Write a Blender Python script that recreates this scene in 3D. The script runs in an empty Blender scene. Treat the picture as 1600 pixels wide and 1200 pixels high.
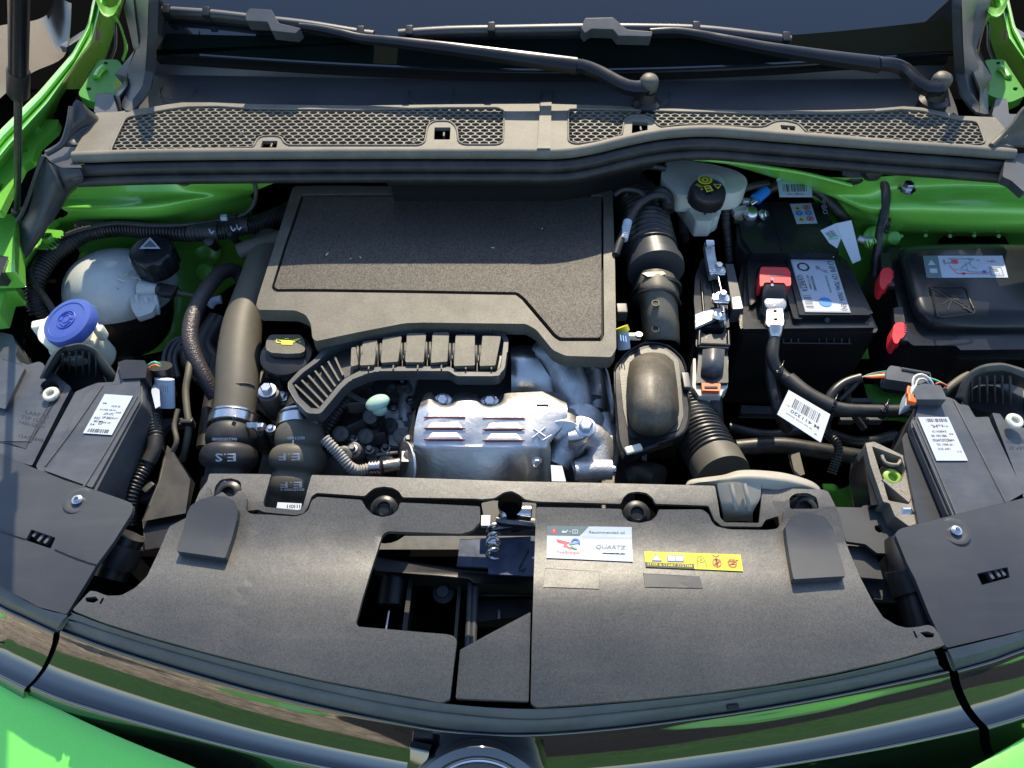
import bpy, bmesh, math, random
from mathutils import Vector, Matrix, Quaternion
from mathutils.geometry import delaunay_2d_cdt
R = math.radians
rnd = random.Random(7)
SC = bpy.context.scene
COL = SC.collection

# ---------------------------------------------------------------- camera, sky, sun, exposure
FPX, PITCH, CAMH = 1200.0, R(52), 0.72          # focal length in photo pixels, tilt below the horizon, height over the slam panel datum
cam_d = bpy.data.cameras.new('camera'); cam = bpy.data.objects.new('camera', cam_d); COL.objects.link(cam)
cam_d.sensor_width = 36; cam_d.lens = 36 * FPX / 1600; cam_d.clip_start = .02; cam_d.clip_end = 3000
cam.location = (0, 0, CAMH); cam.rotation_euler = (R(90) - PITCH, 0, 0)
SC.camera = cam
SUN_EL, SUN_AZ = R(40), R(4)                    # sun beyond the windscreen, azimuth measured from +y towards +x
W = bpy.data.worlds.new('World'); SC.world = W; W.use_nodes = True
nt = W.node_tree; nt.nodes.clear()
sky = nt.nodes.new('ShaderNodeTexSky'); sky.sky_type = 'NISHITA'; sky.sun_disc = False
sky.sun_elevation = SUN_EL; sky.sun_rotation = SUN_AZ; sky.altitude = 200; sky.air_density = 1.0; sky.dust_density = .6; sky.ozone_density = 2.0
bg = nt.nodes.new('ShaderNodeBackground'); bg.inputs[1].default_value = .15
wo = nt.nodes.new('ShaderNodeOutputWorld')
nt.links.new(sky.outputs[0], bg.inputs[0]); nt.links.new(bg.outputs[0], wo.inputs[0])
sd = bpy.data.lights.new('sun', 'SUN'); sd.energy = 4.2; sd.angle = R(.53); sd.color = (1, .87, .65)
so = bpy.data.objects.new('sun', sd); COL.objects.link(so)
sv = Vector((math.sin(SUN_AZ) * math.cos(SUN_EL), math.cos(SUN_AZ) * math.cos(SUN_EL), math.sin(SUN_EL)))
so.rotation_euler = sv.to_track_quat('Z', 'Y').to_euler()
SC.view_settings.view_transform = 'Standard'; SC.view_settings.look = 'None'
SC.view_settings.exposure = 1.0; SC.view_settings.gamma = 1
#T
SC.render.engine = 'CYCLES'
SC.cycles.max_bounces = 8; SC.cycles.caustics_reflective = False; SC.cycles.caustics_refractive = False
SC.cycles.use_denoising = True

# ---------------------------------------------------------------- survey: sight line through a photo pixel met with a real height or plane
sP, cP = math.sin(PITCH), math.cos(PITCH)
def ray(u, v):
    a, b = (u - 800) / FPX, (v - 600) / FPX
    return Vector((a, cP - b * sP, -(sP + b * cP)))
def P(u, v, z):
    d = ray(u, v); t = (z - CAMH) / d.z
    return Vector((d.x * t, d.y * t, z))
def PY(u, v, y):
    d = ray(u, v); t = y / d.y
    return Vector((d.x * t, y, CAMH + d.z * t))
def PP(u, v, pt, n):
    d = ray(u, v); o = Vector((0, 0, CAMH)); t = (pt - o).dot(n) / d.dot(n)
    return o + d * t
def S(u, v, zf):
    if not callable(zf): return P(u, v, zf)
    z = -.06
    for _ in range(14):
        p = P(u, v, z); z = .5 * z + .5 * zf(p.x, p.y)
    return P(u, v, z)

# ---------------------------------------------------------------- materials
MATS = {}
def mat(name, col, rough=.5, metal=0., spec=.5, bump=None, bump2=None, vary=None, dust=None, coat=0., trans=0., alpha=1., sss=0., emis=None, rvar=None, flake=None, smudge=None):
    """bump=(scale,distance[,detail]); vary=(scale,amount); dust=(scale,amount,colour)"""
    m = bpy.data.materials.new(name); m.use_nodes = True; t = m.node_tree; N = t.nodes; L = t.links
    b = N['Principled BSDF']; b.inputs['Base Color'].default_value = (*col, 1)
    b.inputs['Roughness'].default_value = rough; b.inputs['Metallic'].default_value = metal
    b.inputs['Specular IOR Level'].default_value = spec
    if coat: b.inputs['Coat Weight'].default_value = coat; b.inputs['Coat Roughness'].default_value = .06
    if trans: b.inputs['Transmission Weight'].default_value = trans
    if sss: b.inputs['Subsurface Weight'].default_value = sss; b.inputs['Subsurface Radius'].default_value = (.02, .02, .02); b.inputs['Subsurface Scale'].default_value = .6
    tc = N.new('ShaderNodeTexCoord')
    def noise(scale, detail=3, rough_=.55):
        n = N.new('ShaderNodeTexNoise'); n.inputs['Scale'].default_value = scale; n.inputs['Detail'].default_value = detail
        n.inputs['Roughness'].default_value = rough_; L.new(tc.outputs['Object'], n.inputs['Vector']); return n
    src = None
    if vary:
        n = noise(vary[0], 4, .6); r = N.new('ShaderNodeMapRange'); L.new(n.outputs['Fac'], r.inputs[0])
        r.inputs[1].default_value = .3; r.inputs[2].default_value = .7; r.inputs[3].default_value = 1 - vary[1]; r.inputs[4].default_value = 1 + vary[1]
        mx = N.new('ShaderNodeMix'); mx.data_type = 'RGBA'; mx.blend_type = 'MULTIPLY'; mx.inputs[0].default_value = 1
        mx.inputs[6].default_value = (*col, 1); cb = N.new('ShaderNodeCombineColor')
        for i in range(3): L.new(r.outputs[0], cb.inputs[i])
        L.new(cb.outputs[0], mx.inputs[7]); src = mx.outputs[2]
    if dust:
        n = noise(dust[0], 6, .65); r = N.new('ShaderNodeMapRange'); L.new(n.outputs['Fac'], r.inputs[0])
        r.inputs[1].default_value = .42; r.inputs[2].default_value = .75; r.inputs[3].default_value = 0; r.inputs[4].default_value = dust[1]
        mx = N.new('ShaderNodeMix'); mx.data_type = 'RGBA'; L.new(r.outputs[0], mx.inputs[0])
        if src: L.new(src, mx.inputs[6])
        else: mx.inputs[6].default_value = (*col, 1)
        mx.inputs[7].default_value = (*dust[2], 1); src = mx.outputs[2]
    if smudge:
        mp = N.new('ShaderNodeMapping'); L.new(tc.outputs['Object'], mp.inputs[0]); mp.inputs['Scale'].default_value = smudge[0]; mp.inputs['Rotation'].default_value = (0, 0, .35)
        n = N.new('ShaderNodeTexNoise'); n.inputs['Scale'].default_value = 3; n.inputs['Detail'].default_value = 7; n.inputs['Roughness'].default_value = .7; L.new(mp.outputs[0], n.inputs['Vector'])
        r = N.new('ShaderNodeMapRange'); L.new(n.outputs['Fac'], r.inputs[0]); r.inputs[1].default_value = .5; r.inputs[2].default_value = .72; r.inputs[4].default_value = smudge[1]
        mx = N.new('ShaderNodeMix'); mx.data_type = 'RGBA'; L.new(r.outputs[0], mx.inputs[0])
        if src: L.new(src, mx.inputs[6])
        else: mx.inputs[6].default_value = (*col, 1)
        mx.inputs[7].default_value = (*smudge[2], 1); src = mx.outputs[2]
    if flake:
        v = N.new('ShaderNodeTexVoronoi'); v.inputs['Scale'].default_value = flake[0]; L.new(tc.outputs['Object'], v.inputs['Vector'])
        r = N.new('ShaderNodeMapRange'); L.new(v.outputs['Color'], r.inputs[0]); r.inputs[3].default_value = 1 - flake[1]; r.inputs[4].default_value = 1 + flake[1]
        mx = N.new('ShaderNodeMix'); mx.data_type = 'RGBA'; mx.blend_type = 'MULTIPLY'; mx.inputs[0].default_value = 1
        if src: L.new(src, mx.inputs[6])
        else: mx.inputs[6].default_value = (*col, 1)
        cb = N.new('ShaderNodeCombineColor')
        for i in range(3): L.new(r.outputs[0], cb.inputs[i])
        L.new(cb.outputs[0], mx.inputs[7]); src = mx.outputs[2]
        r2 = N.new('ShaderNodeMapRange'); L.new(v.outputs['Color'], r2.inputs[0]); r2.inputs[3].default_value = spec * (1 - flake[1]); r2.inputs[4].default_value = spec * (1 + flake[1]); L.new(r2.outputs[0], b.inputs['Specular IOR Level'])
    if src: L.new(src, b.inputs['Base Color'])
    if rvar:
        n = noise(rvar[0], 4, .6); r = N.new('ShaderNodeMapRange'); L.new(n.outputs['Fac'], r.inputs[0])
        r.inputs[1].default_value = .3; r.inputs[2].default_value = .7
        r.inputs[3].default_value = max(.02, rough - rvar[1]); r.inputs[4].default_value = min(1, rough + rvar[1]); L.new(r.outputs[0], b.inputs['Roughness'])
    prev = None
    for bb in (bump, bump2):
        if not bb: continue
        n = noise(bb[0], bb[2] if len(bb) > 2 else 2); k = N.new('ShaderNodeBump'); k.inputs['Strength'].default_value = 1
        k.inputs['Distance'].default_value = bb[1]; L.new(n.outputs['Fac'], k.inputs['Height'])
        if prev: L.new(prev, k.inputs['Normal'])
        prev = k.outputs[0]
    if prev: L.new(prev, b.inputs['Normal'])
    MATS[name] = m; return m
DUSTC = (.20, .18, .15)
M = {}
def mk(k, *a, **kw): M[k] = mat(k, *a, **kw)
mk('grained_plastic', (.044, .041, .034), .48, spec=1.0, bump=(1900, .00005, 1), bump2=(60, .00025, 2), dust=(7, .10, DUSTC), rvar=(3, .10), flake=(1000, .26), smudge=((2.2, 16, 3), .12, (.17, .16, .14)))
mk('foam', (.055, .048, .040), .62, spec=.34, bump=(900, .0002, 1), dust=(14, .08, DUSTC), flake=(700, .50))
mk('smooth_plastic', (.036, .039, .045), .44, spec=.45, bump=(1500, .00005), dust=(7, .15, (.12, .115, .105)), rvar=(12, .07), smudge=((3, 22, 3), .10, (.13, .13, .125)))
mk('satin_black', (.012, .013, .015), .24, spec=.34, bump=(1500, .00002), rvar=(12, .06), dust=(16, .16, (.06, .06, .055)))
mk('arm_black', (.010, .010, .011), .24, spec=.5, rvar=(30, .05))
mk('void', (.003, .003, .003), .9, spec=0)  # near-black without sheen, puts darkness into hollows and openings
mk('grey_plastic', (.050, .055, .064), .40, spec=.55, bump=(1500, .00005), dust=(16, .34, (.14, .145, .15)), rvar=(18, .08), smudge=((4, 30, 4), .16, (.15, .155, .16)))
mk('dusty_lit_plastic', (.080, .074, .058), .56, spec=.42, bump=(1500, .00007), dust=(22, .35, (.20, .18, .145)), flake=(1000, .22), rvar=(8, .05))  # beige for dusty parts and for sunlit faces painted lighter
mk('duct_dusty', (.060, .052, .038), .5, spec=.5, bump=(1200, .0001), dust=(30, .5, (.19, .16, .12)), flake=(1000, .3), rvar=(8, .05))
mk('cowl_plastic', (.135, .125, .102), .62, spec=.40, bump=(1500, .00007), dust=(16, .45, (.26, .24, .19)), flake=(1000, .12), smudge=((3, 20, 3), .25, (.07, .066, .056)))
mk('black_plastic', (.014, .014, .015), .38, spec=.5, bump=(700, .0001), rvar=(20, .08))
mk('gloss_black', (.006, .006, .007), .025, spec=1.0, coat=1.0, rvar=(40, .01), bump=(7, .0009, 1), bump2=(2.2, .002, 1))
mk('rubber', (.018, .018, .019), .52, spec=.45, dust=(30, .25, (.13, .12, .10)), rvar=(30, .08))
mk('hose_black', (.016, .016, .016), .42, spec=.5, dust=(50, .28, (.13, .12, .10)), rvar=(40, .08))
mk('hose_grey', (.085, .077, .058), .58, spec=.45, dust=(60, .25, (.14, .13, .11)), bump=(900, .0001))
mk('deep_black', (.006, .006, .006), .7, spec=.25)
mk('engine_dark', (.10, .098, .095), .55, .35, bump=(90, .0012, 4), dust=(40, .4, (.16, .14, .11)))
mk('green_paint', (.16, .50, .06), .30, .12, spec=.55, coat=.6, flake=(2200, .15), dust=(8, .10, (.2, .2, .14)), rvar=(14, .04))
mk('green_shaded', (.06, .24, .025), .5, .1, spec=.2, dust=(20, .3, (.05, .07, .03)))  # darker copy of the body green, shade painted into the colour
mk('mirror_black', (.004, .004, .005), .12, spec=.22)
mk('green_bumper', (.22, .84, .13), .36, .0, spec=.5, coat=.4, flake=(2200, .1))
mk('alu', (.62, .615, .60), .38, 1., bump=(210, .00025, 3), rvar=(30, .08), vary=(24, .08))
mk('alu_cast', (.54, .54, .54), .5, .8, bump=(480, .0008, 3), vary=(50, .22))
mk('alu_brown', (.42, .36, .29), .35, 1., bump=(160, .0012, 4), vary=(25, .25))
mk('steel', (.62, .62, .63), .26, 1., vary=(90, .12))
mk('dark_steel', (.16, .16, .165), .34, 1., vary=(60, .2))
mk('tank_white', (.52, .55, .54), .26, spec=.5, sss=.35, vary=(14, .12), rvar=(30, .1))
mk('radiator_grey', (.10, .10, .10), .6, spec=.3, vary=(80, .2))
mk('tank_cream', (.74, .76, .62), .40, spec=.5, sss=.5, vary=(30, .06))
mk('tank_milky', (.62, .63, .55), .34, spec=.5, sss=.5, vary=(22, .10), dust=(30, .4, (.5, .48, .38)))
mk('blue_plastic', (.055, .10, .38), .45, spec=.45, dust=(20, .15, (.25, .27, .35)))
mk('mint', (.38, .56, .44), .38, spec=.5, vary=(60, .06))
mk('lime', (.30, .50, .10), .4)
mk('red', (.62, .02, .03), .38)
mk('orange', (.70, .13, .02), .4)
mk('blue', (.02, .22, .72), .4)
mk('paper', (.42, .47, .545), .5, spec=.25, vary=(40, .05), bump=(60, .0004))
mk('ink', (.02, .02, .022), .6)
mk('ink_grey', (.22, .24, .25), .6)
mk('ink_soft', (.10, .105, .11), .5)
mk('ink_white', (.40, .44, .50), .5)
mk('ink_teal', (.10, .15, .16), .5)
mk('ink_blue', (.02, .20, .50), .5)
mk('ink_navy', (.03, .06, .42), .5)
mk('ink_red', (.65, .04, .05), .5)
mk('ink_green', (.05, .40, .15), .5)
mk('ink_orange', (.75, .30, .05), .5)
mk('yellow', (.82, .74, .02), .45)
mk('print_yellow', (.52, .48, .03), .5, spec=.3)
mk('wire_green', (.10, .45, .30), .45)
mk('wire_white', (.65, .65, .62), .45)
mk('wire_red', (.55, .05, .04), .45)
mk('wire_pink', (.6, .15, .35), .45)
mk('tape', (.28, .27, .25), .7, bump=(200, .0006), vary=(80, .2))
mk('slot_red', (.22, .03, .03), .5)
mk('braid', (.05, .042, .045), .42, .2, spec=.6, bump=(420, .0011, 1))
mk('chrome', (.80, .82, .84), .06, 1.)
mk('glass', (.008, .010, .014), .02, spec=1.0, coat=.35)
mk('reflected_bonnet', (.003, .006, .005), .6, spec=.02)  # matt dark colour for the bonnet reflection painted on the glass
mk('tan_cloth', (.20, .15, .09), .8, bump=(60, .004), vary=(20, .35))

# gravel / grass ground
def ground_mat(name, c1, c2, sc):
    m = bpy.data.materials.new(name); m.use_nodes = True; t = m.node_tree; N = t.nodes; L = t.links; b = N['Principled BSDF']
    tc = N.new('ShaderNodeTexCoord'); v = N.new('ShaderNodeTexVoronoi'); v.inputs['Scale'].default_value = sc; L.new(tc.outputs['Object'], v.inputs[0])
    n = N.new('ShaderNodeTexNoise'); n.inputs['Scale'].default_value = 2.2; n.inputs['Detail'].default_value = 8; L.new(tc.outputs['Object'], n.inputs[0])
    a = N.new('ShaderNodeMath'); a.operation = 'ADD'; L.new(v.outputs['Color'], a.inputs[0]); L.new(n.outputs['Fac'], a.inputs[1])
    r = N.new('ShaderNodeMapRange'); L.new(a.outputs[0], r.inputs[0]); r.inputs[1].default_value = .4; r.inputs[2].default_value = 1.5
    mx = N.new('ShaderNodeMix'); mx.data_type = 'RGBA'; L.new(r.outputs[0], mx.inputs[0]); mx.inputs[6].default_value = (*c1, 1); mx.inputs[7].default_value = (*c2, 1)
    L.new(mx.outputs[2], b.inputs['Base Color']); b.inputs['Roughness'].default_value = .9
    k = N.new('ShaderNodeBump'); k.inputs['Distance'].default_value = .02; L.new(v.outputs['Distance'], k.inputs['Height']); L.new(k.outputs[0], b.inputs['Normal'])
    return m
M['gravel'] = ground_mat('gravel', (.12, .085, .05), (.75, .62, .46), 16)
M['grass'] = ground_mat('grass', (.03, .09, .018), (.10, .26, .055), 20)
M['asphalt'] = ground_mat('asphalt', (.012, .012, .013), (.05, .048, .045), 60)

# ---------------------------------------------------------------- objects
def thing(name, label, cat, loc, group=None):
    o = bpy.data.objects.new(name, None); COL.objects.link(o); o.empty_display_size = .02
    o.location = loc; o['label'] = label; o['category'] = cat
    if group: o['group'] = group
    return o
def finish(name, bm, m, parent=None, bevel=0, seg=2, ang=42, smooth=True, label=None, kind=None, bang=50):
    if bevel:
        bm.normal_update()
        es = [e for e in bm.edges if len(e.link_faces) == 2 and e.calc_face_angle(0) > R(bang)]
        if es:
            try: bmesh.ops.bevel(bm, geom=es, offset=bevel, segments=seg, profile=.6, affect='EDGES', clamp_overlap=True)
            except Exception: pass
    bmesh.ops.recalc_face_normals(bm, faces=bm.faces)
    if any(len(e.link_faces) != 2 for e in bm.edges) or True:
        vol = bm.calc_volume(signed=True)
        if all(len(e.link_faces) == 2 for e in bm.edges):
            if vol < 0: bmesh.ops.reverse_faces(bm, faces=bm.faces)
        elif sum(f.normal.z * f.calc_area() for f in bm.faces) < 0: bmesh.ops.reverse_faces(bm, faces=bm.faces)
    bm.normal_update()
    if smooth:
        for f in bm.faces: f.smooth = True
        for e in bm.edges:
            if len(e.link_faces) == 2 and e.calc_face_angle(0) > R(ang): e.smooth = False
            elif len(e.link_faces) != 2: e.smooth = False
    if parent is not None:
        L = parent.matrix_basis.translation.copy(); q = parent
        while q.parent: q = q.parent; L += q.matrix_basis.translation
        for v in bm.verts: v.co -= L
    me = bpy.data.meshes.new(name); bm.to_mesh(me); bm.free(); me.materials.append(M[m] if isinstance(m, str) else m)
    o = bpy.data.objects.new(name, me); COL.objects.link(o)
    if parent is not None: o.parent = parent
    if bevel and smooth:
        w = o.modifiers.new('even_shading', 'WEIGHTED_NORMAL'); w.keep_sharp = True; w.weight = 80
    if label: o['label'] = label
    if kind: o['kind'] = kind
    return o
def struct(name, bm, m, **k):
    o = finish(name, bm, m, **k); o['kind'] = 'structure'; return o

def rounded(pts, r, n=4, closed=True):
    """round the corners of a pixel polygon by r pixels (r may be a list)"""
    out = []; k = len(pts)
    for i in range(k):
        p = Vector(pts[i][:2]); a = Vector(pts[i - 1][:2]); c = Vector(pts[(i + 1) % k][:2])
        rr = r[i] if isinstance(r, (list, tuple)) else r
        d1 = a - p; d2 = c - p
        if rr <= 0 or d1.length < 1e-6 or d2.length < 1e-6 or abs(d1.angle(d2) - math.pi) < .12: out.append(tuple(p)); continue
        q = min(rr, d1.length * .48, d2.length * .48)
        s = p + d1.normalized() * q; e = p + d2.normalized() * q
        for j in range(n + 1):
            t = j / n; out.append(tuple(s * (1 - t) ** 2 + p * 2 * t * (1 - t) + e * t * t))
    return out
def inside(x, y, poly):
    c = False; j = len(poly) - 1
    for i in range(len(poly)):
        xi, yi = poly[i][0], poly[i][1]; xj, yj = poly[j][0], poly[j][1]
        if (yi > y) != (yj > y) and x < (xj - xi) * (y - yi) / (yj - yi + 1e-15) + xi: c = not c
        j = i
    return c
def sheet_bm(out_px, zf, thick, holes=(), grid=.014, world=False, bottom=True, bm=None):
    """slab whose top follows zf over a traced outline, walls straight down, holes cut through"""
    f = zf if callable(zf) else (lambda x, y: zf)
    loops = [[p if world else S(p[0], p[1], zf) for p in lp] for lp in [out_px] + list(holes)]
    loops = [[Vector((p[0], p[1])) for p in lp] for lp in loops]
    for lp in loops:                                        # drop doubled points
        i = 0
        while i < len(lp):
            if (lp[i] - lp[i - 1]).length < 1e-5: lp.pop(i)
            else: i += 1
    V2, E = [], []
    for lp in loops:
        if callable(zf):                                    # subdivide long edges so that they follow the surface
            q = []
            for i in range(len(lp)):
                a, b = lp[i], lp[(i + 1) % len(lp)]; n = max(1, int((b - a).length / grid))
                q += [a + (b - a) * (j / n) for j in range(n)]
            lp[:] = q
        b0 = len(V2); V2 += lp; E += [(b0 + i, b0 + (i + 1) % len(lp)) for i in range(len(lp))]
    if callable(zf):
        xs = [p.x for p in loops[0]]; ys = [p.y for p in loops[0]]
        x = min(xs) + grid / 2
        while x < max(xs):
            y = min(ys) + grid / 2
            while y < max(ys):
                if inside(x, y, loops[0]) and not any(inside(x, y, h) for h in loops[1:]):
                    if min((p - Vector((x, y))).length for lp in loops for p in lp) > grid * .4: V2.append(Vector((x, y)))
                y += grid
            x += grid
    vo, _, fo, _, _, _ = delaunay_2d_cdt(V2, E, [], 0, 1e-6)
    bm = bm or bmesh.new(); tv = [bm.verts.new((p.x, p.y, f(p.x, p.y))) for p in vo]; top = []
    for tri in fo:
        cx = sum(vo[i].x for i in tri) / len(tri); cy = sum(vo[i].y for i in tri) / len(tri)
        if inside(cx, cy, loops[0]) and not any(inside(cx, cy, h) for h in loops[1:]):
            try: top.append(bm.faces.new([tv[i] for i in tri]))
            except ValueError: pass
    for v in tv:
        if not v.link_faces: bm.verts.remove(v)
    tv = [v for v in tv if v.is_valid]
    if thick:
        bv = {v: bm.verts.new(v.co - Vector((0, 0, thick))) for v in tv}
        be = [e for e in {e for t in top for e in t.edges} if len(e.link_faces) == 1]
        for e in be:
            a, b = e.verts; bm.faces.new([a, b, bv[b], bv[a]])
        if bottom:
            for t in top: bm.faces.new([bv[v] for v in reversed(t.verts)])
        else:
            for v in bv.values():
                if not v.link_faces: bm.verts.remove(v)
    return bm
def sheet(name, out_px, zf, thick, m, parent=None, holes=(), r=0, hr=0, bevel=.0012, grid=.014, label=None, bottom=True, seg=2):
    if r: out_px = rounded(out_px, r)
    if hr: holes = [rounded(h, hr) for h in holes]
    return finish(name, sheet_bm(out_px, zf, thick, holes, grid, bottom=bottom), m, parent, bevel=bevel, label=label, seg=seg)

def cat(pts, n=8, closed=False):
    """Catmull-Rom through 3D points"""
    pts = [Vector(p) for p in pts]; out = []; k = len(pts)
    if k < 3 and not closed: return pts
    for i in range(k if closed else k - 1):
        g = lambda j: pts[j % k] if closed else (pts[max(0, min(k - 1, j))])
        p0, p1, p2, p3 = g(i - 1), g(i), g(i + 1), g(i + 2)
        for j in range(n):
            t = j / n
            out.append(.5 * ((2 * p1) + (-p0 + p2) * t + (2 * p0 - 5 * p1 + 4 * p2 - p3) * t * t + (-p0 + 3 * p1 - 3 * p2 + p3) * t ** 3))
    if not closed: out.append(pts[-1])
    return out
def resample(pts, step):
    L = [0]
    for a, b in zip(pts, pts[1:]): L.append(L[-1] + (b - a).length)
    n = max(2, int(L[-1] / step) + 1); out = []; j = 0
    for i in range(n + 1):
        s = L[-1] * i / n
        while j < len(L) - 2 and L[j + 1] < s: j += 1
        k = (s - L[j]) / max(1e-9, L[j + 1] - L[j]); out.append(pts[j].lerp(pts[j + 1], k))
    return out, L[-1]
def tube_bm(path, rad, sides=14, step=.006, bm=None, flat=1, caps=True, smooth_path=True):
    """sweep; rad: number or function(s_metres, total)->radius"""
    pts = cat(path, 10) if smooth_path and len(path) > 2 else [Vector(p) for p in path]
    pts, T = resample(pts, step); bm = bm or bmesh.new()
    up = Vector((0, 0, 1)); tg0 = (pts[1] - pts[0]).normalized()
    if abs(tg0.dot(up)) > .95: up = Vector((0, 1, 0))
    nrm = (up - tg0 * up.dot(tg0)).normalized(); prev = None; first = None
    for i, p in enumerate(pts):
        tg = (pts[min(i + 1, len(pts) - 1)] - pts[max(i - 1, 0)]).normalized()
        nrm = (nrm - tg * nrm.dot(tg)).normalized(); bi = tg.cross(nrm)
        r = rad(T * i / (len(pts) - 1), T) if callable(rad) else rad
        ring = [bm.verts.new(p + (nrm * math.cos(a) * flat + bi * math.sin(a)) * r) for a in [2 * math.pi * k / sides for k in range(sides)]]
        if prev:
            for k in range(sides): bm.faces.new([prev[k], prev[(k + 1) % sides], ring[(k + 1) % sides], ring[k]])
        else: first = ring
        prev = ring
    if caps: bm.faces.new(list(reversed(first))); bm.faces.new(prev)
    return bm
def tube(name, path, rad, m, parent=None, sides=14, step=.006, flat=1, label=None, **k):
    return finish(name, tube_bm(path, rad, sides, step, flat=flat, **k), m, parent, ang=60, label=label)
def corr(r, pitch=.006, amp=.12):
    return lambda s, T: r * (1 + amp * (1 if (s / pitch) % 1 < .55 else -1) * .5)
def px(*pts):
    return [P(*p) for p in pts]
def lathe_bm(org, axis, prof, n=32, lobes=None, bm=None, caps=True, ref=None):
    """prof = [(radius, height along axis)]; lobes=(count, depth, i0, i1) notches rings i0..i1"""
    axis = Vector(axis).normalized(); org = Vector(org); a = (Vector(ref) if ref else (Vector((1, 0, 0)) if abs(axis.x) < .9 else Vector((0, 1, 0))))
    a = (a - axis * a.dot(axis)).normalized(); b = axis.cross(a); bm = bm or bmesh.new(); prev = None; first = None
    for i, (r, h) in enumerate(prof):
        ring = []
        for k in range(n):
            t = 2 * math.pi * k / n; rr = r
            if lobes and lobes[2] <= i <= lobes[3] and (k * lobes[0] / n) % 1 < .42: rr = r * (1 - lobes[1])
            ring.append(bm.verts.new(org + axis * h + (a * math.cos(t) + b * math.sin(t)) * max(rr, 1e-5)))
        if prev:
            for k in range(n): bm.faces.new([prev[k], prev[(k + 1) % n], ring[(k + 1) % n], ring[k]])
        else: first = ring
        prev = ring
    if caps: bm.faces.new(list(reversed(first))); bm.faces.new(prev)
    return bm
def lathe(name, org, axis, prof, m, parent=None, n=32, lobes=None, label=None, ang=40, ref=None):
    return finish(name, lathe_bm(org, axis, prof, n, lobes, ref=ref), m, parent, label=label, ang=ang)
def box_bm(c, sx, sy, sz, rot=(0, 0, 0), bm=None):
    bm = bm or bmesh.new(); from mathutils import Euler
    m = Matrix.Translation(Vector(c)) @ Euler(rot).to_matrix().to_4x4() @ Matrix.Diagonal((sx, sy, sz, 1))
    bmesh.ops.create_cube(bm, size=1, matrix=m); return bm
def box(name, c, sx, sy, sz, m, parent=None, rot=(0, 0, 0), bevel=.0012, label=None):
    return finish(name, box_bm(c, sx, sy, sz, rot), m, parent, bevel=bevel, label=label)
def loft_bm(rows, n=40, thick=0, smooth_rows=True, bm=None, sub=4, closed=False):
    """surface through rows of (u,v,z) pixel polylines or Vectors; optional thickness straight down"""
    g = []
    for r in rows:
        q = [p if isinstance(p, Vector) else P(*p) for p in r]
        q = cat(q, 10) if smooth_rows and len(q) > 2 else q
        q, _ = resample(q, 1e9 if len(q) < 2 else sum((b - a).length for a, b in zip(q, q[1:])) / n)
        q = q[:n + 1] if len(q) > n + 1 else q
        g.append(q)
    n = min(len(q) for q in g); g = [q[:n] for q in g]
    if sub > 1 and len(g) > 2:
        cols = [cat([q[i] for q in g], sub) for i in range(n)]; g = [[c[k] for c in cols] for k in range(len(cols[0]))]
    bm = bm or bmesh.new(); V = [[bm.verts.new(p) for p in q] for q in g]
    for a, b in zip(V, V[1:]):
        for i in range(n - 1): bm.faces.new([a[i], a[i + 1], b[i + 1], b[i]])
    if thick:
        B = [[bm.verts.new(v.co - Vector((0, 0, thick))) for v in q] for q in V]
        for a, b in zip(B, B[1:]):
            for i in range(n - 1): bm.faces.new([a[i], b[i], b[i + 1], a[i + 1]])
        ring = [(V[0][i], B[0][i]) for i in range(n)] + [(V[j][-1], B[j][-1]) for j in range(1, len(V))] + \
               [(V[-1][i], B[-1][i]) for i in range(n - 2, -1, -1)] + [(V[j][0], B[j][0]) for j in range(len(V) - 2, 0, -1)]
        for i in range(len(ring)):
            a, b = ring[i], ring[(i + 1) % len(ring)]; bm.faces.new([a[0], b[0], b[1], a[1]])
    return bm
def loft(name, rows, m, parent=None, n=40, thick=.003, bevel=0, label=None, sub=4, ang=50, **k):
    return finish(name, loft_bm(rows, n, thick, sub=sub, **k), m, parent, bevel=bevel, label=label, ang=ang)
def hexbolt(name, org, r, h, m='steel', parent=None, axis=(0, 0, 1), washer=1.5):
    bm = lathe_bm(org, axis, [(r * washer, 0), (r * washer, h * .25), (r * 1.1, h * .3)], 20)
    lathe_bm(Vector(org) + Vector(axis).normalized() * h * .28, axis, [(r, 0), (r, h * .7), (r * .82, h * .85)], 6, bm=bm)
    return finish(name, bm, m, parent, ang=25)

def setm(par, nm, m):
    for c in par.children:
        if c.name.split('.')[0] == nm: c.data.materials[0] = M[m]
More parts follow.
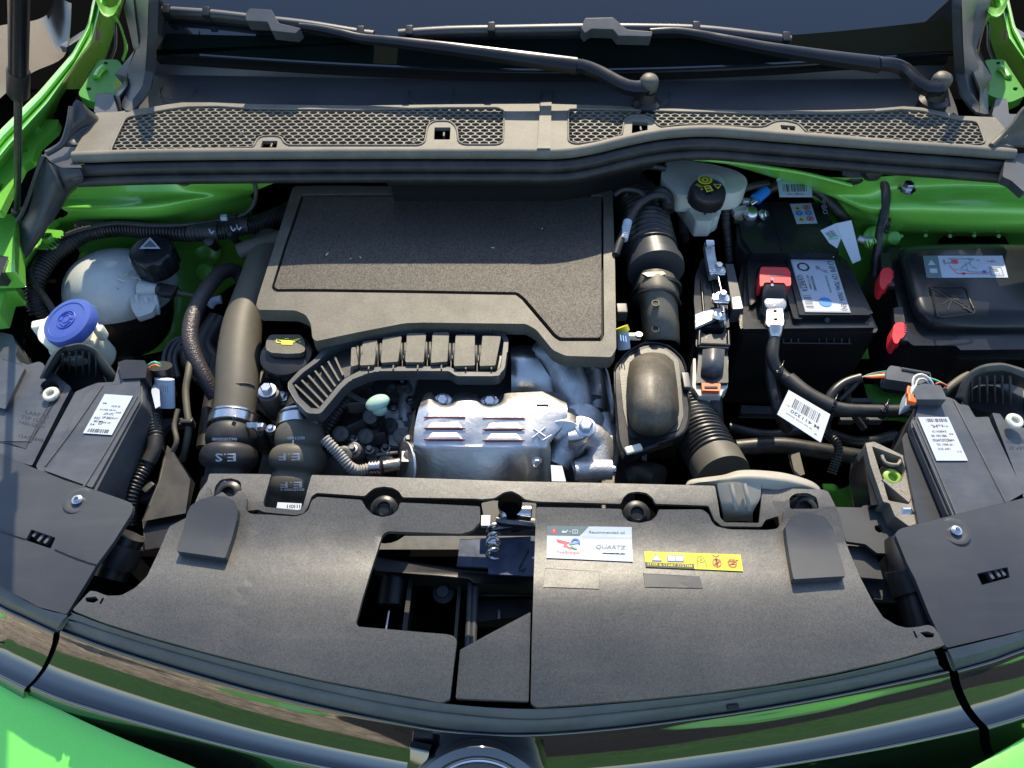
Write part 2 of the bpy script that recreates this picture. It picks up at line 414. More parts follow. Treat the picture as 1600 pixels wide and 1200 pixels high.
# ---- flat print on real stickers
TCACHE = {}
def text_tris(s):
    if s not in TCACHE:
        c = bpy.data.curves.new('lettering', 'FONT'); c.body = s; c.align_x = 'CENTER'; c.align_y = 'CENTER'; c.size = 1; c.resolution_u = 2; c.offset = .014
        o = bpy.data.objects.new('lettering', c); me = bpy.data.meshes.new_from_object(o)
        vs = [v.co.copy() for v in me.vertices]; fs = [tuple(p.vertices) for p in me.polygons]
        w = (max(v.x for v in vs) - min(v.x for v in vs)) if vs else 1
        bpy.data.meshes.remove(me); bpy.data.objects.remove(o); bpy.data.curves.remove(c); TCACHE[s] = (vs, fs, w)
    return TCACHE[s]
class Print:
    """a sticker laid on a surface: corners tl,tr,br,bl; coordinates s,t in 0..1 (t downwards)"""
    def __init__(self, q, zf, parent, m='paper', lift=.0006, name='sticker', r=0, base=True, n=10):
        self.c = [S(u, v, zf) if not isinstance((u, v), Vector) else None for u, v in q] if not isinstance(q[0], Vector) else q
        self.zf = zf; self.lift = lift; self.parent = parent; self.bms = {}; self.lv = 0; self.host = parent
        nn = (self.c[1] - self.c[0]).cross(self.c[3] - self.c[0]).normalized(); self.nn = nn if nn.z > 0 else -nn
        self.wm = (self.c[1] - self.c[0]).length; self.hm = (self.c[3] - self.c[0]).length
        if base:
            bm = bmesh.new(); k = n; g = [[bm.verts.new(self.at(i / k, j / k, 0)) for i in range(k + 1)] for j in range(k + 1)]
            for j in range(k):
                for i in range(k): bm.faces.new([g[j][i], g[j][i + 1], g[j + 1][i + 1], g[j + 1][i]])
            ring = [g[0][i] for i in range(k)] + [g[j][k] for j in range(k)] + [g[k][i] for i in range(k, 0, -1)] + [g[j][0] for j in range(k, 0, -1)]
            low = [bm.verts.new(v.co - self.nn * lift * .9) for v in ring]
            for i in range(len(ring)): bm.faces.new([ring[i], ring[(i + 1) % len(ring)], low[(i + 1) % len(ring)], low[i]])
            self.host = finish(name, bm, m, parent, smooth=False)
    def at(self, s, t, h):
        a, b, c, d = self.c; p = a * (1 - s) * (1 - t) + b * s * (1 - t) + c * s * t + d * (1 - s) * t
        if callable(self.zf): p = Vector((p.x, p.y, self.zf(p.x, p.y)))
        return p + self.nn * (self.lift + h)
    def bm(self, m):
        if m not in self.bms: self.lv += 1; self.bms[m] = (bmesh.new(), .00018 * self.lv)
        return self.bms[m]
    def poly(self, pts, m):
        b, h = self.bm(m); vs = [b.verts.new(self.at(s, t, h)) for s, t in pts]
        try: b.faces.new(vs)
        except ValueError: pass
    def rect(self, s0, t0, s1, t1, m): self.poly([(s0, t0), (s1, t0), (s1, t1), (s0, t1)], m)
    def line(self, pts, w, m):
        k = self.wm / self.hm
        for a, b in zip(pts, pts[1:]):
            dx, dy = (b[0] - a[0]) * k, b[1] - a[1]; L = math.hypot(dx, dy) or 1; nx, ny = -dy / L * w / 2 / k, dx / L * w / 2
            self.poly([(a[0] + nx, a[1] + ny), (b[0] + nx, b[1] + ny), (b[0] - nx, b[1] - ny), (a[0] - nx, a[1] - ny)], m)
    def ring(self, s, t, r, w, m, a0=0, a1=360, n=24):
        k = self.hm / self.wm
        for i in range(n):
            p = [R(a0 + (a1 - a0) * (i + j) / n) for j in (0, 1)]
            self.poly([(s + math.cos(p[0]) * r * k, t + math.sin(p[0]) * r), (s + math.cos(p[1]) * r * k, t + math.sin(p[1]) * r),
                       (s + math.cos(p[1]) * (r - w) * k, t + math.sin(p[1]) * (r - w)), (s + math.cos(p[0]) * (r - w) * k, t + math.sin(p[0]) * (r - w))], m)
    def disc(self, s, t, r, m): 
        k = self.hm / self.wm; self.poly([(s + math.cos(a) * r * k, t + math.sin(a) * r) for a in [2 * math.pi * i / 20 for i in range(20)]], m)
    def text(self, body, s, t, h, m, rot=0, w=None, slant=0):
        """h = letter height as a share of the sticker's height; rot in degrees; w = total width share"""
        vs, fs, tw = text_tris(body); b, lv = self.bm(m); kx = h * self.hm / self.wm
        sx = (w / tw if rot % 180 == 0 else w * self.hm / self.wm / tw) / kx if w else 1
        c, sn = math.cos(R(rot)), math.sin(R(rot)); out = []
        for v in vs:
            x, y = v.x * sx * kx + slant * v.y * kx, -v.y * h
            X = x * self.wm; Y = y * self.hm; X, Y = X * c - Y * sn, X * sn + Y * c
            out.append(b.verts.new(self.at(s + X / self.wm, t + Y / self.hm, lv)))
        for f in fs:
            try: b.faces.new([out[i] for i in f])
            except ValueError: pass
    def bars(self, s0, t0, s1, t1, n, m='ink', seed=1, vert=True):
        r = random.Random(seed); ws = [r.choice((1, 1, 2, 3)) for _ in range(2 * n)]; T = sum(ws); a = 0
        for i, w in enumerate(ws):
            if i % 2 == 0:
                if vert: self.rect(s0 + (s1 - s0) * a / T, t0, s0 + (s1 - s0) * (a + w) / T, t1, m)
                else: self.rect(s0, t0 + (t1 - t0) * a / T, s1, t0 + (t1 - t0) * (a + w) / T, m)
            a += w
    def done(self):
        for m, (b, h) in self.bms.items(): finish('print', b, m, self.host, smooth=False)
        return self.host

# ================================================================ SETTING
def ground_quad(name, x0, x1, y0, y1, z, m):
    bm = bmesh.new(); bm.faces.new([bm.verts.new(p) for p in ((x0, y0, z), (x1, y0, z), (x1, y1, z), (x0, y1, z))]); return struct(name, bm, m, smooth=False)
GZ = -.95
ground_quad('ground', -900, 900, -900, 900, GZ, 'gravel')
ground_quad('reflection_grass', -900, 900, -60, -2.4, GZ + .004, 'grass')  # added out of view to put a green band in the grille's reflection
ground_quad('path', -.75, 7, -2.38, -.6, GZ + .004, 'asphalt')  # dark strip added out of view, darkens the middle of the grille's reflection
ground_quad('road', -900, 900, -75, -62, GZ + .004, 'asphalt')

# ================================================================ CAR BODY (green shell, windscreen, painted inner wings)
car = thing('car_body', 'glossy bright green car body shell around the open engine bay', 'car', (0, .9, GZ))
# ---- windscreen: plane rising away from the cowl
YW = P(800, 104, .085).y
WP, WN = Vector((0, YW, .085)), Vector((0, -math.sin(R(27)), math.cos(R(27))))
def wz(p, off=0): return p + WN * off
def WS(u, v, off=0): return PP(u, v, WP + WN * off, WN)
def slab3(name, pts, n, thick, m, parent, bevel=.001, **k):
    bm = bmesh.new(); a = [bm.verts.new(p) for p in pts]; b = [bm.verts.new(p - n * thick) for p in pts]
    bm.faces.new(a); bm.faces.new(list(reversed(b)))
    for i in range(len(a)): j = (i + 1) % len(a); bm.faces.new([a[i], b[i], b[j], a[j]])
    return finish(name, bm, m, parent, bevel=bevel, **k)
sag = lambda u, v0=82: v0 + 28 * math.sin(math.pi * max(0, min(1, (u - 243) / 1249)))
glass_pts = [WS(u, v) for u, v in [(236, 82), (236, -330), (1490, -330), (1492, 84)] + [(u, sag(u)) for u in range(1460, 250, -40)]]
slab3('windscreen', glass_pts, WN, .005, 'glass', car, bevel=0)
# dark patch at the glass foot, painted in for the open bonnet's reflection
fr = [(240, 86)] + [(u, 52 + 10 * math.sin((u - 240) / 1200 * math.pi) - (max(0, u - 1150) / 300) ** 1.6 * 18) for u in range(260, 1461, 50)] + [(1473, 26), (1487, 34), (1490, 80)] + [(u, sag(u, 78)) for u in range(1460, 250, -40)] + [(238, 78)]
slab3('bonnet_reflection', [WS(u, v, .0012) for u, v in fr], WN, .0008, 'reflected_bonnet', car, bevel=0)
# roof and cabin behind the glass so that the car does not end there
slab3('windscreen_backing', [p - WN * .02 for p in glass_pts], WN, .01, 'deep_black', car, bevel=0)
# ---- firewall and bay tub
bm = bmesh.new()
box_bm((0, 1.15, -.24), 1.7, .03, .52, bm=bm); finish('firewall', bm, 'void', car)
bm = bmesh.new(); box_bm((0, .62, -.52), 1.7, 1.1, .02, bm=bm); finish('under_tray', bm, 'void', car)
for sx in (-1, 1):
    bm = bmesh.new(); box_bm((sx * .82, .66, -.35), .02, .8, .33, bm=bm); finish('wheel_arch', bm, 'deep_black', car)
for sx in (-1, 1): box('wing_shade_sheet', (sx * 1.06, 1.5, -.20), .72, 1.5, .02, 'void', car); box('outer_dark_sheet', (sx * 1.75, 1.2, -.22), .7, 2.6, .02, 'mirror_black', car); box('wing_shade_sheet', (sx * .765, .95, -.14), .10, .5, .02, 'void', car)  # dark sheets added beside the bay for its shade, hiding sunlit gravel
# ---- left strut tower: stepped shelf with rolled lip, falling to a deep panel
loft('strut_tower', [
    [(60, 246, -.02), (180, 262, -.02), (300, 268, -.015), (420, 268, -.02), (470, 272, -.03)],
    [(72, 288, -.035), (150, 284, -.03), (240, 278, -.02), (330, 288, -.035), (415, 292, -.05)],
    [(84, 312, -.06), (150, 312, -.055), (240, 304, -.04), (320, 300, -.05), (400, 300, -.07)],
    [(95, 324, -.058), (160, 324, -.05), (240, 322, -.045), (310, 312, -.055), (395, 306, -.09)],
    [(105, 336, -.07), (170, 340, -.07), (250, 338, -.07), (320, 322, -.075), (395, 312, -.10)],
    [(60, 360, -.10), (170, 360, -.11), (260, 357, -.11), (330, 345, -.11), (398, 330, -.13)],
    [(40, 430, -.17), (170, 420, -.18), (260, 400, -.19), (340, 380, -.20), (402, 350, -.20)],
    [(30, 560, -.28), (160, 560, -.30), (270, 540, -.30), (330, 470, -.28), (400, 420, -.28)],
], 'green_paint', car, n=60, thick=.002, sub=5)
# raised pressings on the tower wall
for c, rr in (((322, 393), .026), ((322, 425), .017)):
    o = P(*c, -.205); lathe('pressing', o, (0.05, -.75, .66), [(rr, 0), (rr, .004), (rr * .8, .008), (rr * .3, .009), (0, .009)], 'green_paint', car)
loft('strut_tower', [
    [(1115, 250, -.005), (1230, 268, -.01), (1330, 278, -.01), (1460, 270, -.01), (1600, 266, -.02), (1700, 262, -.02)],
    [(1140, 256, -.02), (1235, 280, -.03), (1330, 290, -.03), (1410, 284, -.025), (1520, 278, -.03), (1700, 285, -.04)],
    [(1200, 272, -.05), (1260, 292, -.05), (1335, 306, -.05), (1410, 300, -.04), (1520, 292, -.05), (1700, 300, -.06)],
    [(1260, 300, -.08), (1300, 306, -.07), (1350, 325, -.06), (1440, 322, -.05), (1540, 320, -.055), (1700, 322, -.07)],
    [(1280, 320, -.10), (1320, 330, -.09), (1380, 342, -.08), (1450, 344, -.075), (1560, 344, -.08), (1700, 345, -.09)],
    [(1300, 345, -.13), (1340, 350, -.12), (1400, 358, -.11), (1480, 358, -.10), (1580, 358, -.10), (1700, 360, -.11)],
    [(1310, 400, -.18), (1350, 390, -.17), (1410, 390, -.17), (1480, 395, -.17), (1600, 395, -.17), (1700, 395, -.17)],
    [(1320, 560, -.32), (1370, 560, -.32), (1420, 560, -.32), (1500, 560, -.32), (1600, 560, -.32), (1700, 560, -.32)],
], 'green_paint', car, n=60, thick=.002, sub=5)
for c, rr in (((1365, 372), .02), ((1393, 372), .014)):
    lathe('pressing', P(*c, -.125), (0.05, -.75, .66), [(rr, 0), (rr, .004), (rr * .75, .009), (rr * .3, .010), (0, .010)], 'green_paint', car)
# small row of spot dimples
for k in range(6): lathe('dimple', P(1370 + 38 * k, 368 + (k % 2), -.118), (0, -.6, .8), [(.0035, 0), (.003, .0014), (0, .0018)], 'green_paint', car, n=12)
# thin green flange crossing behind the brake fluid tank
tube('flange', px((1070, 246, .0), (1130, 252, 0), (1200, 262, -.002), (1260, 272, -.005), (1330, 290, -.02)), .0035, 'green_paint', car)
# ---- left wing rail with its drainage gutter, and hinge plates
rail = [[(-60, 275, .04), (0, 203, .045), (60, 144, .05), (112, 84, .055), (136, 40, .06), (150, -20, .065)],
        [(-55, 284, .045), (5, 212, .05), (64, 152, .055), (114, 92, .06), (139, 44, .065), (154, -20, .07)],
        [(-50, 291, .036), (10, 219, .041), (68, 158, .046), (112, 104, .05), (140, 54, .055), (158, -20, .06)],
        [(-44, 297, .044), (14, 226, .049), (74, 160, .054), (107, 113, .058), (144, 60, .06), (164, -20, .065)],
        [(-38, 306, .02), (22, 234, .02), (82, 170, .025), (112, 122, .03), (148, 70, .03), (170, -20, .035)],
        [(-10, 330, -.12), (50, 250, -.12), (100, 190, -.1), (130, 140, -.1), (165, 90, -.1), (200, -20, -.1)]]
loft('wing_rail', rail, 'green_paint', car, n=50, thick=.0015, sub=3, smooth_rows=False)
railr = [[(1600 - (u - 0) + 0, v, z) for u, v, z in r] for r in rail]
railr = [[(1722 - u, v, z) for u, v, z in r] for r in rail]
loft('wing_rail', railr, 'green_paint', car, n=50, thick=.0015, sub=3, smooth_rows=False)
# painted plate carrying the strut foot (left edge of the bay)
sheet('wing_plate', [(-70, 250), (34, 186), (92, 187), (88, 200), (60, 225), (50, 250), (36, 258), (0, 330), (-80, 330)], .012, .012, 'green_paint', car, r=3,
      holes=[[(33, 233), (42, 230), (44, 236), (36, 240)], [(-4, 285), (6, 287), (2, 298), (-8, 298)]], hr=2)
hexbolt('bolt', P(56, 202, .012), .007, .007, 'green_paint', car)
sheet('wing_step', [(-90, 334), (29, 335), (22, 365), (24, 425), (-90, 430)], -.035, .03, 'green_paint', car, r=3, bevel=.004)
sheet('wing_step', [(-90, 436), (20, 430), (26, 455), (8, 456), (-2, 490), (-90, 500)], -.07, .03, 'green_paint', car, r=3, bevel=.004)
sheet('wing_bracket', [(0, 400), (12, 402), (4, 425), (0, 430), (-30, 430), (-30, 400)], -.03, .02, 'black_plastic', car)
loft('wheel_house', [[(28, 430, -.07), (36, 400, -.075), (58, 372, -.08), (95, 338, -.09)], [(33, 440, -.08), (42, 412, -.08), (64, 384, -.085), (100, 350, -.095)],
                     [(34, 470, -.2), (44, 452, -.2), (70, 425, -.2), (120, 380, -.2)], [(70, 560, -.3), (80, 540, -.3), (100, 520, -.3), (160, 470, -.3)]], 'green_paint', car, n=30, thick=.0015)
# flange with welded nut
sheet('wing_tab', [(44, 386), (66, 361), (72, 358), (98, 360), (100, 366), (92, 381), (84, 388), (72, 389)], -.075, .003, 'green_paint', car, r=5)
bm = lathe_bm(P(76, 374, -.075), (0, 0, 1), [(.009, 0), (.009, .006), (.0075, .0075), (.0045, .0075), (.0045, .003), (0, .003)], 6); finish('nut', bm, 'green_paint', car, ang=25)
for mx_, holes in ((lambda u: u, 1), (lambda u: 1725 - u, 1)):
    pl = [(156, 93), (183, 93), (190, 100), (184, 118), (178, 135), (182, 146), (176, 150), (150, 160), (142, 158), (124, 150), (123, 144), (128, 136)]
    h = [[(163, 96), (169, 97), (168, 101), (162, 100)], [(134, 137), (141, 136), (143, 140), (137, 142)]]
    pl = [(mx_(u), v) for u, v in pl]; h = [[(mx_(u), v) for u, v in q] for q in h]
    sheet('hinge_plate', pl, .045, .016, 'green_shaded', car, holes=h, r=4, hr=1.5, bevel=.003)
    g = lambda *q: [P(mx_(u), v, z) for u, v, z in q]
    finish('hinge_arm', tube_bm(g((150, 122, .046), (156, 112, .047), (163, 106, .048)), .006, 12), 'green_paint', car)
    loft('hinge_post', [g((140, -40, .16), (150, 0, .15), (158, 20, .14), (172, 26, .14), (185, 10, .14), (200, -40, .15)),
                        g((146, -40, .13), (154, 0, .12), (162, 16, .11), (174, 20, .11), (184, 6, .11), (196, -40, .13)),
                        g((150, -40, .02), (158, 0, .02), (166, 10, .02), (176, 12, .02), (186, 0, .02), (196, -40, .03))], 'green_paint', car, n=24, thick=.002)
    loft('hinge_web', [g((178, 22, .10), (188, 36, .10), (196, 60, .09), (199, 76, .08), (190, 100, .06)),
                       g((178, 26, .06), (186, 40, .06), (192, 60, .05), (194, 78, .05), (188, 96, .045))], 'green_paint', car, n=20, thick=.002, sub=1)
    finish('hose', tube_bm(g((180, 36, .06), (181, 55, .05), (180, 75, .04), (172, 96, .03)), .0022, 8), 'hose_black', car)
    finish('clip', lathe_bm(g((149, 53, .02))[0], (.7 if mx_(0) == 0 else -.7, -.3, .6), [(.007, 0), (.007, .003), (.004, .005)], 14), 'paper', car)
    finish('bumper_stop', box_bm(g((127, 65, .045))[0], .016, .075, .02, (0, 0, -.42 if mx_(0) == 0 else .42)), 'grey_plastic', car, bevel=.003)
# outer wing seen past the rail (glossy) and lamp recess
loft('outer_wing', [[(-40, 190, .03), (40, 120, .04), (96, 92, .045), (108, 60, .06), (112, 0, .07)], [(-60, 150, .0), (20, 90, .0), (80, 80, .02), (96, 40, .03), (98, -10, .04)],
                    [(-80, 60, -.1), (0, 40, -.08), (60, 30, -.06), (80, 10, -.04), (84, -40, -.03)]], 'mirror_black', car, n=30, thick=.002)

# ---- gas strut of the bonnet
gs = thing('gas_strut', 'slim steel bonnet gas strut rising at the left edge', 'gas strut', P(27, 332, -.03))
base, top = P(27, 332, -.03), PY(33, -400, .70)
j = PY(31, 150, base.y + (top.y - base.y) * .35)
d = (top - base)
def along(v_px, u_px):                                   # point of the strut axis at a photo row
    lo, hi = 0, 1
    for _ in range(40):
        m_ = (lo + hi) / 2; p = base + d * m_; q = Vector((p.x, p.y, p.z - CAMH)); den = q.y * cP - q.z * sP
        vv = 600 - ((q.y * sP + q.z * cP) / den) * FPX
        if vv > v_px: lo = m_
        else: hi = m_
    return base + d * lo
pj = along(148, 31); dn = d.normalized()
lathe('rod', base, dn, [(.0045, 0), (.0045, (pj - base).length)], 'dark_steel', gs, n=16)
lathe('collar', pj - dn * .0, dn, [(.0105, 0), (.012, .004), (.012, .045), (.0105, .048)], 'black_plastic', gs, n=20)
lathe('cylinder', pj + dn * .045, dn, [(.0100, 0), (.0100, (top - pj).length - .045)], 'arm_black', gs, n=20)
lathe('ball_joint', base - dn * .006, dn, [(.005, 0), (.008, .004), (.008, .014), (.005, .018)], 'black_plastic', gs, n=16)

# ================================================================ COWL PANEL
cowl = thing('cowl_panel', 'black plastic scuttle panel with honeycomb grilles below the windscreen', 'cowl panel', (0, .95, .05))
ZC = .052
lipv = [(112, 243), (225, 239), (400, 237), (600, 236), (800, 236), (875, 236), (925, 229), (975, 217), (1025, 207), (1075, 202), (1125, 202), (1200, 208), (1300, 216), (1400, 224), (1500, 231), (1588, 238)]
topv = [(150, 176), (187, 174), (232, 168), (262, 163), (285, 160), (330, 160), (400, 163), (560, 165), (700, 163), (850, 162), (952, 165), (1000, 168), (1100, 171), (1200, 173), (1300, 172), (1365, 170), (1412, 166), (1440, 168), (1470, 174), (1500, 181), (1555, 183), (1570, 200)]
gl = [(171, 238), (178, 222), (196, 184), (225, 178), (262, 171), (290, 167), (340, 166), (400, 170), (560, 172), (700, 168), (780, 168), (788, 174), (786, 222), (778, 226),
      (725, 226), (716, 222), (714, 200), (704, 189), (678, 189), (668, 196), (664, 222), (656, 227), (450, 227), (443, 222), (440, 214), (428, 212), (406, 213), (399, 222), (396, 230), (300, 233)]
gr = [(888, 170), (950, 171), (1050, 174), (1200, 178), (1300, 177), (1365, 175), (1412, 171), (1440, 173), (1470, 180), (1500, 188), (1528, 190), (1533, 205), (1540, 224), (1500, 228),
      (1400, 220), (1300, 211), (1262, 208), (1256, 202), (1248, 193), (1225, 188), (1208, 190), (1195, 198), (1160, 198), (1100, 195), (1060, 195), (1034, 199), (1027, 195), (1018, 184), (1002, 181), (984, 181), (975, 188), (972, 212), (950, 218), (900, 225), (888, 222)]
clipl = [[(410, 220), (434, 220), (432, 231), (407, 231)], [(679, 199), (704, 199), (703, 218), (678, 218)]]
clipr = [[(988, 190), (1012, 191), (1012, 208), (987, 209)], [(1219, 195), (1243, 197), (1242, 204), (1221, 202)]]
poly = topv + list(reversed(lipv))
sheet('panel', poly, ZC, .006, 'cowl_plastic', cowl, holes=[rounded(gl, 5), rounded(gr, 5)] + [rounded(c, 1.5) for c in clipl + clipr], bevel=.0012)
# moulded rim round each grille
def rim(name, pxs, z, r, m, parent, closed=True):
    pts = [S(u, v, z) for u, v in rounded(pxs, 7)]; pts.append(pts[0]); 
    return finish(name, tube_bm(pts, r, 6, .006, smooth_path=False, caps=False), m, parent, ang=80)
rim('grille_rim', gl, ZC + .0004, .0016, 'cowl_plastic', cowl); rim('grille_rim', gr, ZC + .0004, .0016, 'cowl_plastic', cowl)
def honeycomb(name, region, z, pitch, hole, thick, m, parent):
    reg = [S(u, v, z) for u, v in region]; bm = bmesh.new(); vd = {}
    def V(p):
        k = (round(p[0], 6), round(p[1], 6)); 
        if k not in vd: vd[k] = bm.verts.new((p[0], p[1], z))
        return vd[k]
    xs = [p.x for p in reg]; ys = [p.y for p in reg]; dy = pitch * .56; j = 0; y = min(ys)
    while y < max(ys):
        x = min(xs) + (pitch / 2 if j % 2 else 0)
        while x < max(xs):
            if inside(x, y, reg):
                R_ = pitch / math.sqrt(3) * 1.0
                out = [(x + R_ * math.cos(R(30 + 60 * k)), y + dy / 1.5 * math.sin(R(30 + 60 * k)) ) for k in range(6)]
                inn = [(x + hole * math.cos(R(30 + 60 * k)), y + hole * .69 * math.sin(R(30 + 60 * k))) for k in range(6)]
                o = [V(p) for p in out]; i1 = [bm.verts.new((p[0], p[1], z)) for p in inn]; i2 = [bm.verts.new((p[0] * 1 + (p[0] - x) * -.06, p[1], z - thick)) for p in inn]
                for k in range(6):
                    q = (k + 1) % 6
                    try: bm.faces.new([o[k], o[q], i1[q], i1[k]])
                    except ValueError: pass
                    bm.faces.new([i1[k], i1[q], i2[q], i2[k]])
            x += pitch
        y += dy; j += 1
    return finish(name, bm, m, parent, ang=30)
honeycomb('honeycomb_grille', gl, ZC - .0008, .0138, .0064, .006, 'cowl_plastic', cowl)
honeycomb('honeycomb_grille', gr, ZC - .0008, .0138, .0064, .006, 'cowl_plastic', cowl)
for q in clipl + clipr:
    c = sum((S(u, v, ZC) for u, v in q), Vector()) / 4
    rr = [(q[0][0] - 14, q[0][1] - 8 + 2), (q[1][0] + 14, q[1][1] - 8 + 2), (q[2][0] + 18, q[2][1] + 3), (q[3][0] - 18, q[3][1] + 3)]
    box('clip_tongue', c - Vector((-.002, -.002, .008)), .003, .010, .012, 'hose_grey', cowl)
# joint strap in the middle
sheet('joint_strap', [(844, 160), (861, 160), (859, 231), (840, 231)], ZC + .005, .006, 'cowl_plastic', cowl, bevel=.002)
# rolled front lip and double rubber seal
lip3 = [P(u, v, ZC) for u, v in lipv]
finish('front_lip', tube_bm([p + Vector((0, .002, -.005)) for p in lip3], .0085, 14, .012), 'cowl_plastic', cowl, ang=80)
seal = thing('bonnet_seal', 'long black rubber bonnet seal under the front edge of the scuttle panel', 'rubber seal', P(800, 262, .03))
off = lambda dy, dz: [p + Vector((0, dy, dz)) for p in lip3[0:]]
finish('bead', tube_bm(off(-.009, -.020), .0088, 12, .012), 'rubber', seal, ang=80)
finish('bead', tube_bm(off(-.016, -.034), .0078, 12, .012), 'rubber', seal, ang=80)
finish('channel', tube_bm([p for p in off(-.002, -.046) if -.36 < p.x < .26], .0120, 10, .012), 'black_plastic', seal, ang=80)
# front wall of the cowl down to the firewall
bm = bmesh.new(); 
mid3 = [p for p in lip3 if -.36 < p.x < .26]
L1 = [p + Vector((0, .012, -.03)) for p in mid3]; L2 = [p + Vector((0, .04, -.30)) for p in mid3]
finish('cowl_front_wall', loft_bm([L1, L2], 40, .004, sub=1, bm=bm), 'deep_black', cowl)
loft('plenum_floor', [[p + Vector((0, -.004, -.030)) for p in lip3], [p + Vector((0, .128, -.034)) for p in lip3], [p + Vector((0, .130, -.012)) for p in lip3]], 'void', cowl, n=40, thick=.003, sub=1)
# ---- trough behind the grille rising to the glass foot
def arc(v0, v1, vm, z, u0=247, u1=1490, n=7):
    return [(u0 + (u1 - u0) * i / (n - 1), v0 + (v1 - v0) * i / (n - 1) + vm * math.sin(math.pi * i / (n - 1)), z) for i in range(n)]
loft('trough', [arc(172, 186, -8, .040, 215, 1520), arc(152, 166, -4, .043, 225, 1515), arc(118, 124, 6, .052, 240, 1498), arc(114, 120, 7, .054, 240, 1498), arc(68, 74, 28, .088, 243, 1492)], 'smooth_plastic', cowl, n=60, thick=.004, sub=3)
finish('glass_seal', tube_bm([P(*p) for p in arc(72, 76, 28, .079, 243, 1492)], .0035, 10, .012), 'rubber', cowl)
finish('glass_seal', tube_bm([P(*p) for p in arc(66, 70, 28, .084, 243, 1490)], .0035, 10, .012), 'rubber', cowl)
sheet('joint_strap', [(849, 126), (864, 126), (862, 160), (846, 160)], lambda x, y: .046 + max(0, (y - 1.1)) * .05, .003, 'smooth_plastic', cowl, bevel=.001)
def hood_disc(u, v, r_, z): # moulded ring cover plates
    bm = tube_bm([P(u, v, z) + Vector((math.cos(a) * r_, math.sin(a) * r_, 0)) for a in [2 * math.pi * i / 40 for i in range(41)]], .0009, 5, .004, smooth_path=False, caps=False)
    finish('moulded_ring', bm, 'smooth_plastic', cowl)
hood_disc(278, 140, .028, .047); hood_disc(673, 146, .036, .047); hood_disc(1016, 148, .032, .047)
# ---- side trims up the pillars (left traced, right traced)
def pillar(pts, lit, side):
    f = lambda u, v, k=0: PY(u, v, 1.02 + (180 - v) / 180 * .28)   # follows the glass edge upwards
    ins = pts['inner']; out = pts['outer']; n = 24
    a = cat([P(u, v, z) for u, v, z in ins], 6); b = cat([P(u, v, z) for u, v, z in out], 6)
    loft('pillar_trim', [a, [(p + q) / 2 + Vector((0, 0, -.006)) for p, q in zip(resample(a, .02)[0], resample(b, .02)[0])] if False else a, b], 'smooth_plastic', cowl, n=n, thick=.004, sub=1, smooth_rows=False)
def strip(name, A, B, m, thick=.004, n=30, parent=cowl):
    loft(name, [[P(*p) for p in A], [P(*p) for p in B]], m, parent, n=n, thick=thick, sub=1, smooth_rows=False, ang=35)
inL = [(246, -60, .21), (246, 0, .18), (244, 62, .13), (241, 110, .08), (235, 138, .065), (222, 156, .055), (205, 174, .052)]
miL = [(232, -60, .215), (232, 0, .185), (230, 62, .135), (227, 110, .085), (222, 136, .07), (210, 152, .06), (196, 172, .054)]
ouL = [(205, -60, .18), (208, 0, .15), (216, 60, .11), (212, 80, .10), (196, 118, .07), (192, 135, .05), (190, 172, .045)]
strip('pillar_trim', inL, miL, 'smooth_plastic'); strip('pillar_trim', miL, ouL, 'smooth_plastic')
strip('pillar_flange', [(208, -60, .185), (208, 0, .155), (213, 40, .13), (218, 80, .105)], [(196, -20, .15), (197, 2, .14), (193, 12, .13), (209, 78, .10)], 'dusty_lit_plastic')  # sunlit face of the trim, painted in the lighter plastic
strip('pillar_flange', [(210, 78, .10), (198, 116, .072), (200, 132, .06), (186, 150, .055), (190, 174, .05)], [(208, 82, .095), (179, 116, .065), (193, 130, .05), (177, 146, .045), (184, 174, .04)], 'smooth_plastic')
mr = lambda q: [(1735 - u, v + 6, z) for u, v, z in q]
strip('pillar_trim', mr(inL), mr(miL), 'smooth_plastic'); strip('pillar_trim', mr(miL), mr(ouL), 'smooth_plastic')
strip('pillar_flange', [(1530, -60, .185), (1526, 0, .155), (1518, 60, .11), (1512, 90, .10), (1532, 140, .07), (1530, 184, .05)], [(1556, -40, .15), (1546, 12, .14), (1524, 80, .10), (1551, 121, .07), (1536, 142, .055), (1538, 184, .04)], 'dusty_lit_plastic')  # lighter plastic here puts the sunlight on this facet into its colour
strip('pillar_flange', [(1545, 16, .13), (1530, 76, .095), (1551, 121, .066)], [(1540, 22, .10), (1526, 80, .07), (1535, 138, .04)], 'smooth_plastic')
# ---- end pieces of the panel
sheet('end_cap', [(150, 147), (158, 146), (176, 146), (180, 160), (184, 174), (165, 176), (147, 176)], .048, .02, 'smooth_plastic', cowl, r=3)
sheet('end_cap', [(1556, 154), (1574, 155), (1576, 178), (1590, 178), (1586, 200), (1560, 200), (1550, 180)], .048, .02, 'smooth_plastic', cowl, r=3)
loft('end_horn', [[(114, 162, .085), (119, 156, .09), (126, 158, .088), (140, 172, .06)], [(110, 190, .07), (122, 186, .07), (140, 184, .065), (156, 184, .05)],
                  [(102, 220, .06), (120, 206, .055), (150, 200, .05), (162, 200, .05)], [(100, 226, .055), (118, 226, .05), (146, 228, .048), (164, 230, .046)]], 'smooth_plastic', cowl, n=24, thick=.004, sub=4)
finish('end_rib', tube_bm(px((112, 168, .088), (108, 195, .075), (99, 222, .06), (84, 234, .056), (72, 240, .056)), .0045, 10), 'smooth_plastic', cowl)
sheet('end_tray', [(68, 240), (84, 230), (118, 229), (150, 226), (166, 232), (150, 244), (112, 246), (126, 258), (128, 262), (96, 262), (80, 254)], .045, .012, 'smooth_plastic', cowl, r=4, bevel=.002)
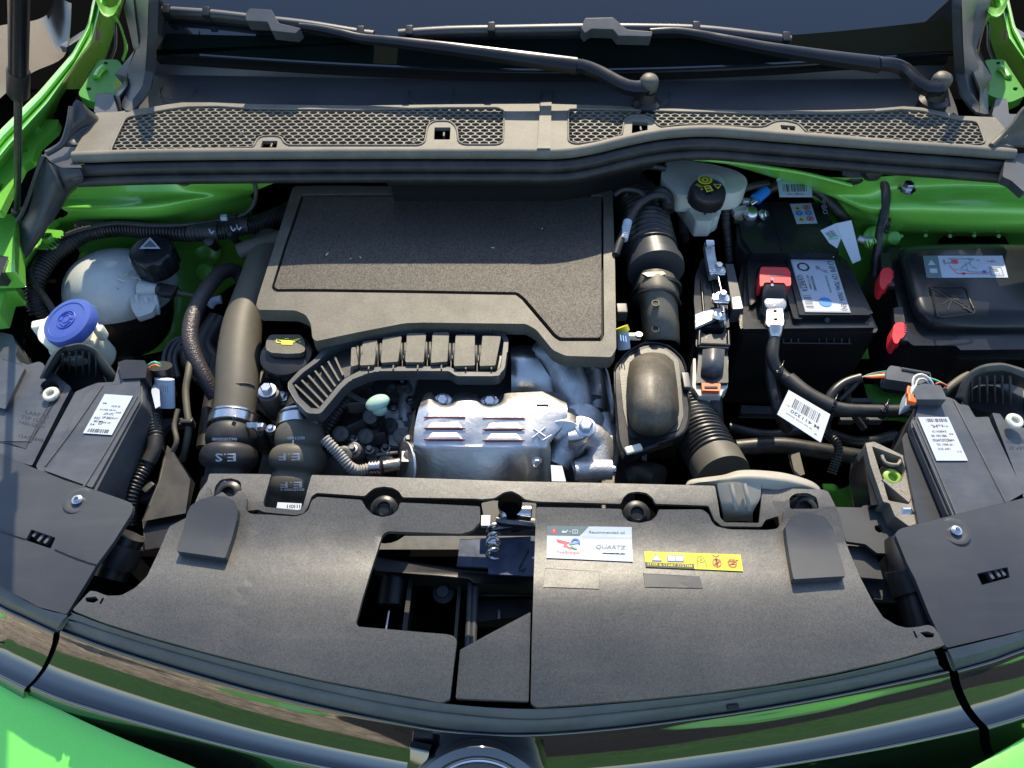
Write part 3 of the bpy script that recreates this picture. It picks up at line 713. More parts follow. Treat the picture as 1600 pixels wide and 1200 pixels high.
loft('end_leg', [[(68, 243, .048), (80, 256, .046), (100, 262, .046), (128, 264, .046)], [(60, 262, .03), (78, 276, .03), (104, 284, .03), (132, 280, .03)], [(44, 330, -.02), (60, 345, -.02), (86, 330, -.02), (112, 296, -.02)],
                 [(16, 365, -.06), (26, 408, -.07), (46, 392, -.07), (76, 345, -.06)]], 'smooth_plastic', cowl, n=24, thick=.004, sub=3)
finish('end_rib', tube_bm(px((76, 256, .05), (92, 285, .03), (100, 300, .01)), .003, 8), 'smooth_plastic', cowl)
finish('end_rib', tube_bm(px((68, 243, .05), (58, 270, .03), (36, 330, -.02), (14, 364, -.055)), .003, 8), 'smooth_plastic', cowl)
loft('end_horn', [[(1586, 192, .075), (1600, 176, .09), (1620, 160, .1)], [(1574, 212, .06), (1596, 208, .06), (1630, 200, .06)], [(1552, 226, .052), (1580, 226, .05), (1630, 228, .05)]], 'dusty_lit_plastic', cowl, n=20, thick=.004)
finish('end_rib', tube_bm(px((1632, 150, .11), (1600, 172, .09), (1584, 194, .075), (1566, 212, .062), (1549, 228, .056)), .0045, 10), 'dusty_lit_plastic', cowl)
sheet('end_tray', [(1570, 250), (1588, 240), (1640, 238), (1640, 262), (1600, 300), (1580, 282), (1566, 276)], .044, .012, 'smooth_plastic', cowl, r=4, bevel=.002)

# dry scraps blown onto the grille
for k, (u, v, lb) in enumerate(((642, 220, 'dry stalk scrap on the left honeycomb just left of the second clip window'), (560, 216, 'dry stalk scrap in the middle of the left honeycomb grille'), (1490, 222, 'dry scrap at the lower right corner of the right honeycomb grille'), (380, 205, 'small dry scrap left of the first clip window on the left honeycomb'))):
    sc_ = thing('plant_scrap', lb, 'leaf', P(u, v, ZC)); a = k * 1.3 + .3; L_ = .007
    tube('blade', [P(u, v, ZC + .001), P(u, v, ZC + .0025) + Vector((L_ * math.cos(a) * .5, L_ * math.sin(a) * .5, 0)), P(u, v, ZC + .001) + Vector((L_ * math.cos(a), L_ * math.sin(a), 0))], .0011, 'tape', sc_, sides=6, step=.002)

# ================================================================ WIPERS
def flatbar(name, path, w, h, m, parent, taper=None, ang=40):
    """arm of trapezoid section along 3-D points; w across, h high"""
    pts, T = resample(cat(path, 8), .012); bm = bmesh.new(); prev = None
    for i, p in enumerate(pts):
        tg = (pts[min(i + 1, len(pts) - 1)] - pts[max(i - 1, 0)]).normalized(); up = (WN - tg * WN.dot(tg)).normalized(); sd_ = tg.cross(up)
        k = i / (len(pts) - 1); ww = w * ((taper[0] * (1 - k) + taper[1] * k) if taper else 1); hh = h * ((taper[0] * (1 - k) + taper[1] * k) if taper else 1)
        ring = [bm.verts.new(p + sd_ * a * ww + up * b * hh) for a, b in ((-.5, 0), (-.42, .8), (-.2, 1), (.2, 1), (.42, .8), (.5, 0))]
        if prev:
            for q in range(6): bm.faces.new([prev[q], prev[(q + 1) % 6], ring[(q + 1) % 6], ring[q]])
        else: bm.faces.new(ring)
        prev = ring
    bm.faces.new(list(reversed(prev))); return finish(name, bm, m, parent, bevel=0, ang=ang)
def wiper(label, spin, arm1, arm2, blade, holder, clips, group='windscreen wipers'):
    t = thing('windscreen_wiper', label, 'wiper', P(spin[0], spin[1], .06), group)
    c = P(spin[0], spin[1] + 8, .075)
    lathe('spindle_base', c - Vector((0, 0, .032)), (0, 0, 1), [(.022, 0), (.022, .012), (.015, .016), (.013, .03)], 'black_plastic', t)
    lathe('spindle_cap', c + Vector((0, .004, .006)), (0, -.15, 1), [(.0135, -.006), (.0145, 0), (.0145, .008), (.012, .013), (.007, .0155), (0, .0165)], 'dusty_lit_plastic', t)
    flatbar('arm_head', [P(*p) for p in arm1], .022, .012, 'arm_black', t, (1.05, .9))
    flatbar('arm', [WS(u, v, o) for u, v, o in arm2], .020, .012, 'arm_black', t, (1.2, .55))
    bl = [WS(u, v, .012) for u, v in blade]
    finish('blade_spine', tube_bm(bl, .0085, 8, .02, flat=.8), 'smooth_plastic', t, ang=80)
    bl2 = [WS(u, v + 7, .004) for u, v in blade]
    finish('blade_rubber', tube_bm(bl2, .0030, 6, .02, flat=1.6), 'rubber', t, ang=80)
    for u, v in clips: finish('blade_clip', box_bm(WS(u, v, .013), .012, .017, .016, (R(27), 0, 0)), 'black_plastic', t, bevel=.003)
    slab3('blade_holder', [WS(u, v, .034) for u, v in rounded(holder, 2)], WN, .022, 'grey_plastic', t, bevel=.003)
    return t
wiper('long left wiper arm ending in a round cap at the middle of the scuttle', (1013, 133),
      [(1010, 140, .075), (985, 140, .078), (965, 132, .082), (940, 118, .088), (915, 107, .094), (898, 104, .098)],
      [(900, 106, .018), (800, 92, .022), (700, 78, .022), (620, 68, .020), (565, 62, .018), (540, 56, .018), (500, 47, .018), (468, 43, .020)],
      [(255, 17), (330, 22), (400, 30), (480, 39), (560, 52), (584, 55)],
      [(384, 20), (390, 13), (424, 15), (436, 36), (470, 44), (462, 52), (424, 48), (418, 34), (384, 32)], [(324, 22), (564, 52), (262, 18)])
wiper('right wiper arm sweeping up from the round cap at the right end of the scuttle', (1468, 130),
      [(1466, 140, .078), (1445, 140, .080), (1428, 128, .086), (1410, 110, .092), (1390, 103, .097), (1370, 102, .10)],
      [(1372, 104, .018), (1300, 94, .022), (1200, 78, .022), (1140, 66, .020), (1120, 62, .018), (1090, 56, .018), (1055, 51, .018), (1015, 52, .020)],
      [(623, 53), (700, 48), (800, 46), (910, 44), (1000, 44), (1085, 46), (1150, 52), (1235, 63)],
      [(908, 44), (914, 28), (958, 27), (980, 46), (1020, 49), (1018, 57), (966, 56), (958, 46), (924, 45), (914, 52)], [(640, 51), (768, 46), (1087, 45), (1227, 61)])

# ================================================================ FRONT: slam panel covers
def zslam(x, y):
    d = .445 - y; k = max(0, .335 - y); q = max(0, min(1, d / .06)); w = max(0, min(1, (.388 - y) / .066)); return -.044 - .010 * q * q * (3 - 2 * q) + .0050 * w * w * (3 - 2 * w) - 2.3 * k * k - .05 * x * x - .22 * max(0, abs(x) - .30) ** 2
def zs(off): return lambda x, y: zslam(x, y) + off
slam = thing('slam_panel', 'black crossmember strip behind the front covers with hose notches', 'slam panel', P(800, 765, -.07))
strip_out = [(302, 792), (312, 768), (324, 752), (327, 740), (424, 741), (411, 786), (414, 792), (468, 797), (474, 790), (487, 742), (800, 752), (1117, 759), (1125, 808), (1132, 816), (1186, 817), (1191, 762),
             (1286, 765), (1294, 768), (1306, 792), (1305, 850), (1222, 850), (1216, 806), (1196, 812), (1190, 823), (1128, 822), (1116, 812), (1107, 790), (1024, 787), (1020, 778), (1010, 770), (996, 768), (982, 770), (974, 777), (970, 787), (850, 784), (836, 783), (820, 780), (812, 773), (800, 767), (787, 769), (773, 778), (752, 780), (745, 779),
             (629, 777), (624, 768), (614, 762), (600, 760), (586, 762), (577, 768), (570, 775), (495, 770), (487, 775), (481, 792), (474, 802), (462, 805), (412, 800), (404, 796), (386, 798), (386, 835), (325, 835), (306, 840)]
hl = [[(332, 785), (336, 760), (345, 749), (362, 747), (376, 752), (380, 785)], [(1234, 795), (1233, 778), (1242, 771), (1262, 770), (1276, 777), (1280, 795)]]
sheet('crossmember', strip_out, zs(-.010), .004, 'grained_plastic', slam, holes=[rounded(h, 4) for h in hl], bevel=.0025, r=3)
# clips seen in the arches
for u, v, mm in ((600, 795, 'black_plastic'), (995, 803, 'black_plastic'), (357, 772, 'black_plastic'), (1257, 795, 'black_plastic')):
    o = P(u, v, -.085); bm = lathe_bm(o, (0, -.3, 1), [(.016, -.02), (.016, 0), (.011, .004), (.008, .004), (.0065, .001), (0, .001)], 24)
    finish('push_clip', bm, mm, slam)
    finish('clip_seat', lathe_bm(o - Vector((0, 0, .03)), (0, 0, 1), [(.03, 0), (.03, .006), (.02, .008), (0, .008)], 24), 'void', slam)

for nm, c, sz, mm in (('radiator_wall', (0, .435, -.32), (1.0, .02, .32), 'radiator_grey'), ('blackout_sheet', (0, .412, -.33), (.9, .01, .38), 'void'),): box(nm, c, *sz, mm, slam)  # second box is a black sheet added to keep the front opening dark
GRP = 'moulded covers over the front of the bay'
covL = thing('front_cover', 'grained black front cover on the left with a square cut-out beside it', 'cover', P(450, 920, -.08), GRP)
outL = [(327, 757), (312, 790), (295, 807), (265, 822), (248, 862), (230, 900), (212, 918), (190, 930), (168, 931), (150, 924), (141, 923), (134, 930), (113, 953),
        (160, 972), (230, 994), (310, 1016), (400, 1039), (500, 1062), (600, 1081), (690, 1097), (703, 1092), (714, 1000), (708, 993), (697, 991), (560, 979), (556, 974), (577, 900), (597, 836), (605, 830),
        (720, 834), (737, 829), (750, 816), (750, 791), (625, 785), (622, 797), (612, 805), (598, 808), (582, 804), (572, 794), (565, 781), (496, 776), (487, 782), (482, 797), (472, 804), (462, 807), (420, 804), (392, 803), (384, 798), (386, 776), (380, 767), (372, 767), (366, 775), (356, 776), (348, 768), (336, 775), (330, 775)]
sheet('cover_plate', outL, zs(0), .006, 'grained_plastic', covL, bevel=.0018, grid=.02, r=4,
      holes=[rounded([(133, 934), (150, 932), (154, 938), (146, 942), (134, 940)], 2), [(160, 934), (163, 935), (158, 944), (155, 943)]])
covR = thing('front_cover', 'grained black front cover on the right carrying the two stickers', 'cover', P(1100, 940, -.08), GRP)
outR = [(838, 792), (971, 795), (973, 806), (982, 815), (1000, 817), (1016, 814), (1026, 806), (1029, 796), (1097, 796), (1107, 803), (1112, 815), (1120, 823), (1140, 827), (1200, 828), (1214, 826), (1223, 814), (1226, 796), (1233, 792), (1244, 800),
        (1272, 800), (1284, 793), (1305, 793), (1311, 802), (1322, 850), (1345, 904), (1365, 942), (1380, 965), (1400, 977), (1418, 981), (1436, 979), (1450, 976), (1460, 980), (1468, 992), (1476, 1008),
        (1400, 1030), (1300, 1052), (1200, 1070), (1100, 1083), (1000, 1093), (900, 1101), (838, 1105), (829, 1098), (831, 1000), (834, 900)]
sheet('cover_plate', outR, zs(0), .006, 'grained_plastic', covR, bevel=.0018, grid=.02, r=4,
      holes=[rounded([(1437, 988), (1448, 986), (1460, 990), (1459, 996), (1446, 996)], 2), [(1426, 986), (1429, 986), (1434, 996), (1431, 997)]])
for t_, pad, dx in ((covL, [(293, 800), (298, 790), (312, 781), (332, 775), (352, 776), (366, 783), (372, 795), (370, 812), (352, 872), (275, 861)], 1),
                    (covR, [(1227, 822), (1236, 808), (1254, 802), (1272, 803), (1290, 809), (1302, 826), (1322, 900), (1240, 905), (1237, 890)], -1)):
    sheet('bump_stop', pad, zs(.010), .014, 'smooth_plastic', t_, r=3, bevel=.003)
for q in ([(852, 888), (937, 893), (936, 920), (849, 917)], [(1005, 896), (1093, 901), (1098, 919), (1008, 917)]):
    sheet('label_recess', q, zs(.0004), .002, 'grained_plastic' if q[0][0] < 900 else 'smooth_plastic', covR, bevel=.0003)
ins = thing('latch_insert', 'smaller triangular black insert between the two front covers', 'cover', P(770, 1040, -.1), GRP)
sheet('cover_plate', [(719, 1015), (829, 956), (826, 1096), (712, 1091)], zs(-.006), .006, 'grained_plastic', ins, r=3, bevel=.002, grid=.02)
# stepped lips in front of the covers
lip = thing('grille_upper_trim', 'dusty two-step black trim strip between front covers and gloss grille', 'trim', P(800, 1110, -.1))
A = [(112, 956), (160, 975), (230, 997), (310, 1019), (400, 1042), (500, 1065), (600, 1084), (700, 1100), (830, 1108), (960, 1100), (1100, 1086), (1200, 1073), (1300, 1056), (1400, 1033), (1477, 1011)]
B = [(106, 966), (160, 985), (230, 1007), (310, 1030), (400, 1054), (500, 1078), (600, 1099), (700, 1114), (830, 1124), (960, 1114), (1100, 1098), (1200, 1082), (1300, 1065), (1400, 1043), (1483, 1022)]
C_ = [(95, 982), (150, 1003), (220, 1026), (300, 1050), (400, 1078), (500, 1102), (600, 1123), (700, 1140), (820, 1146), (960, 1136), (1100, 1118), (1200, 1103), (1300, 1085), (1400, 1064), (1495, 1043)]
def onz(pts, o): return [S(u, v, zs(o)) for u, v in pts]
loft('step', [onz(A, -.005), onz([(a[0], (a[1] + b[1]) / 2) for a, b in zip(A, B)], -.007), onz(B, -.010)], 'grey_plastic', lip, n=70, thick=.006, sub=2, bevel=.0008)
B2 = [(u, v + 1.5) for u, v in B]
loft('step', [onz(B2, -.014), onz([(a[0], (a[1] + b[1]) / 2) for a, b in zip(B2, C_)], -.017), onz(C_, -.024)], 'grey_plastic', lip, n=70, thick=.006, sub=2, bevel=.0008)
box('notch_clip', S(1145, 1105, zs(-.016)), .012, .005, .005, 'black_plastic', lip)
# gloss grille panel
viz = thing('gloss_grille', 'glossy black grille panel sweeping across the car front below the covers', 'grille', P(800, 1200, -.15))
def down(pts, o, dv): return [S(u, v + dv, zs(o)) for u, v in pts]
D = [(c[0], c[1] + 1) for c in C_]
r0 = onz(D, -.022)
def drop(row, dy, dz): 
    return [p + Vector((dy * 1.12 * max(-1.0, min(1.0, p.x / .44)), -dy, -dz)) if True else p for p in row]
prof = [(0, 0), (.003, .001), (.011, .021), (.022, .042), (.034, .061), (.043, .071), (.050, .077), (.056, .080)]
prof2 = [(.0565, .081), (.060, .085), (.064, .096), (.069, .110), (.075, .124), (.083, .138), (.090, .146), (.100, .153), (.112, .158), (.118, .168), (.119, .30)]
VK = .72
def sweep(row, pr_): return [drop(row, a * VK, b * VK) for a, b in pr_]
finish('main_panel', loft_bm(sweep(r0, prof), 80, 0, sub=4), 'gloss_black', viz, ang=60)
finish('lower_panel', loft_bm(sweep(r0, prof2), 80, 0, sub=4), 'gloss_black', viz, ang=60)

# badge ring at the middle of the grille
bd = thing('badge_ring', 'black and chrome badge ring at the middle of the gloss grille', 'badge', P(748, 1230, -.2))
rc = P(748, 1262, -.165); rax = Vector((0, -.72, .70))
lathe('bezel', rc, rax, [(.074, -.03), (.074, 0), (.071, .006), (.062, .007), (.058, .002), (.058, -.03)], 'gloss_black', bd, n=64, ang=50)
lathe('chrome_ring', rc, rax, [(.0575, -.02), (.0575, .003), (.0545, .0055), (.0515, .004), (.0505, -.02)], 'chrome', bd, n=64, ang=60)
lathe('back_disc', rc, rax, [(.052, -.02), (.052, -.008), (0, -.008)], 'smooth_plastic', bd, n=48)
box('bezel_shoulder', P(655, 1184, -.135), .022, .012, .03, 'gloss_black', bd, rot=(R(-40), 0, R(-12)), bevel=.003)
# painted bumper under the grille
bump = thing('front_bumper', 'bright green painted bumper curving below the gloss grille at both corners', 'bumper', P(60, 1160, -.25))
for sgn, pts in ((1, [(-160, 1000), (0, 1068), (20, 1079), (140, 1140), (285, 1200), (420, 1245), (800, 1290)]), (-1, [(800, 1290), (1180, 1290), (1420, 1258), (1525, 1206), (1600, 1163), (1680, 1112), (1800, 1040)])):
    r0_ = [P(u, v, -.165 - .16 * math.exp(-((u - 800) / 330) ** 4)) for u, v in pts]
    loft('bumper_skin', [[p + Vector((0, .004, -.012)) for p in r0_], r0_, [p + Vector((0, -.06, -.018)) for p in r0_], [p + Vector((0, -.13, -.06)) for p in r0_], [p + Vector((0, -.16, -.22)) for p in r0_]], 'green_bumper', bump, n=50, thick=0, sub=4)

# ================================================================ HEADLAMPS
zh = lambda o: (lambda x, y: -.064 + o - 1.0 * max(0, .42 - y) ** 2 - .10 * max(0, abs(x) - .45))
def headlamp(side, label):
    mrr = side < 0
    t = thing('headlamp', label, 'headlamp', P(80 if mrr else 1530, 720, -.1), 'headlamps seen from above')
    return t
hlL = headlamp(-1, 'left headlamp housing with printed sticker and white bush on its top')
sheet('housing_top', [(-90, 500), (14, 522), (20, 524), (27, 545), (24, 556), (30, 566), (44, 570), (62, 564), (112, 606), (105, 618), (50, 728), (0, 712), (-90, 670)], zh(-.012), .05, 'grey_plastic', hlL, r=5, bevel=.003,
      holes=[rounded([(62, 600), (68, 623), (82, 626), (92, 612), (92, 600), (78, 590)], 6)])
sheet('housing_step', [(-90, 520), (0, 560), (40, 572), (8, 640), (-90, 600)], zh(-.006), .010, 'grey_plastic', hlL, r=5, bevel=.002)
sheet('housing_rib', [(60, 660), (94, 604), (99, 606), (48, 690), (0, 690), (40, 700)], zh(-.0115), .004, 'smooth_plastic', hlL, bevel=.0008)
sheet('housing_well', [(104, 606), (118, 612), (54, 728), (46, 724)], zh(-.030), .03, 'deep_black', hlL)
lathe('bush', P(79, 615, -.085), (0, -.1, 1), [(.010, -.004), (.0105, 0), (.009, .002), (.0055, .002), (.005, -.003), (0, -.003)], 'tank_milky', hlL, n=24)
boxL = [(118, 612), (136, 604), (152, 598), (178, 597), (186, 568), (222, 568), (223, 628), (150, 768), (60, 735), (56, 728)]
sheet('control_box', boxL, zh(-.003), .075, 'grey_plastic', hlL, r=4, bevel=.003)
sheet('box_lid', [(136, 612), (160, 603), (190, 600), (196, 586), (219, 590), (219, 626), (144, 762), (70, 735)], zh(.001), .004, 'grey_plastic', hlL, r=3, bevel=.0015)
for a, b in (((214, 620), (130, 768)), ((160, 603), (70, 735))):
    tube('box_ridge', [S(a[0], a[1], zh(.0015)), S((a[0] + b[0]) / 2, (a[1] + b[1]) / 2, zh(.0015)), S(b[0], b[1] - 6, zh(.0015))], .0016, 'grey_plastic', hlL, sides=8)
sheet('connector', [(184, 566), (196, 562), (226, 563), (230, 572), (228, 590), (190, 592)], zh(.004), .02, 'black_plastic', hlL, r=2, bevel=.002)
# collar arch around the filler neck
loft('collar', [[(62, 590, -.08), (82, 552, -.06), (104, 540, -.055), (128, 536, -.055), (148, 544, -.058), (158, 552, -.06), (186, 590, -.08)],
                [(70, 590, -.085), (96, 548, -.058), (108, 545, -.055), (128, 542, -.055), (146, 549, -.057), (155, 562, -.06), (180, 592, -.08)],
                [(74, 600, -.13), (90, 570, -.13), (104, 562, -.13), (128, 560, -.13), (146, 566, -.13), (156, 580, -.13), (176, 604, -.13)]], 'smooth_plastic', hlL, n=40, thick=.003, sub=2)
for k in range(6):
    a = P(98 + k * 10.5, 548 + abs(k - 2.5) * 2, -.062); b = P(98 + k * 10.5, 580 + k * 2, -.12)
    tube('collar_rib', [a, b], .0016, 'grey_plastic', hlL, sides=6)
sheet('collar_floor', [(72, 598), (100, 560), (150, 565), (165, 600), (150, 598), (112, 610)], zh(-.05), .02, 'smooth_plastic', hlL)
cov_l = [(-90, 672), (0, 708), (50, 730), (100, 750), (150, 766), (196, 782), (205, 786), (208, 792), (205, 803), (178, 846), (150, 884), (136, 908), (104, 960), (60, 948), (0, 915), (-90, 866)]
zc = lambda o: (lambda x, y: zh(.004)(x, y) + o)
sheet('lamp_cover', cov_l, zc(0), .006, 'smooth_plastic', hlL, r=4, bevel=.0018, grid=.02, holes=[rounded([(49, 827), (87, 840), (79, 857), (40, 844)], 1.5)])
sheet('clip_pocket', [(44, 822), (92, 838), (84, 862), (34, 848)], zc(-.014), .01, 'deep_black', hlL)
for k, (u, v) in enumerate(((58, 835), (66, 842), (76, 845))): box('clip_tongue', S(u, v, zc(-.006)), .004, .010, .007, 'grey_plastic', hlL, rot=(0, 0, -.4), bevel=.001)
tube('cover_seam', [S(u, v, zc(.0004)) for u, v in ((-80, 800), (0, 829), (40, 842))], .0009, 'black_plastic', hlL, sides=6)
tube('cover_seam', [S(u, v, zc(.0004)) for u, v in ((86, 858), (120, 872), (150, 882))], .0009, 'black_plastic', hlL, sides=6)
hlR = headlamp(1, 'right headlamp housing with printed sticker and grey plug on its rear corner')
sheet('control_box', [(1435, 624), (1444, 620), (1480, 620), (1491, 624), (1500, 632), (1512, 632), (1524, 652), (1545, 651), (1548, 660), (1600, 770), (1572, 786), (1494, 812), (1480, 804), (1424, 670), (1423, 660)], zh(-.003), .010, 'grey_plastic', hlR, r=3, bevel=.002)
sheet('box_side', [(1435, 630), (1424, 664), (1409, 684), (1414, 716), (1436, 822), (1500, 812), (1470, 730), (1440, 660)], zh(-.016), .08, 'smooth_plastic', hlR, r=4, bevel=.003)
sheet('box_lid', [(1436, 628), (1490, 626), (1572, 786), (1494, 808), (1428, 664)], zh(.001), .004, 'grey_plastic', hlR, r=2, bevel=.0015)
for a, b in (((1427, 662), (1492, 812)), ((1433, 660), (1497, 810)), ((1491, 627), (1573, 788))):
    tube('box_ridge', [S(a[0], a[1], zh(.0012)), S((a[0] + b[0]) / 2, (a[1] + b[1]) / 2, zh(.0012)), S(b[0], b[1], zh(.0012))], .0014, 'grey_plastic', hlR, sides=8)
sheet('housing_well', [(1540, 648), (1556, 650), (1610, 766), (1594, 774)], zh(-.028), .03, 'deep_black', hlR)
sheet('housing_top', [(1550, 645), (1562, 646), (1572, 660), (1580, 668), (1600, 668), (1690, 640), (1690, 800), (1600, 780), (1594, 760)], zh(-.004), .05, 'grey_plastic', hlR, r=3, bevel=.002)
lathe('bush', P(1586, 657, -.0725), (0, -.1, 1), [(.010, -.004), (.0105, 0), (.009, .002), (.0055, .002), (.005, -.003), (0, -.003)], 'tank_milky', hlR, n=24)
loft('collar', [[(1494, 620, -.08), (1508, 588, -.062), (1530, 572, -.055), (1556, 567, -.055), (1580, 570, -.055), (1640, 590, -.06)],
                [(1504, 622, -.085), (1514, 594, -.062), (1532, 581, -.055), (1556, 577, -.055), (1580, 579, -.055), (1640, 604, -.06)],
                [(1512, 640, -.13), (1520, 608, -.13), (1534, 598, -.13), (1556, 594, -.13), (1580, 598, -.13), (1640, 620, -.13)]], 'smooth_plastic', hlR, n=40, thick=.003, sub=2)
for k in range(6): tube('collar_rib', [P(1518 + k * 12, 588, -.064), P(1518 + k * 12, 626 + k, -.12)], .0016, 'grey_plastic', hlR, sides=6)
sheet('collar_floor', [(1505, 634), (1520, 600), (1600, 600), (1600, 655), (1560, 650)], zh(-.05), .02, 'smooth_plastic', hlR)
cov_r = [(1399, 836), (1402, 829), (1410, 825), (1500, 802), (1600, 778), (1700, 745), (1700, 940), (1600, 984), (1480, 1012), (1474, 1006), (1452, 960), (1430, 905), (1417, 880)]
sheet('lamp_cover', cov_r, zc(0), .006, 'smooth_plastic', hlR, r=4, bevel=.0018, grid=.02, holes=[rounded([(1526, 896), (1574, 886), (1578, 902), (1534, 914)], 1.5)])
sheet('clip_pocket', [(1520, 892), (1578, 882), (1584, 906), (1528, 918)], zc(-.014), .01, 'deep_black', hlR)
for u, v in ((1546, 900), (1556, 897), (1564, 895)): box('clip_tongue', S(u, v, zc(-.006)), .004, .010, .007, 'grey_plastic', hlR, rot=(0, 0, .25), bevel=.001)
for t_, (u, v) in ((hlL, (122, 782)), (hlR, (1493, 830))):
    o = S(u, v, zc(.0005))
    lathe('screw_seat', o + Vector((0, 0, -.001)), (0, 0, 1), [(.0165, -.002), (.0165, .0012), (.0155, .0016), (.011, .0008), (0, .0008)], 'smooth_plastic', t_, n=30)
    bm = lathe_bm(o, (0, 0, 1), [(.0062, 0), (.0062, .003), (.0045, .0048), (.0024, .0052)], 20, caps=False); lathe_bm(o, (0, 0, 1), [(.0024, .0052), (.0022, .002), (0, .002)], 6, bm=bm, caps=False)
    finish('screw', bm, 'steel', t_)
# black support tubes between covers and lamps
tb = thing('support_tube', 'shiny black support tube in the gap beside the left headlamp', 'tube', P(185, 870, -.12), 'support tubes beside the headlamps')
tube('stem', px((172, 905, -.125), (180, 885, -.12), (190, 862, -.11), (204, 836, -.10)), .018, 'black_plastic', tb, sides=20)
tube('sleeve', px((183, 880, -.118), (189, 868, -.113), (196, 852, -.108)), .0215, 'rubber', tb, sides=20)
tb = thing('support_tube', 'shiny black support tube in the gap beside the right headlamp', 'tube', P(1430, 940, -.12), 'support tubes beside the headlamps')
tube('stem', px((1444, 990, -.13), (1436, 960, -.125), (1424, 920, -.12), (1412, 880, -.11), (1408, 850, -.11)), .019, 'black_plastic', tb, sides=20)
tube('sleeve', px((1427, 928, -.118), (1420, 910, -.115), (1414, 890, -.110)), .0225, 'rubber', tb, sides=20)
# side strips and gloss pieces outside the seams
for sgn, nm, a, c in ((-1, 'left', [(104, 962), (60, 950), (0, 917), (-90, 868)], [(88, 986), (40, 964), (0, 945), (-90, 895)]), (1, 'right', [(1482, 1016), (1540, 1002), (1600, 986), (1700, 950)], [(1493, 1046), (1550, 1030), (1600, 1012), (1700, 980)])):
    t_ = thing('corner_trim', 'dusty trim and gloss panel wrapping round the %s front corner' % nm, 'trim', S(a[1][0], a[1][1], zs(-.02)), 'corner trims')
    loft('step', [onz(a, -.006), onz([((p[0] + q[0]) / 2, (p[1] + q[1]) / 2) for p, q in zip(a, c)], -.010), onz(c, -.020)], 'grey_plastic', t_, n=30, thick=.006, sub=2, bevel=.0008)
    q0 = onz([(u, v + 1) for u, v in c], -.019)
    rws = sweep(q0, prof + prof2)
    finish('gloss_panel', loft_bm(rws, 40, 0, sub=4), 'gloss_black', t_, ang=60)

# ================================================================ ENGINE COVER
ec = thing('engine_cover', 'large black engine cover with recessed foam panel', 'engine cover', P(690, 420, -.05))
ZE = lambda x, y: -.050 - .02 * max(0, y - .86) - .22 * max(0, abs(x + .085) - .17) ** 2
cov = [(458, 291), (700, 292), (957, 297), (961, 420), (963, 545), (955, 558), (884, 556), (864, 547), (838, 515), (822, 506), (660, 504), (632, 505), (560, 519), (494, 533), (488, 528), (486, 506), (478, 492), (462, 485), (404, 484), (400, 478), (404, 462), (430, 380)]
foamo = [(471, 304), (700, 303), (943, 305), (943, 420), (944, 524), (940, 533), (874, 533), (866, 528), (816, 469), (806, 461), (640, 458), (430, 456), (424, 450), (444, 385)]
sheet('cover_shell', cov, ZE, .022, 'dusty_lit_plastic', ec, holes=[rounded(foamo, 3)], r=5, bevel=.003, grid=.03)
cx_, cy_ = 690, 420
fi = [(474, 308), (700, 307), (939.5, 308.5), (939.5, 420), (939.5, 522), (936, 527.5), (877, 527.5), (869.5, 523.5), (820, 465.5), (808, 456.5), (640, 453.5), (433, 451.5), (428.5, 448), (448, 385)]
sheet('foam_panel', fi, lambda x, y: ZE(x, y) - .001 + .003 * math.exp(-((y - .86) / .03) ** 2) - .0012 * math.exp(-((y - .765) / .02) ** 2), .012, 'foam', ec, r=4, bevel=.003, grid=.016)
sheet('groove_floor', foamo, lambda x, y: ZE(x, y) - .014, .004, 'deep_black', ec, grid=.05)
# small dead leaf and fluff on it
for k, (u, v) in enumerate(((770, 387), (511, 397), (563, 402), (847, 357), (548, 404))):
    lf = thing('leaf_scrap', ['pale dry leaf scrap lying on the foam of the engine cover', 'thin dry grass seed at the left of the engine cover foam', 'tiny fleck beside the shadow line on the foam', 'tiny pale fleck at the right of the engine cover foam', 'tiny dark seed on the left of the foam'][k], 'leaf', P(u, v, -.046))
    bm = bmesh.new(); bmesh.ops.create_uvsphere(bm, u_segments=8, v_segments=5, radius=1, matrix=Matrix.Translation(P(u, v, -.0475)) @ Matrix.Rotation(k * 1.1, 4, 'Z') @ Matrix.Diagonal(((.0028, .0038, .0022, .0012, .0014)[k], .0009, .0006, 1)))
    finish('blade', bm, 'tank_milky', lf)

# ================================================================ ENGINE BODY below
eng = thing('engine', 'dusty grey metal engine block visible around the covers', 'engine', P(640, 620, -.2))
box('block', (-.10, .60, -.36), .56, .34, .20, 'engine_dark', eng, bevel=.01)
bm = bmesh.new(); box_bm((-.19, .60, -.23), .28, .14, .10, bm=bm); box_bm((-.14, .70, -.19), .46, .10, .08, bm=bm); finish('head', bm, 'engine_dark', eng, bevel=.006)
rr = random.Random(3)
for i in range(46):                                          # cast bosses, bolts and ribs
    u = rr.uniform(530, 650); v = rr.uniform(596, 730); z = rr.uniform(-.17, -.12)
    k = rr.random()
    if k < .45: lathe('casting_boss', P(u, v, z), (rr.uniform(-.2, .2), -.4, 1), [(.011, -.02), (.011, .004), (.008, .006), (.004, .006), (0, .004)], 'engine_dark', eng, n=16)
    elif k < .8: box('casting_rib', P(u, v, z), rr.uniform(.006, .04), rr.uniform(.004, .012), .02, 'engine_dark', eng, rot=(rr.uniform(-.4, .4), 0, rr.uniform(-.8, .8)), bevel=.002)
    else: hexbolt('bolt', P(u, v, z + .004), .0045, .006, 'dark_steel', eng)
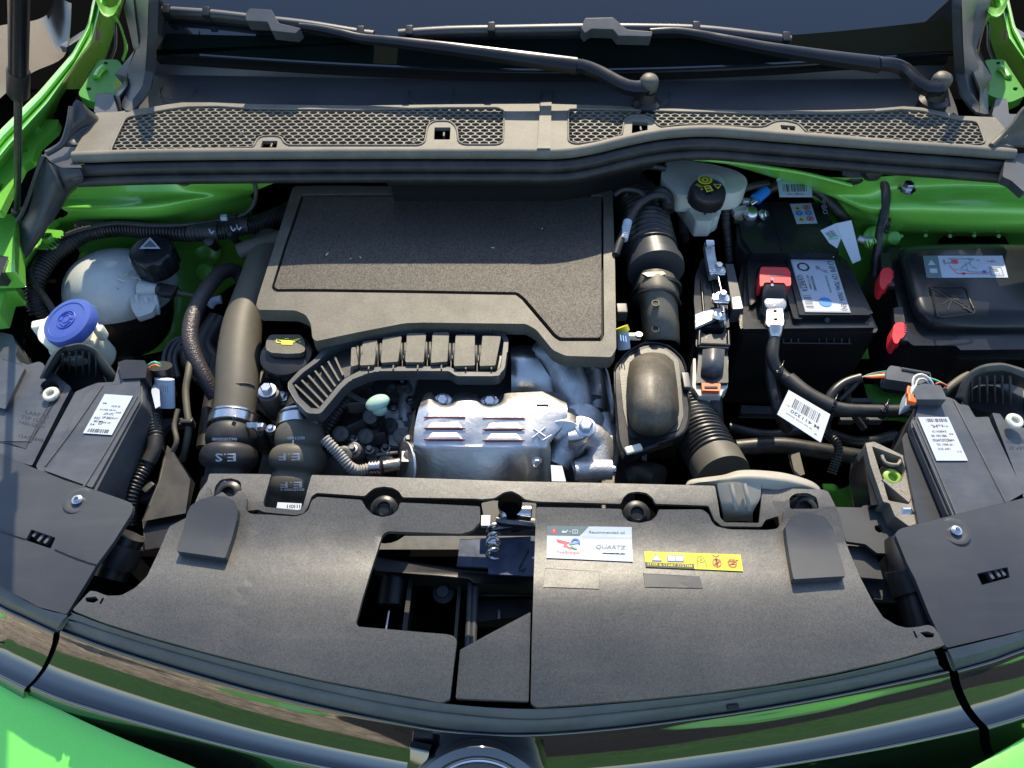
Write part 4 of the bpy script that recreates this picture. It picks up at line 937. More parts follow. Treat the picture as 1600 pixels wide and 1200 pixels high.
for u, v, z, r_, mm in ((418, 611, -.10, .011, 'steel'), (442, 620, -.12, .008, 'steel'), (423, 670, -.13, .006, 'steel'), (402, 672, -.13, .006, 'steel'), (505, 542, -.10, .008, 'steel'), (446, 606, -.14, .006, 'dark_steel'), (552, 686, -.16, .006, 'steel')):
    o = P(u, v, z); lathe('boss', o - Vector((0, 0, .02)), (0, 0, 1), [(r_ * 1.3, -.03), (r_ * 1.3, .016), (r_, .018)], 'engine_dark', eng, n=20); hexbolt('bolt', o, r_ * .72, r_ * .8, mm, eng)
for a, b, w, z in (((400, 620), (445, 655), .03, -.16), ((425, 580), (470, 600), .03, -.15), ((520, 560), (560, 620), .02, -.16)):
    p, q = P(*a, z), P(*b, z); tube('bracket_arm', [p, (p + q) / 2 + Vector((0, 0, .006)), q], w / 2, 'alu_cast', eng, sides=10, flat=.5)
for u, v, z in ((490, 700, -.2), (520, 735, -.19), (560, 730, -.2), (610, 700, -.2), (590, 660, -.18)):
    lathe('pulley', P(u, v, z), (rr.uniform(-.4, .4), -.7, .6), [(.02, 0), (.022, .004), (.018, .008), (.018, .014), (.022, .018), (.012, .02), (0, .02)], 'engine_dark', eng, n=24)

tube('gearbox_rib', px((545, 600, -.17), (600, 606, -.165), (650, 600, -.17)), .012, 'alu_cast', eng, sides=12)
tube('water_pipe', px((655, 560, -.14), (640, 600, -.15), (632, 650, -.16), (640, 690, -.18)), .011, 'alu_cast', eng, sides=14)
box('gearbox_cover', P(585, 600, -.19), .11, .05, .04, 'alu_cast', eng, rot=(.2, 0, .1), bevel=.008)
lathe('casting_plate', P(622, 668, -.165), (0, -.5, 1), [(.028, -.02), (.03, 0), (.027, .004), (.012, .005), (.010, .009), (0, .009)], 'alu_cast', eng, n=28)
tube('conduit', px((560, 585, -.13), (545, 620, -.135), (520, 655, -.14), (505, 690, -.16)), corr(.009, .005, .2), 'hose_black', eng, sides=14, step=.0013)
# oil filler cap
oc = thing('oil_filler_cap', 'round black oil filler cap with a yellow oil can mark', 'filler cap', P(448, 545, -.09))
o = P(448, 556, -.092)
lathe('cap', o, (0, -.05, 1), [(.034, -.03), (.036, -.008), (.037, .0), (.035, .004), (.022, .006), (0, .0065)], 'satin_black', oc, n=48, lobes=(12, .03, 0, 2))
hz = -.078
hp = [(416, 532), (422, 523), (470, 523), (476, 534), (477, 548), (470, 552), (448, 553), (424, 551), (415, 546)]
sheet('grip', hp, hz, .014, 'dusty_lit_plastic', oc, r=5, bevel=.003)
pr = Print([(424, 523), (470, 525), (470, 541), (424, 540)], hz, oc, base=False)
pr.poly([(.35, .45), (.72, .45), (.95, .25), (1, .32), (.72, .72), (.72, .9), (.35, .9)], 'yellow'); pr.line([(.35, .55), (.18, .4), (.18, .7), (.36, .75)], .08, 'yellow'); pr.rect(.45, .3, .6, .38, 'yellow'); pr.disc(.97, .6, .06, 'yellow'); pr.done()

# intake manifold cover (ribbed, six pads)
im = thing('intake_manifold', 'ribbed black intake manifold cover with six raised pads', 'intake manifold', P(640, 560, -.1))
zi = -.066
io = [(450, 597), (468, 578), (490, 562), (505, 545), (515, 538), (532, 531), (590, 522), (650, 514), (676, 514), (700, 511), (710, 513), (770, 515), (786, 517), (794, 530), (793, 548), (788, 575), (780, 586), (770, 588), (712, 587), (702, 580), (660, 579), (590, 580), (566, 586), (548, 594), (535, 606), (502, 644), (496, 647), (480, 645), (462, 627), (450, 607)]
ii = [(457, 599), (474, 582), (496, 566), (512, 550), (534, 538), (590, 529), (650, 521), (700, 518), (768, 521), (783, 524), (787, 534), (782, 574), (774, 581), (715, 580), (704, 573), (660, 572), (588, 573), (562, 579), (540, 590), (528, 602), (498, 638), (486, 637), (468, 620)]
sheet('rim', io, zi, .018, 'smooth_plastic', im, holes=[ii], r=3, bevel=.0012, grid=.05)
sheet('floor', ii, zi - .012, .006, 'black_plastic', im)
pads = [[(549, 543), (556, 542), (560, 570), (548, 573)], [(567, 534), (590, 531), (585, 570), (562, 571)], [(598, 528), (628, 525), (622, 565), (595, 567)], [(636, 521), (666, 521), (662, 566), (633, 566)],
        [(676, 520), (702, 519), (699, 565), (673, 567)], [(712, 523), (742, 523), (742, 571), (709, 572)], [(754, 524), (783, 525), (774, 571), (749, 572)]]
for q in pads: sheet('pad', q, zi + .005, .018, 'dusty_lit_plastic', im, r=4, bevel=.0022)
for a in ((562, 545), (592, 542), (630, 541), (669, 540), (706, 542), (747, 545)):
    for d_ in (-3, 3): tube('rib', px((a[0] + d_, a[1] - 4, zi + .001), (a[0] + d_, a[1] + 8, zi + .004), (a[0] + d_ + 1, a[1] + 22, zi - .002)), .0022, 'dusty_lit_plastic', im, sides=8)
for k in range(7):
    t_ = k / 6; a = (520 - 62 * t_ + 3, 557 + 44 * t_); b = (536 - 36 * t_, 586 + 52 * t_)
    p, q = P(a[0], a[1], zi - .002), P(b[0], b[1], zi - .002); dd = (q - p).normalized(); nx_ = Vector((0, 0, 1)).cross(dd)
    bm = bmesh.new(); 
    for s_ in (-1, 1): pass
    vs = [p + nx_ * .0012, q + nx_ * .0012, q - nx_ * .0012, p - nx_ * .0012]; a_ = [bm.verts.new(v) for v in vs]; b_ = [bm.verts.new(v - Vector((0, 0, .014))) for v in vs]
    bm.faces.new(a_); bm.faces.new(b_[::-1]); [bm.faces.new([a_[i], b_[i], b_[(i + 1) % 4], a_[(i + 1) % 4]]) for i in range(4)]
    finish('fin', bm, 'dusty_lit_plastic', im)
for u in (577, 615, 653, 690, 728, 768): box('tooth', P(u, 577, zi - .001), .002, .007, .010, 'dusty_lit_plastic', im, bevel=.0004)
for u, v in ((578, 527), (613, 522), (652, 516), (690, 515), (728, 518), (766, 519)): box('tooth', P(u, v, zi - .001), .002, .005, .010, 'dusty_lit_plastic', im, bevel=.0004)

# dipstick
dp = thing('dipstick', 'dipstick with a pale mint green round pull handle', 'dipstick', P(592, 650, -.15))
bm = bmesh.new(); bmesh.ops.create_uvsphere(bm, u_segments=28, v_segments=16, radius=1, matrix=Matrix.Translation(P(590, 629, -.092)) @ Matrix.Rotation(.35, 4, 'Z') @ Matrix.Rotation(-.15, 4, 'Y') @ Matrix.Diagonal((.0165, .0115, .0085, 1)))
finish('handle', bm, 'mint', dp)
bm = bmesh.new(); bmesh.ops.create_uvsphere(bm, u_segments=24, v_segments=14, radius=1, matrix=Matrix.Translation(P(593, 640, -.100)) @ Matrix.Diagonal((.0105, .008, .010, 1)))
finish('handle_base', bm, 'mint', dp)
tube('stick', px((594, 644, -.105), (598, 668, -.14), (603, 700, -.18)), .0055, 'black_plastic', dp)

# ================================================================ EXHAUST HEAT SHIELD + TURBO
hs = thing('heat_shield', 'shiny aluminium heat shield with six louvres over the manifold', 'heat shield', P(760, 680, -.1))
sh = [[(664, 616, -.105), (674, 613, -.098), (684, 626, -.105), (692, 631, -.108), (702, 629, -.105), (712, 616, -.098), (730, 613, -.096), (744, 617, -.098), (754, 629, -.105), (765, 632, -.108), (776, 629, -.105), (786, 616, -.098), (820, 613, -.094), (860, 612, -.094), (884, 618, -.097)],
      [(655, 636, -.089), (672, 634, -.084), (684, 636, -.084), (692, 639, -.084), (704, 637, -.084), (716, 634, -.084), (730, 633, -.084), (744, 634, -.084), (754, 638, -.084), (765, 640, -.084), (776, 638, -.084), (790, 634, -.084), (820, 632, -.083), (860, 631, -.083), (889, 640, -.087)],
      [(648, 668, -.091), (668, 668, -.088), (692, 668, -.088), (730, 668, -.088), (765, 668, -.088), (800, 668, -.088), (840, 668, -.088), (870, 668, -.090), (884, 662, -.093)],
      [(646, 690, -.097), (668, 692, -.0945), (692, 692, -.094), (730, 693, -.094), (765, 693, -.094), (800, 693, -.094), (830, 693, -.0945), (850, 693, -.096), (862, 690, -.099)],
      [(646, 704, -.106), (668, 706, -.101), (692, 706, -.100), (730, 707, -.100), (765, 707, -.100), (800, 707, -.100), (830, 707, -.102), (850, 707, -.104), (861, 704, -.108)],
      [(649, 760, -.150), (668, 764, -.146), (692, 766, -.146), (730, 768, -.146), (765, 770, -.146), (800, 770, -.146), (830, 770, -.146), (850, 770, -.148), (861, 764, -.150)]]
loft('shield_sheet', sh, 'alu', hs, n=90, thick=.0015, sub=5, ang=60)
loft('shield_side', [[(649, 640, -.094), (646, 690, -.096), (649, 760, -.172)], [(640, 650, -.13), (636, 700, -.13), (644, 770, -.2)]], 'alu_brown', hs, n=20, thick=.0015, sub=1)
zl = lambda v: -.084 - .004 * max(0, v - 636) / 32 - .002 * max(0, v - 668) / 25
for v in (651, 668, 685.5):
    for a, b in ((663, 726), (755, 819)):
        v_ = v + (0 if a < 700 else 1.5)
        bm = loft_bm([[(a + 8, v_ - 9, zl(v_ - 9) - .001), (a + 12, v_ - 10, zl(v_ - 10) - .0002), (b - 12, v_ - 10, zl(v_ - 10) - .0002), (b - 8, v_ - 9, zl(v_ - 9) - .001)], [(a + 4, v_ - 4, zl(v_ - 4) - .001), (a + 8, v_ - 5, zl(v_ - 5) + .0022), (b - 8, v_ - 5, zl(v_ - 5) + .0022), (b - 4, v_ - 4, zl(v_ - 4) - .001)],
                      [(a, v_, zl(v_) - .001), (a + 4, v_, zl(v_) + .0024), (b - 4, v_, zl(v_) + .0024), (b, v_, zl(v_) - .001)]], 24, .001, sub=4, smooth_rows=False)
        finish('louvre', bm, 'alu', hs, ang=60)
        p, q = P(a - 1, v_ + 1.2, zl(v_) + .0016), P(b + 1, v_ + 1.2, zl(v_) + .0016)
        finish('louvre_slot', tube_bm([p, q], .0009, 6, 1, smooth_path=False), 'slot_red', hs)
finish('louvre_slot', tube_bm([P(838, 632, -.0815), P(858, 632, -.0815)], .0010, 6, 1, smooth_path=False), 'slot_red', hs)
finish('louvre_slot', tube_bm([P(831, 740, -.134), P(850, 741, -.134)], .0010, 6, 1, smooth_path=False), 'ink', hs)
for u, v, z in ((692, 629, -.104), (765, 631, -.104)): hexbolt('bolt', P(u, v, z), .0075, .010, 'steel', hs, axis=(0, -.15, 1), washer=1.7)
hexbolt('bolt', P(839, 722, -.112), .0045, .005, 'steel', hs, axis=(0, -.7, .7))
for a, b in (((832, 684), (852, 668)), ((834, 670), (852, 682)), ((848, 688), (862, 680)), ((836, 677), (846, 686))): tube('pressed_mark', [P(*a, zl(a[1]) + .0004), P(*b, zl(b[1]) + .0004)], .0012, 'alu', hs, sides=6)
# upper outlet and curved casting
tu = thing('turbocharger', 'cast aluminium turbocharger with curved outlet elbow and clamp', 'turbocharger', P(880, 640, -.12))
loft('outlet_shield', [[(799, 541, -.10), (817, 539, -.098), (836, 541, -.10)], [(798, 554, -.094), (817, 554, -.092), (838, 556, -.094)], [(799, 566, -.096), (817, 568, -.094), (846, 566, -.097)], [(799, 590, -.108), (817, 592, -.106), (862, 590, -.112)], [(799, 622, -.13), (817, 622, -.128), (886, 622, -.135)]], 'alu', tu, n=30, thick=.0015, sub=5)
tube('elbow', px((836, 556, -.115), (858, 560, -.112), (880, 576, -.112), (892, 600, -.115), (900, 625, -.12), (902, 650, -.13)), lambda s, T: .020 + .004 * math.sin(3.1 * s / T), 'alu_cast', tu, sides=24)
lathe('housing', P(905, 672, -.135), (.25, -.55, .8), [(.012, -.03), (.034, -.02), (.038, 0), (.036, .012), (.026, .018), (.012, .02), (0, .02)], 'alu_cast', tu, n=36)
tube('volute', px((868, 726, -.14), (880, 700, -.13), (892, 686, -.12), (918, 680, -.12), (936, 694, -.13), (934, 724, -.14), (900, 742, -.15)), .019, 'alu_cast', tu, sides=20)
loft('flange_plate', [[(890, 660, -.10), (902, 651, -.098), (918, 653, -.098), (929, 662, -.10)], [(888, 684, -.095), (905, 682, -.093), (920, 680, -.093), (930, 668, -.098)], [(890, 702, -.115), (902, 700, -.113), (914, 692, -.113), (924, 680, -.115)]], 'alu', tu, n=24, thick=.006, sub=4)
hexbolt('bolt', P(915, 668, -.093), .009, .010, 'steel', tu, axis=(0, -.1, 1), washer=1.5)
tube('actuator', px((898, 736, -.13), (930, 734, -.13), (956, 734, -.13)), .013, 'alu_cast', tu, sides=20)
tube('actuator_boss', px((950, 734, -.13), (962, 735, -.13)), .007, 'steel', tu, sides=12)
tube('compressor_ring', px((944, 655, -.14), (950, 690, -.14), (944, 725, -.15)), .017, 'alu_cast', tu, sides=16)
bm = lathe_bm(P(880, 690, -.112), (.05, .9, -.45), [(.030, 0), (.031, .002)] + [(.031 - .002 * (i % 2), .002 + i * .0045) for i in range(1, 12)] + [(.026, .054)], 40)
finish('pleated_collar', bm, 'alu', tu, ang=70)
sheet('tag', [(861, 727), (878, 728), (884, 752), (862, 752)], -.10, .0006, 'paper', tu)
for k in range(4): lathe('hose_collar', P(922 + k * 3, 585 + k * 22, -.14), (.2, -.8, .5), [(.014, 0), (.014, .008), (.010, .010), (0, .01)], 'dark_steel' if k % 2 else 'engine_dark', tu, n=20)
tube('wastegate_body', px((912, 570, -.14), (925, 585, -.14), (930, 620, -.14), (930, 650, -.15)), .016, 'alu_cast', tu, sides=14)
tube('oil_feed_pipe', px((900, 563, -.10), (918, 567, -.095), (938, 572, -.095), (946, 582, -.095), (952, 610, -.10), (958, 640, -.105), (958, 655, -.12)), .0045, 'dark_steel', tu, sides=10)
# oxygen sensor and its sheathed lead
ox = thing('oxygen_sensor', 'brown metal sensor screwed into the left of the heat shield with corrugated lead', 'sensor', P(625, 725, -.13))
tube('sensor_body', px((645, 722, -.13), (632, 724, -.13), (612, 727, -.13), (600, 729, -.13)), lambda s, T: .012 if s < .012 else .0085, 'alu_brown', ox, sides=16, step=.003)
lathe('nut', P(640, 722, -.13), (-1, -.05, .1), [(.016, 0), (.016, .010), (.012, .012), (0, .012)], 'dark_steel', ox, n=6)
tube('ferrule', px((594, 730, -.13), (578, 731, -.13)), corr(.0088, .004, .2), 'steel', ox, sides=16, step=.001)
tube('lead', px((580, 731, -.13), (560, 735, -.13), (545, 728, -.12), (530, 710, -.11), (516, 695, -.10), (507, 685, -.095)), corr(.0068, .004, .22), 'tape', ox, sides=12, step=.001)
lathe('flange', P(636, 728, -.135), (-.9, -.3, .4), [(.032, 0), (.032, .003), (.018, .005), (0, .005)], 'alu', ox, n=30)

# ================================================================ CHARGE AIR HOSES (left front)
def clampband(name, c, ax, r, parent, w=.013):
    lathe('clamp_band', Vector(c) - Vector(ax).normalized() * w / 2, ax, [(r, 0), (r + .0012, .0008), (r + .0012, w - .0008), (r, w)], 'steel', parent, n=48)
def boot(pts, r, bul, parent, m):
    def f(s, T):
        k = s / T
        return r * (1 + max(a * math.sqrt(max(0, 1 - ((k - c) / w) ** 2)) for c, w, a in bul))
    return tube('rubber_boot', pts, f, m, parent, sides=32, step=.0025)
aL = thing('intake_hose', 'thick dusty black intake pipe at left with hose clamp and bulging rubber boot', 'hose', P(360, 700, -.12))
pt = px((424, 380, -.125), (408, 430, -.115), (392, 470, -.110), (379, 510, -.108), (373, 560, -.110), (370, 610, -.114), (366, 650, -.12))
tube('pipe', pt, lambda s, T: .0285 + .001 * math.sin(s * 30), 'hose_grey', aL, sides=32)
tube('pipe_seam', px((345, 608, -.101), (358, 602, -.093), (372, 599, -.088), (388, 599, -.094), (398, 603, -.104)), .0012, 'hose_grey', aL, sides=6)
boot(px((367, 650, -.118), (362, 680, -.122), (359, 705, -.128), (357, 730, -.135), (354, 760, -.15), (352, 800, -.18)), .028, [(.245, .085, .16), (.44, .10, .32), (.72, .09, .16)], aL, 'rubber')
dxl = (P(362, 680, -.122) - P(367, 650, -.118)).normalized()
clampband('clamp', P(365, 662, -.120), dxl, .0315, aL); clampband('clamp', P(367, 652, -.119), dxl, .0315, aL, .003)
for k in range(5): tube('worm_thread', px((387 + k * 3.2, 660, -.098), (388 + k * 3.2, 668, -.102)), .0022, 'steel', aL, sides=6)
hexbolt('worm_screw', P(402, 668, -.112), .006, .010, 'steel', aL, axis=(1, -.1, .3), washer=1.2)
box('clamp_lug', P(366, 652, -.088), .005, .003, .006, 'steel', aL, bevel=.001)
bL = thing('intake_hose', 'dark rubber charge air hose with white lettering right of the thick intake pipe', 'hose', P(468, 700, -.12))
tube('pipe', px((482, 560, -.17), (478, 610, -.14), (473, 650, -.125)), .025, 'hose_black', bL, sides=28)
boot(px((473, 650, -.120), (469, 680, -.123), (467, 705, -.130), (463, 740, -.14), (456, 780, -.16), (450, 830, -.19)), .028, [(.22, .085, .15), (.40, .095, .32), (.60, .08, .16)], bL, 'hose_grey')
clampband('clamp', P(471, 665, -.122), dxl, .0312, bL, .015)
clampband('clamp', P(474, 652, -.121), dxl, .0315, bL, .003)
def onboot(c, r, body, size, parent, up=.62):
    """lettering printed on the crown of a boot, reading from behind the car as in the photo"""
    vs, fs, tw = text_tris(body); bm = bmesh.new(); out = []
    for v in vs:
        a = -v.x * size / r; out.append(bm.verts.new(c + Vector((math.sin(a) * r, v.y * size * -.85, math.cos(a) * r)) + Vector((0, 0, 0)) + Vector((0, -v.y * size * -.2, v.y * size * .0))))
    for f in fs:
        try: bm.faces.new([out[i] for i in f])
        except ValueError: pass
    finish('lettering', bm, 'ink_white', parent, smooth=False)
def lettering(u, v, z, body, w, h, parent, m='ink_white', rot=180, name='lettering', bend=0):
    """flat letters standing on a surface point; w,h in metres; tilted to face up-front"""
    vs, fs, tw = text_tris(body); bm = bmesh.new(); c = P(u, v, z); k = w / max(tw, 1e-6); co, si = math.cos(R(rot)), math.sin(R(rot)); out = []
    ex = Vector((1, 0, 0)); ey = Vector((0, .80, .60)); en = ex.cross(ey)
    for q in vs:
        x, y = q.x * k, q.y * h; x, y = x * co - y * si, x * si + y * co
        out.append(bm.verts.new(c + ex * x + ey * y - en * (bend * x * x)))
    for f in fs:
        try: bm.faces.new([out[i] for i in f])
        except ValueError: pass
    return finish(name, bm, m, parent, smooth=False)
lettering(352, 714, -.0925, 'E.S', .026, .014, aL, bend=14); lettering(349, 686, -.0945, '0625ESE080', .032, .005, aL, bend=14); lettering(351, 692, -.098, '8', .003, .005, aL)
lettering(452, 713, -.0960, 'E.F', .027, .013, bL, bend=14); lettering(462, 684, -.0945, 'BEST080', .022, .005, bL, bend=14); lettering(458, 690, -.098, 'I', .002, .006, bL)
lettering(455, 757, -.112, 'E.F', .027, .011, bL, bend=10); lettering(456, 765, -.119, '8E3E5080 0', .030, .004, bL, bend=10); lettering(352, 752, -.110, 'S', .010, .010, aL)
sheet('hose_sticker', [(434, 785), (471, 787), (469, 797), (432, 795)], -.118, .001, 'paper', bL)
lettering(458, 791, -.1165, 'I1I0I1', .016, .006, bL, m='ink')
lettering(456, 668, -.0935, 'III II', .022, .004, bL, m='ink_grey')

# braided loom, left, and small hoses
bh = thing('braided_hose', 'braided black hose looping down beside the thick intake pipe', 'hose', P(300, 500, -.12))
tube('sleeve', px((392, 455, -.17), (382, 440, -.15), (366, 423, -.13), (346, 426, -.115), (328, 445, -.105), (312, 470, -.100), (300, 500, -.10), (297, 530, -.105), (305, 560, -.115), (320, 590, -.13), (338, 620, -.15)), .0115, 'braid', bh, sides=20)
vh = thing('vent_hose', 'grey hose stub entering beside the top left of the engine cover', 'hose', P(395, 385, -.1))
tube('stub', px((374, 393, -.105), (400, 384, -.10), (440, 372, -.10)), .0130, 'hose_grey', vh, sides=20)
lh = thing('loom', 'fat corrugated black loom curving along the left strut tower', 'wiring loom', P(200, 360, -.09))
lp = px((460, 325, -.10), (415, 345, -.095), (365, 358, -.088), (310, 364, -.085), (250, 362, -.085), (190, 356, -.085), (145, 362, -.085), (110, 378, -.085), (78, 402, -.09), (58, 435, -.10), (54, 470, -.12), (70, 505, -.15), (90, 530, -.19))
tube('conduit', lp, corr(.0128, .0052, .22), 'hose_black', lh, sides=18, step=.0013)
for u, v, z in ((145, 358, -.073), (320, 362, -.072), (368, 352, -.075)):
    c = P(u, v, z - .012); tube('tape_wrap', [c + Vector((-.022, -.001, 0)), c + Vector((.022, .001, 0))], .0137, 'rubber', lh, sides=18)
tube('thin_cable', px((396, 276, -.02), (400, 300, -.04), (396, 320, -.06), (380, 335, -.072), (352, 342, -.075), (300, 350, -.072), (240, 352, -.068), (180, 349, -.068), (130, 358, -.070), (100, 368, -.070)), .0035, 'rubber', lh, sides=10)
tube('thin_cable', px((62, 402, -.085), (50, 425, -.09), (56, 445, -.095), (75, 472, -.10), (92, 500, -.11)), .0048, 'rubber', lh, sides=10)
box('white_marker', P(350, 340, -.070), .0095, .0075, .007, 'paper', lh, rot=(0, 0, .12), bevel=.0005)
box('cable_clip', P(366, 339, -.074), .010, .012, .012, 'black_plastic', lh, bevel=.002)
for u, v in ((330, 361), (364, 357), (373, 355)): tube('clip_wire', px((u - 3, v - 3, -.066), (u, v + 4, -.067), (u + 4, v, -.066)), .0013, 'ink_white', lh, sides=6)
lathe('clip_foot', P(330, 380, -.10), (0, -.4, .8), [(.006, -.02), (.007, 0), (.009, .012), (.004, .016)], 'black_plastic', lh, n=14)
lathe('clip_foot', P(368, 375, -.10), (0, -.4, .8), [(.005, -.03), (.006, 0), (.007, .02), (.004, .026)], 'black_plastic', lh, n=14)
for u, v, hh in ((289, 283, .004), (1416, 296, -.002)):       # strut mounting bolts
    t_ = thing('strut_bolt', 'zinc hexagon bolt with washer on the %s strut tower' % ('left' if u < 800 else 'right'), 'bolt', P(u, v, -.03), 'strut tower bolts')
    o = P(u, v, -.030 if u < 800 else -.024); hexbolt('bolt_head', o, .0085, .011, 'steel', t_, washer=1.55)

for k, (u, v, z) in enumerate(((1300, 634, -.108), (1380, 642, -.108), (1216, 582, -.108))):
    t_ = thing('cable_tie', ['black cable tie on the thick cable just right of the large hanging tag', 'black cable tie on the thick cable near the right headlamp box', 'black cable tie on the thick cable just below the tinned battery lug'][k], 'cable tie', P(u, v, z))
    tube('band', [P(u - 2, v, z - .012) + Vector((.0105 * math.sin(a) * .2, .0105 * math.cos(a), .0105 * math.sin(a))) for a in [i * .5 for i in range(13)]], .0012, 'arm_black', t_, sides=6)
    box('head', P(u, v, z - .002), .005, .006, .004, 'arm_black', t_, bevel=.001); tube('tail', [P(u, v, z), P(u + 6, v - 10, z + .004), P(u + 9, v - 18, z + .002)], .0009, 'arm_black', t_, sides=6)
# ================================================================ COOLANT TANK
ct = thing('coolant_tank', 'round milky translucent coolant tank with dark lower half', 'coolant tank', P(186, 470, -.2))
cc = P(186, 464, -.172); Rx, Ry, Rz = .0815, .083, .075
TM = Matrix.Rotation(R(-17), 3, 'X')
def ball(name, z0, z1, m, k=1.0, nn=20):
    bm = bmesh.new(); prev = None
    for i in range(nn + 1):
        t_ = z0 + (z1 - z0) * i / nn; zz = math.sin(t_); rr_ = math.cos(t_) ** .85 if math.cos(t_) > 1e-6 else 0
        ring = []
        for a in [2 * math.pi * q / 56 for q in range(56)]:
            ripple = 1 + .012 * math.cos(a * 6) * (1 if 0 < t_ < 1.2 else 0)
            ring.append(bm.verts.new(cc + TM @ Vector((Rx * rr_ * k * math.cos(a) * ripple + 1e-5, Ry * rr_ * k * math.sin(a) * ripple, Rz * zz * (1.0 if zz > 0 else 1.35)))))
        if prev:
            for q in range(56): bm.faces.new([prev[q], prev[(q + 1) % 56], ring[(q + 1) % 56], ring[q]])
        prev = ring
    bm.faces.new(prev); return finish(name, bm, m, ct, ang=60)
ball('upper_shell', 0, 1.5, 'tank_white'); ball('lower_shell', -1.5, 0, 'satin_black', .99)
finish('weld_flange', lathe_bm(cc + Vector((0, 0, -.003)), TM @ Vector((0, 0, 1)), [(Rx * .97, 0), (Rx * 1.035, 0), (Rx * 1.035, .006), (Rx * .97, .006)], 64), 'tank_white', ct, ang=40)
for a, k in ((.3, .80), (-.5, .86), (1.2, .9)):
    tube('moulded_rib', [cc + Vector((Rx * k * math.cos(a + q * .14), Ry * k * math.sin(a + q * .14), Rz * math.sqrt(max(0, 1 - (k ** 2))) * .93)) for q in range(8)], .0016, 'tank_white', ct, sides=8)
rr = random.Random(5)
for k in range(16):                                             # webs and swirls showing through the milky wall
    u, v = 178 + rr.uniform(0, 55), 422 + rr.uniform(0, 36); zt = -.172 + .073 * math.sqrt(max(.02, 1 - ((P(u, v, -.12).x - cc.x) / Rx) ** 2 - ((P(u, v, -.115).y - cc.y) / Ry) ** 2))
    a = rr.uniform(-.9, .4); L_ = rr.uniform(5, 20)
    tube('inner_web', [P(u, v, zt - .004), P(u + L_ * .5 * math.cos(a), v - L_ * .5 * math.sin(a) + 2, zt - .002), P(u + L_ * math.cos(a), v - L_ * math.sin(a), zt - .006)], .0013, 'tank_milky', ct, sides=6)
for u in (213, 228, 243): tube('outlet_rib', px((u, 466 - abs(u - 228) * .2, -.124), (u + 3, 478, -.130), (u + 4, 490, -.142)), .0035, 'tank_white', ct, sides=8)
sheet('outlet_step', [(203, 466), (214, 458), (228, 460), (240, 456), (247, 470), (238, 488), (214, 496), (206, 484)], -.126, .010, 'tank_white', ct, r=5, bevel=.004)
lathe('neck', P(239, 420, -.13), (.03, 0, 1), [(.030, -.03), (.028, 0), (.026, .03)], 'tank_white', ct, n=36)
co = P(238, 396, -.085)
lathe('cap', co, (.02, -.06, 1), [(.031, -.030), (.0335, -.028), (.0345, -.004), (.0335, .002), (.0315, .006), (.029, .0085), (.012, .009), (0, .009)], 'satin_black', ct, n=72, lobes=(9, .06, 1, 3))
pr = Print([(217, 370), (251, 370), (251, 391), (217, 391)], -.0725, ct, base=False)
pr.poly([(.52, .05), (1.0, .92), (.02, .92)], 'ink_white'); pr.poly([(.52, .28), (.84, .80), (.19, .80)], 'ink_soft')
pr.line([(.42, .74), (.50, .50), (.62, .62), (.58, .78)], .10, 'ink_white'); pr.line([(.30, .76), (.75, .76)], .06, 'ink_white'); pr.line([(.5, .45), (.6, .58)], .08, 'ink_white'); pr.done()
cq = px((246, 454, -.125), (256, 455, -.125)); 
tube('hose_nipple', px((222, 452, -.128), (250, 454, -.126)), lambda s, T: .015 - .006 * s / T, 'tank_white', ct, sides=20)
hcl = thing('quick_connector', 'small black quick connector and thin pipe leaving the coolant tank', 'hose connector', P(262, 455, -.12))
tube('collar', px((249, 452, -.123), (262, 456, -.123)), .0105, 'black_plastic', hcl, sides=8)
box('latch', P(263, 455, -.118), .026, .022, .010, 'black_plastic', hcl, rot=(0, 0, -.2), bevel=.003)
tube('pipe', px((268, 456, -.123), (285, 459, -.125), (310, 463, -.13)), lambda s, T: .0055 if s < .012 else .0032, 'hose_grey', hcl, sides=10, step=.003)
for k in range(3): lathe('ridge', P(272 + k * 3.5, 456 + k * .6, -.124), (1, -.1, 0), [(.0065, 0), (.0065, .0015)], 'hose_grey', hcl, n=14)
tube('outlet_hose', px((200, 520, -.22), (200, 545, -.24), (205, 580, -.26)), .019, 'rubber', ct, sides=18)
gl_ = thing('silver_fitting', 'small pale fitting behind the braided hose', 'fitting', P(335, 472, -.15))
tube('body', px((328, 477, -.14), (336, 470, -.14), (346, 468, -.14)), .0068, 'paper', gl_, sides=14)

# washer filler
wf = thing('washer_filler', 'washer fluid filler neck with bright blue hinged cap', 'filler neck', P(118, 535, -.1))
wo = P(107, 502, -.062)
lathe('cap', wo, (-.22, -.18, 1), [(.034, -.014), (.0365, -.012), (.037, -.002), (.035, .003), (.028, .0045), (.0275, .0035), (0, .005)], 'blue_plastic', wf, n=56)
wt = P(103, 490, -.0575); ax_ = Vector((-.22, -.18, 1)).normalized(); e1 = Vector((1, 0, .22)).normalized(); e2 = ax_.cross(e1)
bm = bmesh.new()
def circ(c, r_, n=36, a0=0, a1=360): return [c + e1 * math.cos(R(a0 + (a1 - a0) * i / n)) * r_ + e2 * math.sin(R(a0 + (a1 - a0) * i / n)) * r_ for i in range(n + 1)]
wc = wo + ax_ * .0048
for pth in (circ(wc, .0135), circ(wc + e2 * .001, .006, a0=15, a1=345), [wc - e1 * .0105, wc - e1 * .0045], [wc + e1 * .0045, wc + e1 * .0105], [wc + e2 * .007 - e1 * .008, wc + e2 * .012, wc + e2 * .007 + e1 * .008], [wc - e2 * .005 - e1 * .008, wc - e2 * .011, wc - e2 * .005 + e1 * .008]):
    tube_bm(pth, .0008, 6, .002, bm=bm, smooth_path=False)
finish('moulded_symbol', bm, 'ink_navy', wf)
